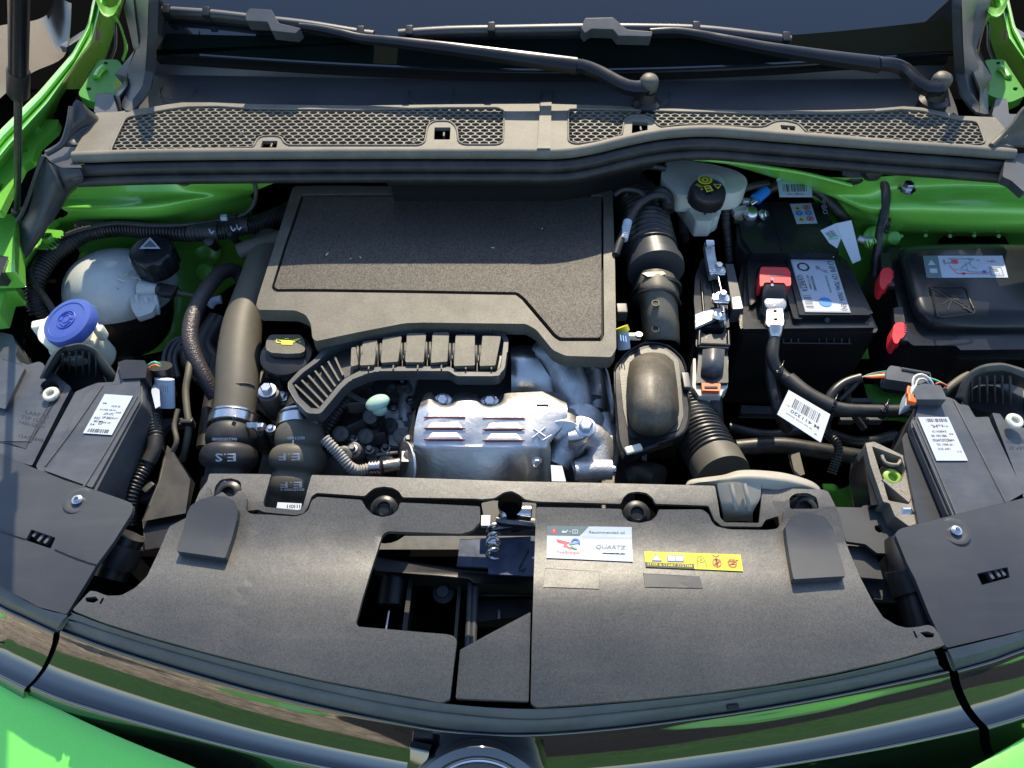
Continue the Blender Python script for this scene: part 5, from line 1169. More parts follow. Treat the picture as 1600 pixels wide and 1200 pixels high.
box('hinge', P(143, 489, -.065), .010, .016, .006, 'blue_plastic', wf, rot=(0, .3, .5), bevel=.002)
lathe('neck', P(118, 532, -.11), (-.14, -.10, 1), [(.031, -.05), (.034, .0), (.0335, .016), (.0325, .035)], 'tank_cream', wf, n=40)
lathe('neck_ring', P(119, 532, -.105), (-.14, -.10, 1), [(.033, 0), (.0375, .001), (.0375, .005), (.033, .006)], 'tank_cream', wf, n=40)
box('neck_tab', P(158, 520, -.09), .012, .014, .022, 'tank_cream', wf, bevel=.004)
box('neck_lug', P(70, 515, -.10), .024, .014, .03, 'tank_cream', wf, rot=(0, 0, .3), bevel=.003)

# ================================================================ LEFT SMALL WIRES AND SLEEVED TAGS
pg = thing('lamp_plug', 'black round wiring plug wrapped in a white paper tag', 'plug', P(256, 600, -.1))
tube('plug_body', px((250, 572, -.085), (254, 600, -.11), (258, 620, -.13)), .0155, 'black_plastic', pg, sides=22)
tube('tag_wrap', px((257, 592, -.085), (258, 636, -.115)), .0135, 'paper', pg, sides=22, flat=.6)
sheet('tag_tail', [(246, 588), (236, 610), (243, 638), (250, 634), (248, 600)], -.088, .001, 'paper', pg)
for k in range(4): tube('print', [P(251 + k * 3.4, 600 + k, -.0755), P(252 + k * 3.4, 611 + k, -.0835)], .0006, 'ink_grey', pg, sides=4)
tube('wire', px((232, 571, -.072), (240, 566, -.068), (248, 568, -.070), (250, 573, -.076)), .0018, 'wire_green', pg, sides=8)
tube('wire', px((233, 576, -.072), (241, 570, -.069), (249, 573, -.072)), .0016, 'orange', pg, sides=8)
tube('wire', px((233, 573, -.073), (240, 569, -.071), (249, 570, -.074)), .0014, 'wire_white', pg, sides=8)
gw = thing('grey_cable', 'light grey cable hanging in the gap left of the thick intake pipe', 'cable', P(290, 620, -.12))
tube('cable', px((298, 558, -.115), (294, 585, -.115), (290, 610, -.12), (292, 640, -.125), (295, 665, -.13), (292, 690, -.14), (285, 720, -.16)), .0048, 'hose_grey', gw, sides=12)
tube('cable', px((278, 640, -.12), (272, 665, -.125), (276, 690, -.13), (268, 710, -.14)), .0035, 'hose_grey', gw, sides=10)
box('cable_tie', P(293, 662, -.125), .016, .006, .014, 'black_plastic', gw, bevel=.002)
lt = thing('lamp_loom', 'thin corrugated black conduit running down beside the left lamp box', 'wiring loom', P(238, 700, -.12))
tube('conduit', px((238, 650, -.11), (243, 680, -.115), (240, 705, -.12), (228, 730, -.125), (214, 755, -.13), (204, 785, -.14), (204, 820, -.16)), corr(.0082, .0045, .2), 'hose_black', lt, sides=14, step=.0012)
tube('tape_wrap', px((243, 684, -.112), (241, 702, -.116), (232, 722, -.121)), .0092, 'rubber', lt, sides=14)
rc_ = thing('radiator_baffle', 'flat dusty black baffle plate between the left lamp and the hoses', 'baffle plate', P(270, 760, -.13))
sheet('plate', [(262, 700), (268, 706), (300, 748), (288, 800), (225, 812), (232, 790), (248, 752), (255, 720)], -.135, .01, 'rubber', rc_, bevel=.002)
sheet('side_plate', [(225, 812), (290, 800), (285, 850), (228, 860)], -.145, .012, 'black_plastic', rc_, bevel=.002)
sheet('frame', [(246, 655), (302, 652), (300, 662), (262, 664), (254, 672), (252, 700), (246, 690)], -.13, .012, 'smooth_plastic', rc_, r=3, bevel=.001)
rp = thing('rubber_buffer', 'small black rubber buffer standing beside the left baffle plate', 'rubber buffer', P(230, 765, -.14))
lathe('base', P(229, 768, -.145), (-.2, -.3, 1), [(.014, -.01), (.015, 0), (.013, .004), (0, .004)], 'rubber', rp, n=24); box('tongue', P(232, 762, -.135), .010, .016, .007, 'rubber', rp, rot=(0, 0, -.6), bevel=.003)
for k, (pp_, r_) in enumerate(((((310, 480), (296, 560), (330, 600)), .014), (((340, 560), (330, 620), (318, 700)), .01), (((420, 600), (410, 640), (408, 700)), .013), (((300, 540), (270, 560), (262, 620)), .008), (((560, 600), (520, 650), (505, 740)), .014), (((345, 500), (322, 545), (350, 580)), .02))):
    h = thing('under_hose', ['plain black hose deep behind the braided hose', 'plain black hose deep left of the thick intake pipe', 'black hose deep between the two clamped hoses', 'thin black hose deep behind the lamp plug', 'ribbed black hose diving past the dipstick', 'round black housing deep behind the thick intake pipe'][k], 'hose', P(*pp_[1], -.2))
    tube('hose', [P(*q, -.16 - .012 * i) for i, q in enumerate(pp_)], corr(r_, .006, .14) if k == 4 else r_, 'hose_black', h, sides=16, step=.0015 if k == 4 else .006)
gb = thing('fan_shroud', 'black ribbed shroud arc behind the left lamp plug', 'shroud', P(275, 560, -.17))
for k, w_ in enumerate((0, 9, 17)): tube('arc_rib', px((262 + w_, 590, -.17), (256 + w_, 560, -.165), (268 + w_, 535, -.16), (296 + w_, 524, -.16)), .004, 'smooth_plastic', gb, sides=10)

# ================================================================ AIR DUCT (right of engine cover)
ad = thing('air_duct', 'black ribbed air duct running forward along the right of the engine cover', 'air duct', P(1015, 400, -.1))
bel = px((978, 292, -.10), (1000, 318, -.085), (1008, 345, -.08), (1013, 370, -.078), (1018, 395, -.078))
tube('bellows', bel, lambda s, T: (.034 + .004 * s / T) * (1 + (.06 if (s / .0105) % 1 < .5 else -.02)), 'hose_black', ad, sides=36, step=.0018)
tube('cone', px((1018, 392, -.078), (1022, 408, -.078), (1024, 420, -.078)), lambda s, T: .037 + .003 * s / T, 'smooth_plastic', ad, sides=36, step=.003)
tube('collar', px((1023, 414, -.080), (1025, 424, -.080)), .0425, 'smooth_plastic', ad, sides=36, step=.003)
tube('collar', px((1025, 455, -.088), (1026, 460, -.089)), .0375, 'black_plastic', ad, sides=36, step=.003)
eb = [[(997, 434, -.085), (1004, 424, -.062), (1020, 420, -.052), (1036, 421, -.053), (1052, 428, -.064), (1059, 440, -.088)],
      [(991, 455, -.09), (1002, 448, -.062), (1020, 444, -.050), (1038, 445, -.050), (1054, 452, -.064), (1062, 464, -.09)],
      [(1000, 475, -.10), (1008, 466, -.070), (1022, 462, -.058), (1038, 462, -.058), (1052, 468, -.072), (1060, 480, -.10)],
      [(1003, 505, -.11), (1010, 498, -.080), (1024, 496, -.070), (1040, 496, -.070), (1054, 500, -.082), (1062, 508, -.11)],
      [(1006, 535, -.13), (1012, 530, -.10), (1024, 528, -.092), (1042, 528, -.092), (1056, 530, -.102), (1063, 538, -.13)]]
loft('elbow', eb, 'dusty_lit_plastic', ad, n=40, thick=.004, sub=6)
finish('elbow_parting', tube_bm(px((988, 470, -.095), (1000, 457, -.066), (1020, 452, -.053), (1038, 452, -.053), (1054, 460, -.066), (1063, 476, -.096)), .0026, 8), 'black_plastic', ad)
lathe('moulded_ring', P(1024, 474, -.0595), (0, -.1, 1), [(.0055, 0), (.0055, .0012), (.0042, .0012), (.0042, 0)], 'dusty_lit_plastic', ad, n=20, )
lathe('moulded_ring', P(1024, 514, -.080), (0, -.4, 1), [(.0055, 0), (.0055, .0012), (.0042, .0012), (.0042, 0)], 'dusty_lit_plastic', ad, n=20)
sheet('notch', [(1004, 427), (1012, 424), (1036, 424), (1040, 428), (1030, 432), (1012, 432)], -.050, .004, 'black_plastic', ad, bevel=.0005)
rb = thing('resonator_box', 'black air box with dusty domed top in front of the air duct', 'air box', P(1015, 640, -.12))
fl = [(960, 576), (974, 556), (987, 545), (1004, 537), (1022, 535), (1040, 539), (1052, 546), (1066, 560), (1072, 576), (1072, 600), (1078, 632), (1077, 655), (1071, 674), (1058, 683), (1025, 693), (1008, 700), (992, 710), (980, 709), (972, 704), (966, 684), (961, 620)]
sheet('flange', fl, -.098, .018, 'satin_black', rb, r=6, bevel=.003)
ring_in = [(968, 580), (980, 560), (1004, 545), (1022, 542), (1040, 546), (1060, 562), (1064, 600), (1068, 650), (1060, 672), (1020, 684), (984, 684), (974, 640)]
sheet('recess', ring_in, -.0965, .002, 'black_plastic', rb, r=6, bevel=.0008)
dm = [[(984, 566, -.092), (996, 556, -.085), (1012, 551, -.082), (1026, 551, -.082), (1040, 554, -.085), (1054, 566, -.092)],
      [(980, 592, -.085), (992, 584, -.060), (1010, 580, -.052), (1026, 580, -.052), (1044, 584, -.060), (1058, 592, -.085)],
      [(980, 620, -.085), (990, 614, -.056), (1010, 612, -.047), (1028, 612, -.047), (1048, 614, -.056), (1061, 622, -.085)],
      [(981, 640, -.088), (990, 640, -.062), (1010, 640, -.052), (1030, 640, -.052), (1050, 640, -.062), (1062, 644, -.088)],
      [(985, 662, -.092), (994, 666, -.078), (1012, 668, -.070), (1030, 668, -.070), (1046, 664, -.078), (1058, 658, -.092)],
      [(990, 668, -.097), (998, 676, -.096), (1012, 680, -.096), (1030, 679, -.096), (1044, 674, -.096), (1054, 664, -.097)]]
loft('dome', dm, 'duct_dusty', rb, n=40, thick=.004, sub=6, ang=70)
lathe('boss', P(1025, 633, -.055), (.1, -.3, 1), [(.012, -.012), (.0105, .0), (.0085, .005), (.004, .006), (.003, .0045), (0, .0045)], 'dusty_lit_plastic', rb, n=28)
tube('flange_bead', [P(u, v, -.097) for u, v in rounded(fl, 6)] + [P(*rounded(fl, 6)[0], -.097)], .0018, 'satin_black', rb, sides=6, smooth_path=False)
box('clip', P(1072, 596, -.093), .010, .026, .008, 'grey_plastic', rb, bevel=.002); box('clip', P(990, 702, -.094), .022, .010, .006, 'tank_milky', rb, rot=(0, 0, .3), bevel=.002)
tube('rail', px((1000, 705, -.10), (1026, 695, -.098)), .0035, 'satin_black', rb, sides=10)
box('body', P(1015, 640, -.19), .085, .09, .13, 'black_plastic', rb, bevel=.008)
sd_ = thing('solenoid_valve', 'small white sensor with barcode tag at the corner of the engine cover', 'sensor', P(974, 525, -.09))
tube('barrel', px((972, 516, -.075), (975, 545, -.095)), .009, 'paper', sd_, sides=16)
tube('collar', px((971, 511, -.072), (974, 519, -.077)), .0095, 'print_yellow', sd_, sides=16)
for k in range(3): box('print', P(970 + k * 4, 528 + k, -.0725), .0012, .011, .001, 'ink_blue', sd_, bevel=0)
box('bracket', P(990, 526, -.085), .020, .006, .010, 'tank_milky', sd_, bevel=.001); box('block', P(971, 488, -.085), .015, .018, .02, 'smooth_plastic', sd_, bevel=.002)
lathe('bolt', P(998, 525, -.08), (0, 0, 1), [(.005, 0), (.005, .004), (0, .004)], 'dark_steel', sd_, n=12)
ld = thing('tagged_lead', 'black lead with a white barcode sleeve at the right edge of the engine cover', 'cable', P(970, 370, -.05))
tube('lead', px((1046, 322, -.03), (1040, 308, -.028), (1022, 306, -.028), (1000, 318, -.03), (988, 335, -.035), (976, 360, -.04), (968, 380, -.045), (962, 398, -.05)), .0058, 'rubber', ld, sides=14)
tube('lead', px((960, 305, -.03), (975, 296, -.025), (1000, 300, -.03), (1010, 312, -.035)), .004, 'rubber', ld, sides=10)
tube('paper_sleeve', px((981, 346, -.036), (974, 374, -.043)), .0066, 'paper', ld, sides=16)
for k in range(5): tube('print', px((977 + k * .2 - k * 1.0, 352 + k * 4, -.0295 - k * .0015), (983 - k * 1.0, 353 + k * 4, -.0300 - k * .0015)), .0005, 'ink_grey', ld, sides=4)
tube('elbow_hose', px((1018, 312, -.04), (1030, 300, -.035), (1042, 308, -.04), (1044, 330, -.05)), .010, 'hose_black', ld, sides=16)
# lower intake hose and pale snorkel
ih = thing('ribbed_intake_hose', 'ribbed black intake hose running to the pale air snorkel', 'hose', P(1110, 690, -.13))
tube('ribs', px((1070, 625, -.17), (1085, 660, -.155), (1100, 690, -.145), (1118, 722, -.135)), lambda s, T: .0335 * (1 + (.05 if (s / .0068) % 1 < .5 else -.035)), 'hose_black', ih, sides=36, step=.0016)
tube('cuff', px((1117, 720, -.135), (1130, 744, -.128)), .0355, 'hose_grey', ih, sides=36)
sn = thing('air_snorkel', 'pale dusty air intake snorkel lying across the crossmember notch', 'air intake', P(1160, 760, -.07))
sk = [[(1072, 756, -.085), (1078, 750, -.080), (1100, 746, -.075), (1130, 742, -.062), (1155, 735, -.055), (1190, 735, -.055), (1230, 740, -.06), (1268, 752, -.075), (1284, 765, -.09)],
      [(1072, 760, -.080), (1090, 754, -.068), (1110, 752, -.060), (1135, 748, -.050), (1158, 744, -.046), (1190, 745, -.046), (1226, 750, -.050), (1262, 760, -.066), (1284, 770, -.085)],
      [(1076, 770, -.10), (1095, 768, -.085), (1115, 766, -.075), (1138, 764, -.060), (1160, 762, -.056), (1190, 762, -.056), (1220, 766, -.060), (1255, 774, -.08), (1280, 780, -.10)]]
loft('snorkel_top', sk, 'tank_cream' if False else 'dusty_lit_plastic', sn, n=50, thick=.004, sub=5, ang=60)
loft('tongue', [[(1121, 755, -.052), (1140, 753, -.050), (1165, 753, -.050), (1191, 756, -.052)], [(1124, 775, -.060), (1142, 775, -.058), (1166, 776, -.058), (1190, 778, -.060)], [(1130, 798, -.070), (1145, 798, -.068), (1166, 800, -.068), (1178, 800, -.070)], [(1132, 812, -.09), (1146, 812, -.09), (1166, 812, -.09), (1178, 814, -.09)]], 'dusty_lit_plastic', sn, n=30, thick=.004, sub=3)
for u in (1142, 1163): tube('fin', px((u, 756, -.046), (u + 5, 778, -.052), (u + 8, 797, -.064)), .0026, 'dusty_lit_plastic', sn, sides=8)
ds = mk('pale_plastic', (.30, .28, .23), .55, spec=.5, dust=(20, .4, (.45, .42, .36)), bump=(900, .0002))
for o_ in list(sn.children): o_.data.materials[0] = M['pale_plastic']

# ================================================================ BRAKE FLUID RESERVOIR
br = thing('brake_fluid_reservoir', 'milky white brake fluid reservoir with black and yellow cap', 'reservoir', P(1105, 320, -.12))
sheet('tank_top', [(1037, 256), (1050, 250), (1085, 252), (1115, 257), (1150, 266), (1165, 276), (1169, 288), (1160, 298), (1148, 302), (1120, 304), (1060, 306), (1044, 290), (1032, 276)], -.045, .032, 'tank_milky', br, r=7, bevel=.009, seg=4)
sheet('tank_low', [(1052, 296), (1090, 300), (1125, 300), (1127, 330), (1124, 337), (1116, 340), (1112, 346), (1088, 346), (1080, 332)], -.070, .030, 'tank_milky', br, r=4, bevel=.006, seg=3)
sheet('tank_front', [(1087, 312), (1123, 311), (1123, 326), (1087, 327)], -.067, .01, 'tank_milky', br, r=3, bevel=.002)
for u, v in ((1101, 335), (1117, 332)): lathe('dot', P(u, v, -.0705), (0, -.2, 1), [(.0016, -.001), (.0016, .001), (0, .001)], 'ink', br, n=10)
bo = P(1106, 300, -.028)
lathe('neck', P(1106, 300, -.05), (0, 0, 1), [(.022, -.01), (.022, .02)], 'tank_white', br, n=30)
lathe('cap', bo, (.03, -.10, 1), [(.0275, -.018), (.0285, -.017), (.0285, -.003), (.0275, .002), (.0255, .0055), (.0245, .0055), (.024, .0045), (0, .0045)], 'black_plastic', br, n=60, lobes=(20, .02, 0, 3))
pr = Print([(1082, 271), (1132, 273), (1132, 309), (1080, 308)], -.0205, br, base=False)
pr.disc(.40, .28, .19, 'print_yellow'); pr.ring(.40, .28, .13, .03, 'ink'); pr.disc(.40, .28, .045, 'ink'); pr.ring(.40, .28, .155, .012, 'ink', 200, 340)
pr.poly([(.64, .44), (.92, .44), (.80, .66)], 'print_yellow'); pr.poly([(.69, .47), (.87, .47), (.80, .60)], 'ink'); pr.rect(.785, .485, .805, .56, 'print_yellow')
pr.poly([(.36, .54), (.56, .50), (.66, .72), (.46, .80)], 'print_yellow'); pr.poly([(.40, .58), (.53, .55), (.55, .60), (.42, .63)], 'ink'); pr.poly([(.44, .67), (.57, .64), (.60, .70), (.47, .74)], 'ink')
pr.text('DOT', .22, .54, .13, 'print_yellow', rot=35, w=.2); pr.text('4', .30, .68, .13, 'print_yellow', rot=35, w=.06); pr.done()
tube('side_valve', px((1068, 335, -.10), (1070, 362, -.13), (1071, 375, -.15)), lambda s, T: .010 if s < T * .6 else .006, 'smooth_plastic', br, sides=14, step=.004)
tube('pipe_stub', px((998, 260, -.03), (1018, 260, -.03), (1040, 263, -.035)), lambda s, T: .0075 if s < .01 else .005, 'smooth_plastic', br, sides=12, step=.003)

# ================================================================ ENGINE CONTROL UNIT
ecu = thing('control_module', 'black engine control module with zinc clamps and grey connector lever', 'control unit', P(1110, 480, -.12))
sheet('case', [(1086, 432), (1096, 404), (1104, 404), (1126, 440), (1136, 470), (1140, 512), (1088, 512), (1084, 470)], -.105, .10, 'satin_black', ecu, r=5, bevel=.004)
tube('case_rib', px((1096, 436, -.104), (1098, 470, -.104), (1102, 510, -.104)), .0022, 'satin_black', ecu, sides=8)
tube('case_rib', px((1112, 436, -.104), (1117, 470, -.104), (1122, 500, -.104)), .0022, 'satin_black', ecu, sides=8)
loft('bracket_arm', [[(1101, 379, -.072), (1110, 377, -.070), (1117, 380, -.072)], [(1104, 400, -.080), (1112, 398, -.078), (1119, 400, -.080)], [(1110, 430, -.09), (1118, 428, -.088), (1126, 428, -.09)]], 'alu_cast', ecu, n=12, thick=.012, sub=3)
box('arm_tip', P(1109, 381, -.068), .013, .010, .008, 'steel', ecu, rot=(.3, 0, 0), bevel=.002)
for u, v in ((1120, 424), (1126, 468)):
    box('clamp_plate', P(u, v, -.092), .026, .014, .010, 'steel', ecu, rot=(0, 0, -.1), bevel=.003); hexbolt('bolt', P(u + 2, v - 4, -.088), .006, .009, 'steel', ecu); tube('pin', px((u - 10, v + 2, -.09), (u + 12, v + 4, -.09)), .004, 'steel', ecu, sides=12)
tube('clamp_rod', px((1122, 432, -.088), (1126, 450, -.088), (1130, 466, -.088)), .0016, 'steel', ecu, sides=8)
tube('clamp_rod', px((1130, 480, -.090), (1132, 500, -.095), (1133, 516, -.11)), .0022, 'steel', ecu, sides=8)
hexbolt('bolt', P(1128, 496, -.096), .006, .012, 'steel', ecu, axis=(-1, 0, .3))
sheet('metal_plate', [(1086, 491), (1100, 486), (1126, 482), (1128, 494), (1118, 498), (1088, 510)], -.098, .004, 'alu_cast', ecu, bevel=.001)
sheet('plug_body', [(1088, 514), (1096, 516), (1100, 522), (1128, 522), (1131, 514), (1137, 516), (1141, 540), (1137, 546), (1138, 598), (1088, 598), (1092, 546), (1087, 540)], -.110, .06, 'black_plastic', ecu, r=2, bevel=.002)
loft('plug_lever', [[(1098, 546, -.100), (1116, 544, -.094), (1134, 546, -.100)], [(1097, 562, -.098), (1115, 562, -.090), (1133, 562, -.098)], [(1096, 580, -.104), (1114, 580, -.098), (1130, 580, -.104)], [(1098, 594, -.12), (1114, 594, -.115), (1128, 594, -.12)]], 'grey_plastic', ecu, n=20, thick=.004, sub=4)
for a, b in (((1090, 538), (1140, 540)), ((1092, 543), (1138, 545)), ((1093, 516), (1092, 540)), ((1138, 518), (1139, 540))): tube('plug_rail', px((*a, -.105), (*b, -.105)), .0026, 'satin_black', ecu, sides=8)
sheet('plug_seal', [(1083, 560), (1087, 560), (1088, 600), (1134, 600), (1136, 558), (1138, 558), (1137, 606), (1130, 610), (1127, 618), (1092, 618), (1087, 610), (1082, 604)], -.116, .02, 'mint', ecu, r=2, bevel=.0015)
setm(ecu, 'plug_seal', 'tank_milky')
sheet('plug_lock', [(1096, 598), (1126, 599), (1125, 611), (1097, 610)], -.109, .01, 'orange', ecu, r=2, bevel=.0015)
box('lock_slot', P(1111, 605, -.1085), .018, .003, .002, 'ink', ecu, bevel=.0003)
for k, (mm, u) in enumerate((('wire_green', 1100), ('print_yellow', 1105), ('wire_white', 1109), ('print_yellow', 1113), ('wire_pink', 1118), ('wire_red', 1121))):
    tube('wire', px((u, 616, -.12), (u + 1 - (k % 3), 628, -.13), (u - 2, 645, -.15)), .0013, mm, ecu, sides=6)
tube('loom', px((1112, 618, -.135), (1114, 650, -.15), (1118, 700, -.19)), .014, 'rubber', ecu, sides=16)
mb = thing('battery_bracket', 'flat zinc bracket strip standing left of the battery', 'bracket', P(1145, 460, -.1))
sheet('strip', [(1133, 413), (1145, 413), (1160, 480), (1145, 481)], -.090, .03, 'engine_dark', mb, bevel=.001)
sheet('strip_foot', [(1144, 464), (1156, 464), (1160, 481), (1146, 482)], -.0893, .002, 'paper', mb, bevel=.0004)
setm(mb, 'strip_foot', 'alu_cast'); setm(mb, 'strip', 'smooth_plastic')

# ================================================================ BATTERY
ba = thing('battery', 'black car battery with blue and grey label on its top', 'battery', P(1260, 500, -.2))
ZB = -.108
case = [(1160, 410), (1168, 398), (1310, 398), (1320, 404), (1372, 514), (1368, 520), (1164, 520), (1156, 512), (1150, 460)]
sheet('case', case, ZB - .012, .17, 'black_plastic', ba, r=3, bevel=.004)
sheet('lid', [(1164, 405), (1310, 402), (1368, 512), (1160, 514)], ZB - .004, .012, 'satin_black', ba, r=3, bevel=.003)
sheet('lid_ridge', [(1168, 402), (1236, 404), (1248, 452), (1258, 494), (1252, 498), (1240, 498), (1226, 450), (1222, 420), (1186, 416), (1180, 430), (1182, 470), (1172, 478), (1168, 440)], ZB + .003, .010, 'satin_black', ba, r=4, bevel=.002)
sheet('label_deck', [(1228, 402), (1304, 402), (1310, 405), (1360, 492), (1249, 492)], ZB + .006, .012, 'satin_black', ba, r=2, bevel=.0025)
sheet('deck_end', [(1310, 402), (1322, 405), (1364, 490), (1346, 492)], ZB + .004, .01, 'satin_black', ba, r=3, bevel=.002)
lathe('gas_plug', P(1291, 500, ZB - .003), (0, -.7, .7), [(.004, 0), (.004, .004), (0, .004)], 'ink', ba, n=16)
for u in (1224, 1236, 1247): tube('case_rib', [P(u, 520, ZB - .02), P(u, 536, ZB - .03)], .0012, 'smooth_plastic', ba, sides=6)
for u in (1280, 1291, 1303, 1315, 1327): tube('case_rib', [P(u, 522, ZB - .02), P(u, 536, ZB - .03)], .0012, 'smooth_plastic', ba, sides=6)
tube('case_rib', [P(1222, 536, ZB - .031), P(1330, 537, ZB - .031)], .0012, 'smooth_plastic', ba, sides=6)
pr = Print([(1235, 406), (1303, 407), (1329, 489), (1258, 488)], ZB + .0065, ba, lift=.0008, m='ink_teal')
pr.host.data.materials[0] = M['paper']
M['print_grey'] = mat('print_grey', (.30, .33, .36), .5)
pr.rect(.0, .0, 1, 1, 'print_grey'); pr.rect(.02, .02, .98, .98, 'ink_white'); pr.rect(.80, .02, .98, .98, 'print_grey'); pr.rect(.02, .30, .20, .66, 'print_grey'); pr.rect(.60, .30, .80, .66, 'print_grey')
pr.ring(.24, .15, .085, .028, 'ink'); pr.rect(.52, .14, .60, .20, 'ink_grey'); pr.line([(.54, .12), (.66, .22)], .012, 'ink_grey'); pr.line([(.66, .20), (.76, .22), (.66, .24), (.78, .26)], .012, 'ink_grey')
pr.text('L3 EFB 12V 70Ah 760A (EN)', .885, .50, .10, 'ink', rot=90, w=.94)
pr.text('VARTA', .115, .50, .12, 'ink', rot=90, w=.26); pr.ring(.115, .335, .03, .01, 'ink'); pr.text('Start-Stop', .05, .45, .04, 'ink_soft', rot=90, w=.24)
pr.text('9825024980', .36, .47, .05, 'ink_soft', rot=90, w=.28); pr.text('00 T5 4000', .27, .45, .04, 'ink_soft', rot=90, w=.26); pr.text('LN3 EFB 278/175/190', .69, .48, .035, 'ink_soft', rot=90, w=.32)
pr.disc(.50, .82, .085, 'ink_blue'); pr.text('i', .50, .82, .10, 'ink_white', rot=0, w=.03)
for k in range(9): pr.rect(.05, .70 + k * .028, .22, .70 + k * .028 + (.006, .014, .01)[k % 3], 'ink')
pr.done()
# positive terminal: red cover, black sleeve, tinned lug
tm = thing('battery_terminal', 'red capped positive terminal with shiny tinned lug', 'battery terminal', P(1210, 460, -.1))
sheet('red_cover', [(1189, 417), (1230, 418), (1235, 425), (1236, 446), (1228, 447), (1226, 442), (1194, 441), (1192, 447), (1187, 447), (1187, 424)], -.080, .02, 'red', tm, r=3, bevel=.002)
pr = Print([(1200, 427), (1225, 428), (1225, 433), (1200, 432)], -.080, tm, base=False); pr.text('FUSE', .5, .5, 1.2, 'ink_soft', w=.9); pr.done()
loft('sleeve', [[(1192, 444, -.082), (1200, 444, -.078), (1222, 444, -.078), (1231, 445, -.082)], [(1192, 462, -.086), (1202, 456, -.082), (1221, 456, -.082), (1230, 462, -.086)], [(1190, 486, -.10), (1200, 470, -.09), (1222, 470, -.09), (1232, 486, -.10)]], 'black_plastic', tm, n=20, thick=.01, sub=3)
lathe('collar', P(1210, 475, -.095), (0, -.2, 1), [(.016, -.02), (.016, .004), (.0135, .006), (0, .006)], 'alu_cast', tm, n=28)
sheet('lug', [(1198, 483), (1223, 482), (1225, 505), (1222, 510), (1200, 510), (1197, 505)], -.086, .006, 'alu', tm, r=3, bevel=.002, holes=[rounded([(1208, 484), (1214, 484), (1214, 488), (1208, 488)], 2), rounded([(1209, 497), (1215, 497), (1215, 501), (1209, 501)], 2)])
tube('crimp', px((1211, 510, -.090), (1211, 520, -.094), (1210, 528, -.10)), lambda s, T: .0115 - .003 * s / T, 'alu', tm, sides=16, step=.004, flat=.7)
for u, v in ((1206, 437), (1206, 446)): lathe('pin', P(u, v, -.079), (0, -.3, 1), [(.0022, 0), (.0022, .002), (0, .002)], 'ink_white', tm, n=10)
tube('cable', px((1210, 526, -.10), (1207, 560, -.11), (1218, 582, -.12), (1240, 600, -.12), (1270, 622, -.12), (1310, 638, -.12), (1360, 642, -.12), (1424, 642, -.12)), .0088, 'hose_black', tm, sides=16)
tube('cable', px((1206, 540, -.11), (1206, 590, -.13), (1216, 640, -.15), (1230, 670, -.18)), .0088, 'hose_black', tm, sides=16)
# front bay clutter
tube('cable_sleeve', px((1232, 592, -.115), (1262, 616, -.115), (1300, 636, -.116)), .0105, 'rubber', tm, sides=16)
# rear fuse carrier with sticker, clamps
fc = thing('battery_cover', 'black box over the rear of the battery with a hazard sticker', 'cover', P(1240, 350, -.1))
sheet('box', [(1168, 318), (1200, 316), (1290, 316), (1312, 396), (1176, 396), (1160, 372), (1152, 336)], -.088, .06, 'satin_black', fc, r=4, bevel=.004)
sheet('box_edge', [(1150, 350), (1162, 336), (1172, 352), (1184, 396), (1164, 396), (1152, 380)], -.096, .05, 'black_plastic', fc, r=3, bevel=.003)
tube('parting', px((1202, 318, -.088), (1212, 355, -.088), (1222, 394, -.088)), .0010, 'deep_black', fc, sides=6)
pr = Print([(1234, 319), (1267, 318), (1277, 349), (1245, 350)], -.0878, fc, name='hazard_sticker')
for i, (s, t, m_) in enumerate(((.28, .22, 'ink_orange'), (.72, .22, 'ink_red'), (.28, .50, 'ink_blue'), (.72, .50, 'ink_blue'), (.28, .78, 'ink_orange'), (.72, .78, 'ink_red'))):
    if m_ == 'ink_orange': pr.poly([(s, t - .12), (s + .18, t + .1), (s - .18, t + .1)], 'print_yellow'); pr.poly([(s, t - .05), (s + .07, t + .07), (s - .07, t + .07)], 'ink')
    elif m_ == 'ink_blue': pr.disc(s, t, .12, m_); pr.rect(s - .06, t - .03, s + .06, t + .03, 'ink_white')
    else: pr.ring(s, t, .12, .035, m_); pr.line([(s - .08, t + .07), (s + .08, t - .07)], .03, m_); pr.disc(s, t, .04, 'ink')
pr.done()
lettering(1290, 335, -.0874, '9807E6', .05, .012, fc, m='ink_soft', rot=-78)
nt_ = thing('earth_terminal', 'silver negative clamp with blue sleeve behind the battery box', 'battery terminal', P(1175, 330, -.08))
bm = box_bm(P(1155, 330, -.083), .026, .014, .012, (0, 0, .3)); box_bm(P(1168, 316, -.078), .018, .010, .012, (0, 0, -.1), bm=bm); finish('clamp', bm, 'alu_cast', nt_, bevel=.003)
lathe('post', P(1173, 336, -.085), (0, -.1, 1), [(.012, -.01), (.012, .004), (.009, .010), (.007, .011), (0, .0105)], 'steel', nt_, n=28)
hexbolt('nut', P(1191, 336, -.082), .006, .008, 'steel', nt_, axis=(.6, -.4, .6)); tube('stud', px((1183, 334, -.082), (1197, 332, -.08)), .004, 'steel', nt_, sides=12)
tube('blue_sleeve', px((1180, 312, -.074), (1196, 298, -.07)), .0095, 'blue', nt_, sides=18); tube('lug', px((1170, 318, -.077), (1182, 311, -.075)), .007, 'steel', nt_, sides=14, flat=.7)
tube('cable', px((1196, 298, -.07), (1215, 290, -.065), (1245, 290, -.065), (1280, 300, -.07), (1310, 330, -.09), (1325, 350, -.12)), .0088, 'hose_black', nt_, sides=16)
box('post_foot', P(1153, 343, -.09), .014, .010, .010, 'orange', nt_, bevel=.001); setm(nt_, 'post_foot', 'alu_brown')
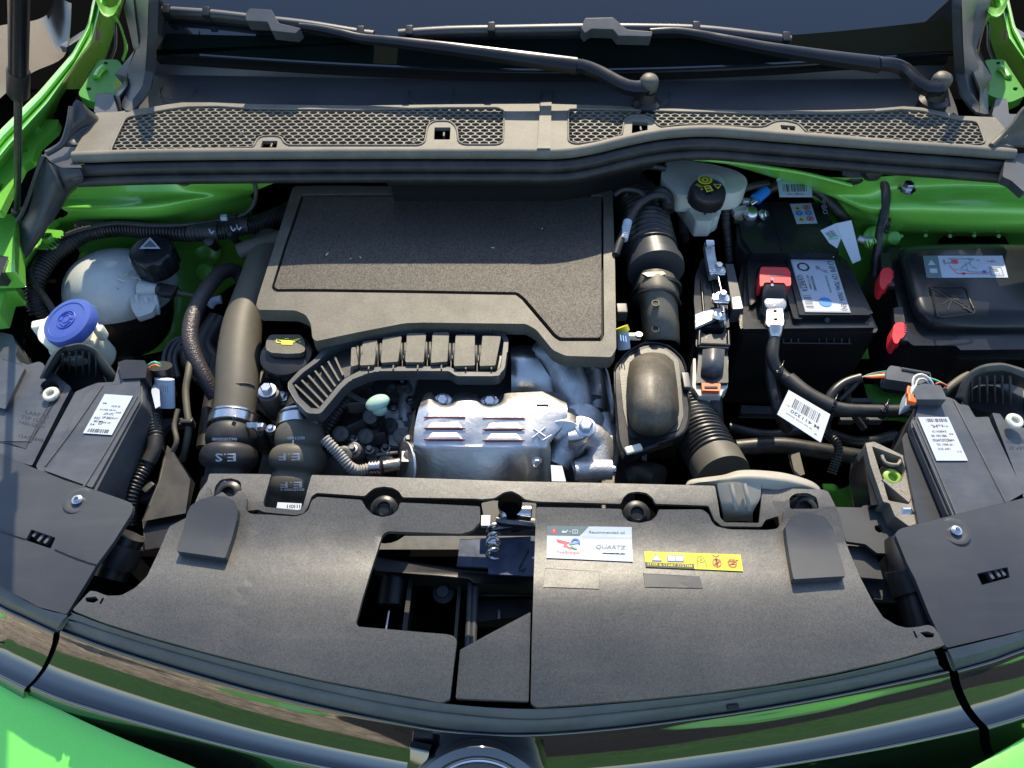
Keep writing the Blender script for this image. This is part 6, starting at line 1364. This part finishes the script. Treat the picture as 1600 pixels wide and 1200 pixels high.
tube('cable', px((1150, 295, -.06), (1138, 310, -.07), (1134, 340, -.09), (1138, 380, -.11), (1140, 410, -.13)), corr(.0065, .004, .2), 'hose_black', nt_, sides=12, step=.0012)
tube('cable', px((1200, 286, -.06), (1170, 292, -.06), (1150, 302, -.065), (1140, 318, -.08)), .0065, 'hose_black', nt_, sides=12)
# tags
def tag_(label, q, z, marks, hole=None, curl=.004):
    t_ = thing('paper_tag', label, 'tag', P(q[0][0], q[0][1], z), 'white paper tags tied to the looms')
    return t_
t1 = tag_('small white barcode tag behind the battery box under the seal', [(1215, 285)], -.05, None)
pr = Print([(1214, 281), (1267, 280), (1269, 308), (1218, 308)], -.040, t1, name='sheet', lift=.0008)
pr.bars(.14, .30, .86, .72, 16, seed=4); pr.text('A1 9812', .5, .86, .13, 'ink_soft', w=.5); pr.rect(.02, .04, .98, .10, 'print_grey'); pr.done()
tube('fold', px((1214, 281, -.040), (1267, 280, -.040)), .003, 'paper', t1, sides=10)
t2 = tag_('folded white tag with green smudged print standing beside the battery label', [(1300, 360)], -.07, None)
bm = bmesh.new(); a = [PY(u, v, P(1325, 410, -.10).y + dy) for u, v, dy in ((1282, 360, .03), (1306, 349, .03), (1314, 372, .01), (1308, 388, .0), (1296, 380, .01))]
b = [PY(u, v, P(1325, 410, -.10).y + dy) for u, v, dy in ((1306, 349, .03), (1330, 344, .035), (1345, 406, .0), (1332, 412, -.005), (1314, 372, .01))]
slab3('leaf_print', a, (a[1] - a[0]).cross(a[3] - a[0]).normalized(), .0006, 'paper', t2, bevel=0); slab3('leaf_plain', b, (b[1] - b[0]).cross(b[3] - b[0]).normalized(), .0006, 'paper', t2, bevel=0)
na = (a[1] - a[0]).cross(a[3] - a[0]).normalized(); na = na if na.y < 0 else -na
prr = Print([a[0], a[1], a[2], a[4]], 0, t2, base=False); prr.nn = na
for k in range(5): prr.line([(.15 + k * .12, .3), (.3 + k * .12, .75)], .08, 'ink_soft' if k % 2 else 'ink_grey')
prr.line([(.3, .55), (.9, .85)], .06, 'ink_green'); prr.line([(.1, .75), (.8, .95)], .05, 'ink_green'); prr.done()
tube('string', px((1276, 388, -.098), (1290, 384, -.094), (1304, 390, -.09), (1302, 402, -.095)), .0009, 'wire_white', t2, sides=6)
t3 = tag_('large white barcode tag hanging on cables in front of the battery', [(1250, 650)], -.1, None)
pr = Print([(1232, 610), (1297, 648), (1282, 692), (1214, 648)], -.098, t3, name='sheet', lift=.001)
pr.bars(.20, .16, .82, .50, 22, seed=9); pr.text('M 411320', .55, .62, .15, 'ink', rot=180, w=.66); pr.text('A1', .12, .52, .08, 'ink_soft', rot=180, w=.07); pr.text('98 206 35780 000000', .45, .78, .05, 'ink_soft', rot=180, w=.6); pr.text('08', .85, .86, .07, 'ink_soft', rot=180, w=.06); pr.done()

# clips behind: strut clip, dark cables on the right
cb = thing('bulkhead_cable', 'black taped cable dropping over the right strut tower from a bulkhead grommet', 'cable', P(1380, 350, -.08))
tube('cable', px((1362, 262, .0), (1376, 278, -.02), (1384, 300, -.04), (1382, 330, -.06), (1376, 360, -.08), (1372, 385, -.10), (1366, 430, -.14)), .0072, 'hose_black', cb, sides=14)
lathe('grommet', P(1364, 264, -.0), (.3, -.6, .5), [(.018, -.006), (.018, .004), (.012, .010), (.008, .012)], 'rubber', cb, n=24); lathe('grommet', P(1334, 268, -.01), (0, -.7, .5), [(.02, -.006), (.02, .006), (.014, .012), (0, .012)], 'rubber', cb, n=24)
box('tie', P(1386, 358, -.062), .008, .016, .006, 'black_plastic', cb, rot=(0, 0, -.5), bevel=.002); tube('tie_tail', px((1386, 352, -.06), (1390, 348, -.055), (1390, 342, -.055)), .0022, 'black_plastic', cb, sides=8)
cg = thing('earth_clip', 'small silver and green clip on the inner wing beside the loom', 'clip', P(1350, 378, -.09))
tube('body', px((1340, 372, -.088), (1350, 376, -.09), (1362, 376, -.09)), .0055, 'alu_cast', cg, sides=12); 
for k in range(4): lathe('ring', P(1352 + k * 4, 382 - k * 2, -.092), (.8, .3, .3), [(.0065, 0), (.0065, .002), (.005, .002)], 'green_paint', cg, n=14)
hd = thing('earth_cable', 'thin black cable crossing between battery and right headlamp', 'cable', P(1330, 600, -.12))
tube('cable', px((1290, 640, -.13), (1300, 615, -.12), (1320, 598, -.115), (1345, 590, -.11)), .0065, 'hose_black', hd, sides=12)
for k, mm in enumerate(('wire_green', 'wire_red', 'wire_white', 'print_yellow', 'wire_red')):
    tube('wire', px((1342, 592 - k, -.108), (1362, 584 + k * 1.6, -.105), (1388, 580 + k * 2.4, -.102)), .0011, mm, hd, sides=6)
tube('thin_cable', px((1345, 590, -.11), (1330, 608, -.12), (1312, 625, -.13)), .004, 'hose_black', hd, sides=10)
sp = thing('lamp_connector', 'grey multi pin connector with coiled wires behind the right headlamp', 'plug', P(1430, 590, -.1))
sheet('plug_body', [(1388, 574), (1392, 571), (1406, 573), (1410, 576), (1454, 583), (1455, 592), (1438, 600), (1384, 592), (1385, 580)], -.096, .02, 'grey_plastic', sp, r=2, bevel=.002)
tube('pin_guard', px((1408, 577, -.096), (1452, 585, -.096)), .003, 'grey_plastic', sp, sides=8)
tube('wire', px((1426, 606, -.09), (1428, 590, -.085), (1440, 585, -.083), (1452, 592, -.085), (1458, 602, -.09)), .0017, 'wire_white', sp, sides=8)
tube('wire', px((1430, 608, -.09), (1434, 594, -.086), (1444, 592, -.085), (1452, 600, -.09)), .0014, 'wire_white', sp, sides=8)
tube('wire', px((1448, 590, -.09), (1462, 594, -.09), (1478, 602, -.09)), .0014, 'wire_green', sp, sides=8); tube('wire', px((1462, 600, -.09), (1470, 598, -.088), (1480, 604, -.09)), .0014, 'wire_red', sp, sides=8)
tube('hose', px((1474, 616, -.10), (1486, 604, -.095), (1502, 592, -.095), (1514, 586, -.095)), .0055, 'hose_grey', sp, sides=12)
rcn = thing('module_plug', 'grey plug with white and orange lock on the right control box', 'plug', P(1440, 610, -.09))
sheet('plug_body', [(1432, 602), (1444, 599), (1470, 602), (1480, 624), (1430, 624), (1426, 614)], -.058, .02, 'grey_plastic', rcn, r=3, bevel=.003)
sheet('lock_frame', [(1420, 606), (1430, 600), (1434, 612), (1428, 628), (1414, 634), (1416, 618)], -.066, .02, 'paper', rcn, r=2, bevel=.002)
box('orange_lock', P(1424, 624, -.062), .010, .014, .008, 'orange', rcn, rot=(0, 0, -.3), bevel=.002); box('orange_lock', P(1419, 611, -.064), .004, .014, .006, 'orange', rcn, rot=(0, 0, -.4), bevel=.001)

# ================================================================ FUSE BOX
fb = thing('fuse_box', 'black fuse box with two red latches and a jump start label', 'fuse box', P(1500, 470, -.15))
sheet('base', [(1375, 386), (1400, 384), (1700, 388), (1700, 560), (1500, 562), (1490, 552), (1424, 548), (1404, 530), (1394, 480), (1378, 410)], -.128, .10, 'black_plastic', fb, r=6, bevel=.003)
sheet('lid_flange', [(1386, 388), (1412, 384), (1700, 384), (1700, 545), (1500, 547), (1494, 540), (1425, 540), (1408, 522), (1404, 480), (1392, 430)], -.112, .016, 'satin_black', fb, r=8, bevel=.003)
ZF = -.086
lidp = [[(1404, 392, -.105), (1412, 386, -.098), (1440, 382, -.094), (1550, 381, -.094), (1640, 384, -.096), (1720, 388, -.1)],
        [(1404, 398, -.098), (1412, 393, -.090), (1440, 390, ZF), (1550, 389, ZF), (1640, 391, ZF), (1720, 396, ZF)],
        [(1412, 430, -.098), (1420, 428, -.090), (1446, 428, ZF), (1550, 428, ZF), (1640, 430, ZF), (1720, 434, ZF)],
        [(1426, 480, -.100), (1434, 478, -.091), (1456, 476, ZF - .0005), (1550, 474, ZF), (1640, 474, ZF), (1720, 476, ZF)],
        [(1434, 496, -.104), (1442, 495, -.096), (1462, 494, -.090), (1550, 490, -.089), (1640, 490, -.088), (1720, 492, -.088)],
        [(1440, 510, -.112), (1448, 511, -.108), (1466, 512, -.104), (1550, 512, -.104), (1640, 512, -.104), (1720, 514, -.104)],
        [(1442, 516, -.122), (1450, 518, -.120), (1470, 520, -.118), (1550, 520, -.118), (1640, 520, -.118), (1720, 522, -.118)]]
loft('lid', lidp, 'satin_black', fb, n=60, thick=.003, sub=6, ang=70)
for k in range(4): tube('base_rib', px((1412 + k * 4, 548 + k * 6, -.15 - k * .012), (1440, 552 + k * 6, -.15 - k * .012), (1480, 554 + k * 6, -.15 - k * .012), (1500, 545 + k * 6, -.15 - k * .012)), .003, 'black_plastic', fb, sides=8)
for u, v in ((1384, 436), (1404, 521)):
    sheet('latch', [(u - 8, v - 12), (u - 4, v - 17), (u + 6, v - 18), (u + 10, v - 14), (u + 11, v - 2), (u + 8, v + 6), (u + 2, v + 8), (u - 1, v + 16), (u - 7, v + 15), (u - 10, v + 6)], -.088, .022, 'red', fb, r=3, bevel=.003)
    for k in range(4): tube('grip_rib', px((u + 9, v - 12 + k * 3.4, -.0876), (u + 12, v - 13 + k * 3.4, -.089)), .0008, 'red', fb, sides=6)
    sheet('latch_seat', [(u - 8, v - 40), (u + 6, v - 42), (u + 10, v - 16), (u - 6, v - 16)], -.105, .012, 'black_plastic', fb, r=3, bevel=.002)
    box('latch_hinge', P(u + 6, v + 10, -.098), .012, .012, .010, 'black_plastic', fb, bevel=.003)
lathe('side_boss', P(1540, 558, -.15), (0, -.8, .6), [(.022, -.005), (.022, .003), (.014, .006), (.012, .010), (0, .010)], 'black_plastic', fb, n=28)
pr = Print([(1442, 400), (1566, 400), (1575, 434), (1448, 434)], ZF + .0004, fb, name='label', m='paper', lift=.0006)
pr.rect(0, 0, .185, 1, 'ink_teal'); pr.poly([(.09, .20), (.135, .44), (.04, .44)], 'ink_white'); pr.poly([(.09, .26), (.12, .41), (.058, .41)], 'ink_teal'); pr.rect(.083, .30, .095, .37, 'ink_white')
pr.rect(.05, .60, .14, .80, 'ink_white'); pr.rect(.06, .65, .09, .75, 'ink_teal'); pr.rect(.105, .65, .13, .75, 'ink_teal')
pr.line([(.25, .18), (.25, .34)], .03, 'ink_red'); pr.line([(.235, .26), (.265, .26)], .03, 'ink_red'); pr.line([(.66, .22), (.70, .22)], .03, 'ink_grey')
pr.rect(.30, .14, .58, .17, 'ink_grey'); pr.rect(.56, .14, .63, .20, 'ink_grey'); pr.rect(.34, .20, .42, .38, 'ink_red'); pr.line([(.24, .40), (.30, .34), (.36, .34)], .04, 'ink_grey'); pr.line([(.40, .30), (.52, .30), (.52, .66), (.42, .70)], .012, 'ink_grey')
pr.line([(.30, .45), (.34, .62), (.40, .66)], .02, 'ink_red'); pr.line([(.44, .62), (.50, .44), (.56, .34), (.60, .20)], .03, 'ink_grey'); pr.line([(.56, .34), (.58, .50), (.64, .62)], .02, 'ink_grey')
pr.line([(.34, .66), (.38, .82), (.80, .85)], .02, 'ink_red'); pr.rect(.44, .78, .48, .88, 'ink_red'); pr.line([(.50, .66), (.54, .76), (.80, .78)], .016, 'ink_navy'); pr.rect(.70, .70, .74, .80, 'ink_navy')
pr.line([(.80, .54), (.94, .54), (.95, .92), (.80, .92), (.80, .54)], .025, 'ink_grey'); pr.rect(.83, .60, .89, .64, 'ink_grey'); pr.text('12 V', .875, .84, .10, 'ink_grey', w=.07); pr.line([(.84, .70), (.90, .70)], .04, 'ink_grey')
pr.line([(.80, .30), (.88, .20)], .02, 'ink_red'); pr.line([(.78, .22), (.86, .32)], .02, 'ink_grey'); pr.line([(.84, .28), (.90, .30)], .03, 'ink_grey'); pr.done()
q = rounded([(1452, 448), (1508, 448), (1524, 490), (1466, 497)], 5)
tube('moulded_frame', [S(u, v, ZF + .0008) for u, v in q] + [S(*q[0], ZF + .0008)], .0016, 'satin_black', fb, sides=6, smooth_path=False)
pr = Print([(1452, 448), (1508, 448), (1524, 490), (1466, 496)], ZF, fb, base=False); pr.line([(.04, .06), (.94, .94)], .03, 'black_plastic'); pr.line([(.22, .60), (.55, .38), (.86, .40)], .02, 'black_plastic'); pr.line([(.30, .80), (.55, .38)], .02, 'black_plastic'); pr.line([(.4, .38), (.8, .62)], .02, 'black_plastic'); pr.ring(.80, .74, .08, .02, 'black_plastic'); pr.poly([(.5, .3), (.72, .34), (.70, .5), (.52, .46)], 'black_plastic'); pr.done()

# ================================================================ RIGHT FRONT BRACKET AND LOWER BITS
fbk = thing('lamp_bracket', 'open cast bracket frame with green nut beside the right headlamp', 'bracket', P(1385, 750, -.1))
M['cast_dusty'] = mat('cast_dusty', (.16, .145, .12), .55, spec=.5, dust=(30, .5, (.34, .31, .26)), bump=(300, .0005))
ZK = -.088
sheet('frame', [(1352, 692), (1366, 690), (1412, 712), (1416, 740), (1424, 760), (1434, 818), (1420, 822), (1398, 806), (1390, 786), (1380, 784), (1360, 726)], ZK, .03, 'cast_dusty', fbk, r=3, bevel=.0018,
      holes=[rounded([(1362, 697), (1408, 714), (1415, 734), (1408, 752), (1392, 756), (1378, 748)], 3), rounded([(1380, 754), (1408, 766), (1424, 780), (1420, 788), (1388, 782)], 3)])
sheet('web', [(1378, 750), (1382, 748), (1422, 778), (1420, 784)], ZK + .001, .03, 'cast_dusty', fbk, bevel=.001)
sheet('frame_wall', [(1348, 716), (1352, 693), (1388, 786), (1362, 788)], ZK - .012, .05, 'satin_black', fbk, bevel=.001)
tube('hook', px((1378, 712, -.092), (1382, 722, -.092), (1392, 726, -.092), (1404, 726, -.092), (1407, 718, -.092)), .0024, 'cast_dusty', fbk, sides=8)
lathe('green_nut', P(1391, 748, -.105), (0, -.2, 1), [(.011, -.02), (.011, .006), (.0085, .008), (.006, .008), (.006, 0), (0, 0)], 'lime', fbk, n=24)
sheet('green_block', [(1378, 745), (1400, 746), (1396, 760), (1380, 755)], -.112, .02, 'lime', fbk, r=2)
hexbolt('bolt', P(1411, 804, -.098), .010, .010, 'steel', fbk, axis=(0, -.5, .8), washer=1.3)
M['steel_dusty'] = mat('steel_dusty', (.50, .48, .44), .5, .7, vary=(60, .2))
cs = thing('corner_strut', 'matt black sheet steel strut plate linking the crossmember to the right lamp bracket', 'bracket', P(1370, 810, -.1))
sheet('plate', [(1305, 792), (1346, 793), (1348, 790), (1384, 785), (1392, 800), (1400, 820), (1398, 838), (1412, 866), (1370, 864), (1352, 850), (1322, 846)], -.112, .006, 'smooth_plastic', cs, r=3, bevel=.0015, holes=[rounded([(1366, 821), (1376, 820), (1382, 828), (1374, 833), (1367, 828)], 3)])
sheet('lower_plate', [(1324, 852), (1366, 856), (1380, 905), (1345, 902), (1330, 880)], -.125, .006, 'smooth_plastic', cs, r=3, bevel=.0015)
sheet('lower_shelf', [(1345, 902), (1400, 910), (1410, 940), (1365, 936)], -.14, .006, 'smooth_plastic', cs, bevel=.0015)
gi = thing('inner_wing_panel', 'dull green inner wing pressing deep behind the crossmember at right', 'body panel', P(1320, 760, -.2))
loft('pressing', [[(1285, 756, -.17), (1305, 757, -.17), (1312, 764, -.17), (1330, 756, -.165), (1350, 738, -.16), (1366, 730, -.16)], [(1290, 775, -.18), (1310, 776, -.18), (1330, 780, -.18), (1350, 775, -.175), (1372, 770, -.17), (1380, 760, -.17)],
                  [(1300, 800, -.20), (1320, 800, -.20), (1340, 800, -.20), (1355, 800, -.19), (1372, 790, -.19), (1388, 785, -.19)]], 'green_shaded', gi, n=30, thick=.002, sub=4)
loft('pressing', [[(1350, 600, -.24), (1380, 602, -.24), (1420, 610, -.24)], [(1360, 630, -.25), (1390, 634, -.25), (1420, 640, -.25)], [(1380, 656, -.28), (1400, 656, -.28), (1420, 660, -.28)]], 'green_shaded', gi, n=20, thick=.002)
# deep bars under the battery, silver glints
db = thing('battery_tray', 'black slotted battery tray deep in front of the battery', 'battery tray', P(1200, 640, -.25))
sheet('front_rail', [(1158, 634), (1214, 636), (1214, 646), (1158, 645)], -.24, .012, 'smooth_plastic', db, bevel=.001)
for u, v in ((1310, 645), (1344, 655), (1345, 628)): box('slot_bar', P(u, v, -.20), .03, .008, .01, 'smooth_plastic', db, bevel=.001)
tube('lower_hose', px((1150, 700, -.22), (1220, 696, -.215), (1290, 706, -.215), (1352, 716, -.22)), .012, 'hose_black', db, sides=18)
tube('lower_hose', px((1140, 668, -.23), (1200, 680, -.22), (1270, 672, -.22), (1340, 690, -.23), (1400, 680, -.23)), .008, 'hose_black', db, sides=12)
tube('loom_branch', px((1300, 640, -.15), (1290, 670, -.17), (1310, 700, -.18), (1300, 740, -.2)), corr(.006, .004, .2), 'hose_black', db, sides=12, step=.0013)
tube('loom_branch', px((1345, 592, -.12), (1325, 610, -.14), (1330, 640, -.16), (1350, 670, -.18)), .005, 'hose_black', db, sides=12)
for k in range(5): box('tray_slot', P(1300 + k * 22, 646 + (k % 2) * 12, -.19), .020, .005, .012, 'smooth_plastic', db, bevel=.001)
box('tray_wall', P(1330, 640, -.215), .11, .006, .03, 'smooth_plastic', db, bevel=.001)
sheet('pale_stay', [(1234, 710), (1248, 708), (1256, 740), (1244, 744)], -.2, .004, 'hose_grey', db)
tube('lower_hose', px((1030, 748, -.15), (1005, 740, -.16), (985, 745, -.17)), .018, 'hose_black', db, sides=18)
sheet('pale_stay', [(1003, 706), (1010, 706), (1010, 742), (1004, 742)], -.16, .004, 'alu_cast', db)

# ================================================================ LATCH AND RADIATOR WINDOW
M['steel_dusty'] = mat('steel_dusty', (.50, .48, .44), .5, .7, vary=(60, .2))
la = thing('bonnet_latch', 'zinc bonnet latch with spring in the notch of the crossmember', 'latch', P(795, 810, -.1))
lathe('pivot', P(797, 786, -.075), (0, -.3, 1), [(.014, -.03), (.0145, -.006), (.013, -.001), (.008, .002), (0, .0025)], 'void', la, n=30)
sheet('plate', [(752, 786), (770, 782), (838, 786), (836, 822), (800, 830), (786, 820), (758, 820)], -.110, .004, 'black_plastic', la, r=3, bevel=.001)
tube('spring', [P(771, 822, -.098) + Vector((.0072 * math.cos(a), -.0016 * a + .0 , .0072 * math.sin(a))) for a in [i * .5 for i in range(50)]], .0015, 'steel', la, sides=6, step=.0015)
hexbolt('bolt', P(771, 848, -.10), .006, .008, 'steel', la, axis=(0, -.8, .6))
box('tag_block', P(759, 815, -.096), .011, .014, .006, 'steel_dusty', la, bevel=.001); box('arm', P(790, 822, -.098), .034, .010, .008, 'dark_steel', la, rot=(0, 0, .15), bevel=.002)
box('arm', P(812, 818, -.096), .040, .012, .010, 'black_plastic', la, rot=(0, 0, -.05), bevel=.003); tube('rod', px((776, 812, -.09), (800, 816, -.088), (834, 820, -.09)), .004, 'dark_steel', la, sides=10)
lathe('roller', P(820, 800, -.09), (1, -.1, .1), [(.008, -.008), (.008, .008)], 'steel', la, n=16); box('hook', P(785, 800, -.085), .006, .02, .012, 'steel', la, rot=(0, 0, .3), bevel=.002)
rw = thing('lower_grille_support', 'black radiator frame and lower beam seen through the square opening', 'radiator frame', P(700, 920, -.2))
ZR = -.16
sheet('cross_beam', [(580, 872), (715, 890), (830, 900), (840, 912), (740, 912), (732, 906), (590, 888)], ZR + .02, .03, 'black_plastic', rw, bevel=.003)
sheet('duct_rim', [(640, 893), (650, 886), (712, 892), (722, 900), (714, 1000), (628, 985)], ZR, .03, 'black_plastic', rw, r=5, bevel=.002, holes=[rounded([(646, 900), (654, 894), (710, 899), (716, 905), (708, 1010), (634, 1000)], 5)])
for u, w_ in ((736, 4), (744, 3)): tube('upright', px((u, 900, ZR + .01), (u - 5, 1015, ZR + .01)), .004, 'smooth_plastic', rw, sides=10)
tube('round_duct', px((618, 895, ZR - .01), (612, 945, ZR - .02)), .018, 'black_plastic', rw, sides=20); tube('cable_pull', px((608, 955, ZR), (603, 985, ZR)), .0016, 'steel', rw, sides=8)
lathe('plug', P(693, 927, ZR - .02), (0, -.2, 1), [(.012, 0), (.013, .003), (.007, .005), (.007, .012), (0, .012)], 'smooth_plastic', rw, n=20)
sheet('label_plate', [(719, 843), (838, 838), (838, 900), (764, 896), (762, 887), (714, 884)], ZR + .045, .003, 'paper', rw, bevel=.0004)
M['foil_grey'] = mat('foil_grey', (.035, .05, .09), .6, .3, vary=(45, .6), bump=(30, .002))
setm(rw, 'label_plate', 'foil_grey')
tube('wire_loop', px((826, 858, ZR + .047), (820, 870, ZR + .048), (811, 888, ZR + .047), (812, 893, ZR + .047), (822, 888, ZR + .047)), .0007, 'ink', rw, sides=5)
sheet('lower_ledge', [(745, 940), (835, 938), (835, 960), (780, 970), (742, 970)], ZR - .03, .02, 'black_plastic', rw, bevel=.002); box('ledge_pin', P(780, 960, ZR - .02), .004, .012, .004, 'dark_steel', rw)

# ================================================================ STICKERS
zst = zs(.0006)
so_ = thing('oil_sticker', 'white recommended oil sticker with logos on the right front cover', 'sticker', S(920, 850, zst))
pr = Print([(855, 822), (987, 824), (989, 878), (854, 872)], zs(.0006), so_, name='paper_sheet', m='paper')
pr.poly([(0, 0), (.49, 0), (.38, .28), (0, .28)], 'ink_teal'); pr.poly([(.08, .06), (.12, .22), (.04, .22)], 'ink_red'); pr.rect(.076, .11, .084, .17, 'ink_white'); pr.rect(.076, .185, .084, .2, 'ink_white')
pr.poly([(.17, .15), (.22, .15), (.24, .11), (.245, .14), (.22, .21), (.175, .21)], 'ink_white'); pr.line([(.19, .15), (.19, .11)], .02, 'ink_white'); pr.rect(.262, .15, .275, .18, 'ink_white'); pr.line([(.30, .11), (.36, .11), (.36, .21), (.30, .21), (.30, .11)], .02, 'ink_white'); pr.line([(.33, .11), (.33, .21)], .015, 'ink_white')
pr.text('Recommended oil', .705, .165, .11, 'ink_teal', w=.42); pr.line([(.40, .31), (1, .31)], .008, 'ink_grey'); pr.line([(.503, .44), (.503, .86)], .008, 'ink_grey')
pr.poly([(.11, .42), (.13, .40), (.26, .48), (.29, .50), (.24, .53), (.225, .64), (.195, .64), (.20, .53), (.13, .50)], 'ink_red'); pr.line([(.235, .60), (.25, .66), (.33, .66)], .06, 'ink_red')
pr.ring(.335, .50, .135, .045, 'ink_navy', 180, 380); pr.ring(.335, .55, .14, .045, 'ink_green', 70, 170); pr.line([(.26, .53), (.38, .47)], .035, 'ink_blue')
pr.text('TotalEnergies', .25, .80, .10, 'ink_red', w=.27)
pr.text('QUARTZ', .745, .59, .16, 'ink_grey', w=.35, slant=.2); pr.poly([(.66, .70), (.92, .69), (.91, .77), (.64, .77)], 'alu_brown'); pr.text('XTRA-TECH', .80, .73, .055, 'ink_white', w=.2); pr.done()
sy = thing('stop_start_sticker', 'yellow stop and start system warning sticker on the right front cover', 'sticker', S(1080, 878, zst))
pr = Print([(1006, 862), (1157, 867), (1161, 893), (1009, 886)], zs(.0006), sy, name='paper_sheet', m='print_yellow')
pr.rect(.0, .70, .50, 1.0, 'ink'); pr.text('STOP & START SYSTEM', .25, .84, .22, 'print_yellow', w=.46)
pr.poly([(.12, .14), (.175, .62), (.065, .62)], 'ink_navy'); pr.poly([(.12, .22), (.162, .57), (.078, .57)], 'ink_white'); pr.rect(.116, .32, .124, .46, 'ink'); pr.rect(.116, .49, .124, .53, 'ink')
pr.poly([(.23, .20), (.40, .18), (.40, .60), (.23, .62)], 'ink_navy'); pr.poly([(.237, .24), (.31, .24), (.31, .57), (.237, .57)], 'ink_white'); pr.poly([(.318, .23), (.393, .23), (.393, .55), (.318, .56)], 'ink_white'); pr.text('i', .358, .40, .30, 'ink_navy', w=.02)
pr.ring(.58, .40, .20, .03, 'ink'); pr.ring(.58, .40, .07, .03, 'ink'); pr.line([(.545, .45), (.535, .90)], .03, 'ink'); pr.line([(.62, .45), (.63, .90)], .03, 'ink')
pr.ring(.74, .56, .26, .05, 'ink_red'); pr.line([(.70, .72), (.78, .42)], .05, 'ink_red'); pr.line([(.705, .10), (.74, .22), (.775, .10)], .05, 'ink'); pr.poly([(.73, .3), (.75, .3), (.75, .8), (.73, .8)], 'ink'); pr.rect(.72, .52, .76, .60, 'ink')
pr.ring(.90, .55, .26, .05, 'ink_red'); pr.line([(.86, .70), (.94, .42)], .05, 'ink_red'); pr.line([(.85, .50), (.90, .46), (.95, .40)], .06, 'ink'); pr.line([(.86, .62), (.94, .62)], .05, 'ink'); pr.disc(.955, .36, .05, 'ink'); pr.done()
sl = thing('lamp_sticker', 'white data sticker on the left headlamp control box', 'sticker', S(170, 650, zh(.002)), 'headlamp data stickers')
pr = Print([(164, 616), (208, 619), (175, 680), (130, 677)], zh(.0021), sl, name='paper_sheet', m='paper')
rr = random.Random(11)
pr.bars(.12, .88, .84, .97, 18, seed=3)
def code(pr, s0, t0, s1, t1, n, seed):                          # small block of printed code cells
    r_ = random.Random(seed)
    for i in range(n):
        for j in range(n):
            if r_.random() < .5: pr.rect(s0 + (s1 - s0) * i / n, t0 + (t1 - t0) * j / n, s0 + (s1 - s0) * (i + 1) / n, t0 + (t1 - t0) * (j + 1) / n, 'ink')
for k, (s, t, w_, hh) in enumerate(((.20, .62, .2, .07), (.30, .70, .3, .05), (.52, .50, .34, .06), (.55, .60, .36, .07), (.60, .72, .30, .05), (.50, .40, .36, .04), (.62, .30, .30, .05), (.15, .78, .16, .05), (.22, .40, .16, .04), (.18, .24, .14, .04), (.82, .45, .18, .04), (.82, .60, .18, .04))):
    pr.text(['00 00 22', '985 041', 'LR9 27C', 'VP 8001', '72W 12V', 'E2 4210', 'HCR 30', '24', '013', '98', 'SAE', 'DOT'][k], s, t, hh * 1.3, 'ink', w=w_)
pr.text('22', .40, .73, .12, 'ink', w=.14); pr.done()
sr = thing('lamp_sticker', 'white data sticker on the right headlamp control box', 'sticker', S(1470, 685, zh(.002)), 'headlamp data stickers')
pr = Print([(1434, 652), (1481, 652), (1512, 720), (1463, 720)], zh(.0021), sr, name='paper_sheet', m='paper')
pr.bars(.22, .04, .93, .12, 18, seed=6)
for k, (s, t, w_, hh) in enumerate(((.40, .22, .2, .08), (.60, .20, .2, .05), (.75, .22, .2, .04), (.40, .34, .3, .05), (.62, .34, .2, .05), (.42, .44, .5, .06), (.45, .54, .6, .07), (.50, .64, .5, .05), (.40, .74, .4, .05), (.85, .40, .14, .04), (.80, .54, .12, .04), (.25, .62, .06, .05), (.85, .80, .14, .04))):
    pr.text(['HL', 'E2 4210', '013', '72W 12V', 'SAE', '985 041 00', '9825024930', 'VP 8001 27', 'LR9 27C', '44', '08', '7', 'C1'][k], s, t, hh * 1.3, 'ink', rot=180, w=w_)
pr.done()
lettering(58, 648, -.0825, 'LARP 30', .03, .007, hlL, m='ink_soft', rot=-12); lettering(52, 656, -.0825, 'TYP 15/20', .032, .007, hlL, m='ink_soft', rot=-12)
lettering(50, 664, -.0825, '>ABS-GF20<', .034, .006, hlL, m='ink_soft', rot=-12); lettering(48, 685, -.083, '15A7 389B', .032, .006, hlL, m='ink_soft', rot=-12)
lettering(1590, 690, -.0675, '>ABS-GF20<', .03, .007, hlR, m='ink_soft', rot=180); lettering(1592, 700, -.0675, 'LARP 30', .024, .007, hlR, m='ink_soft', rot=180)
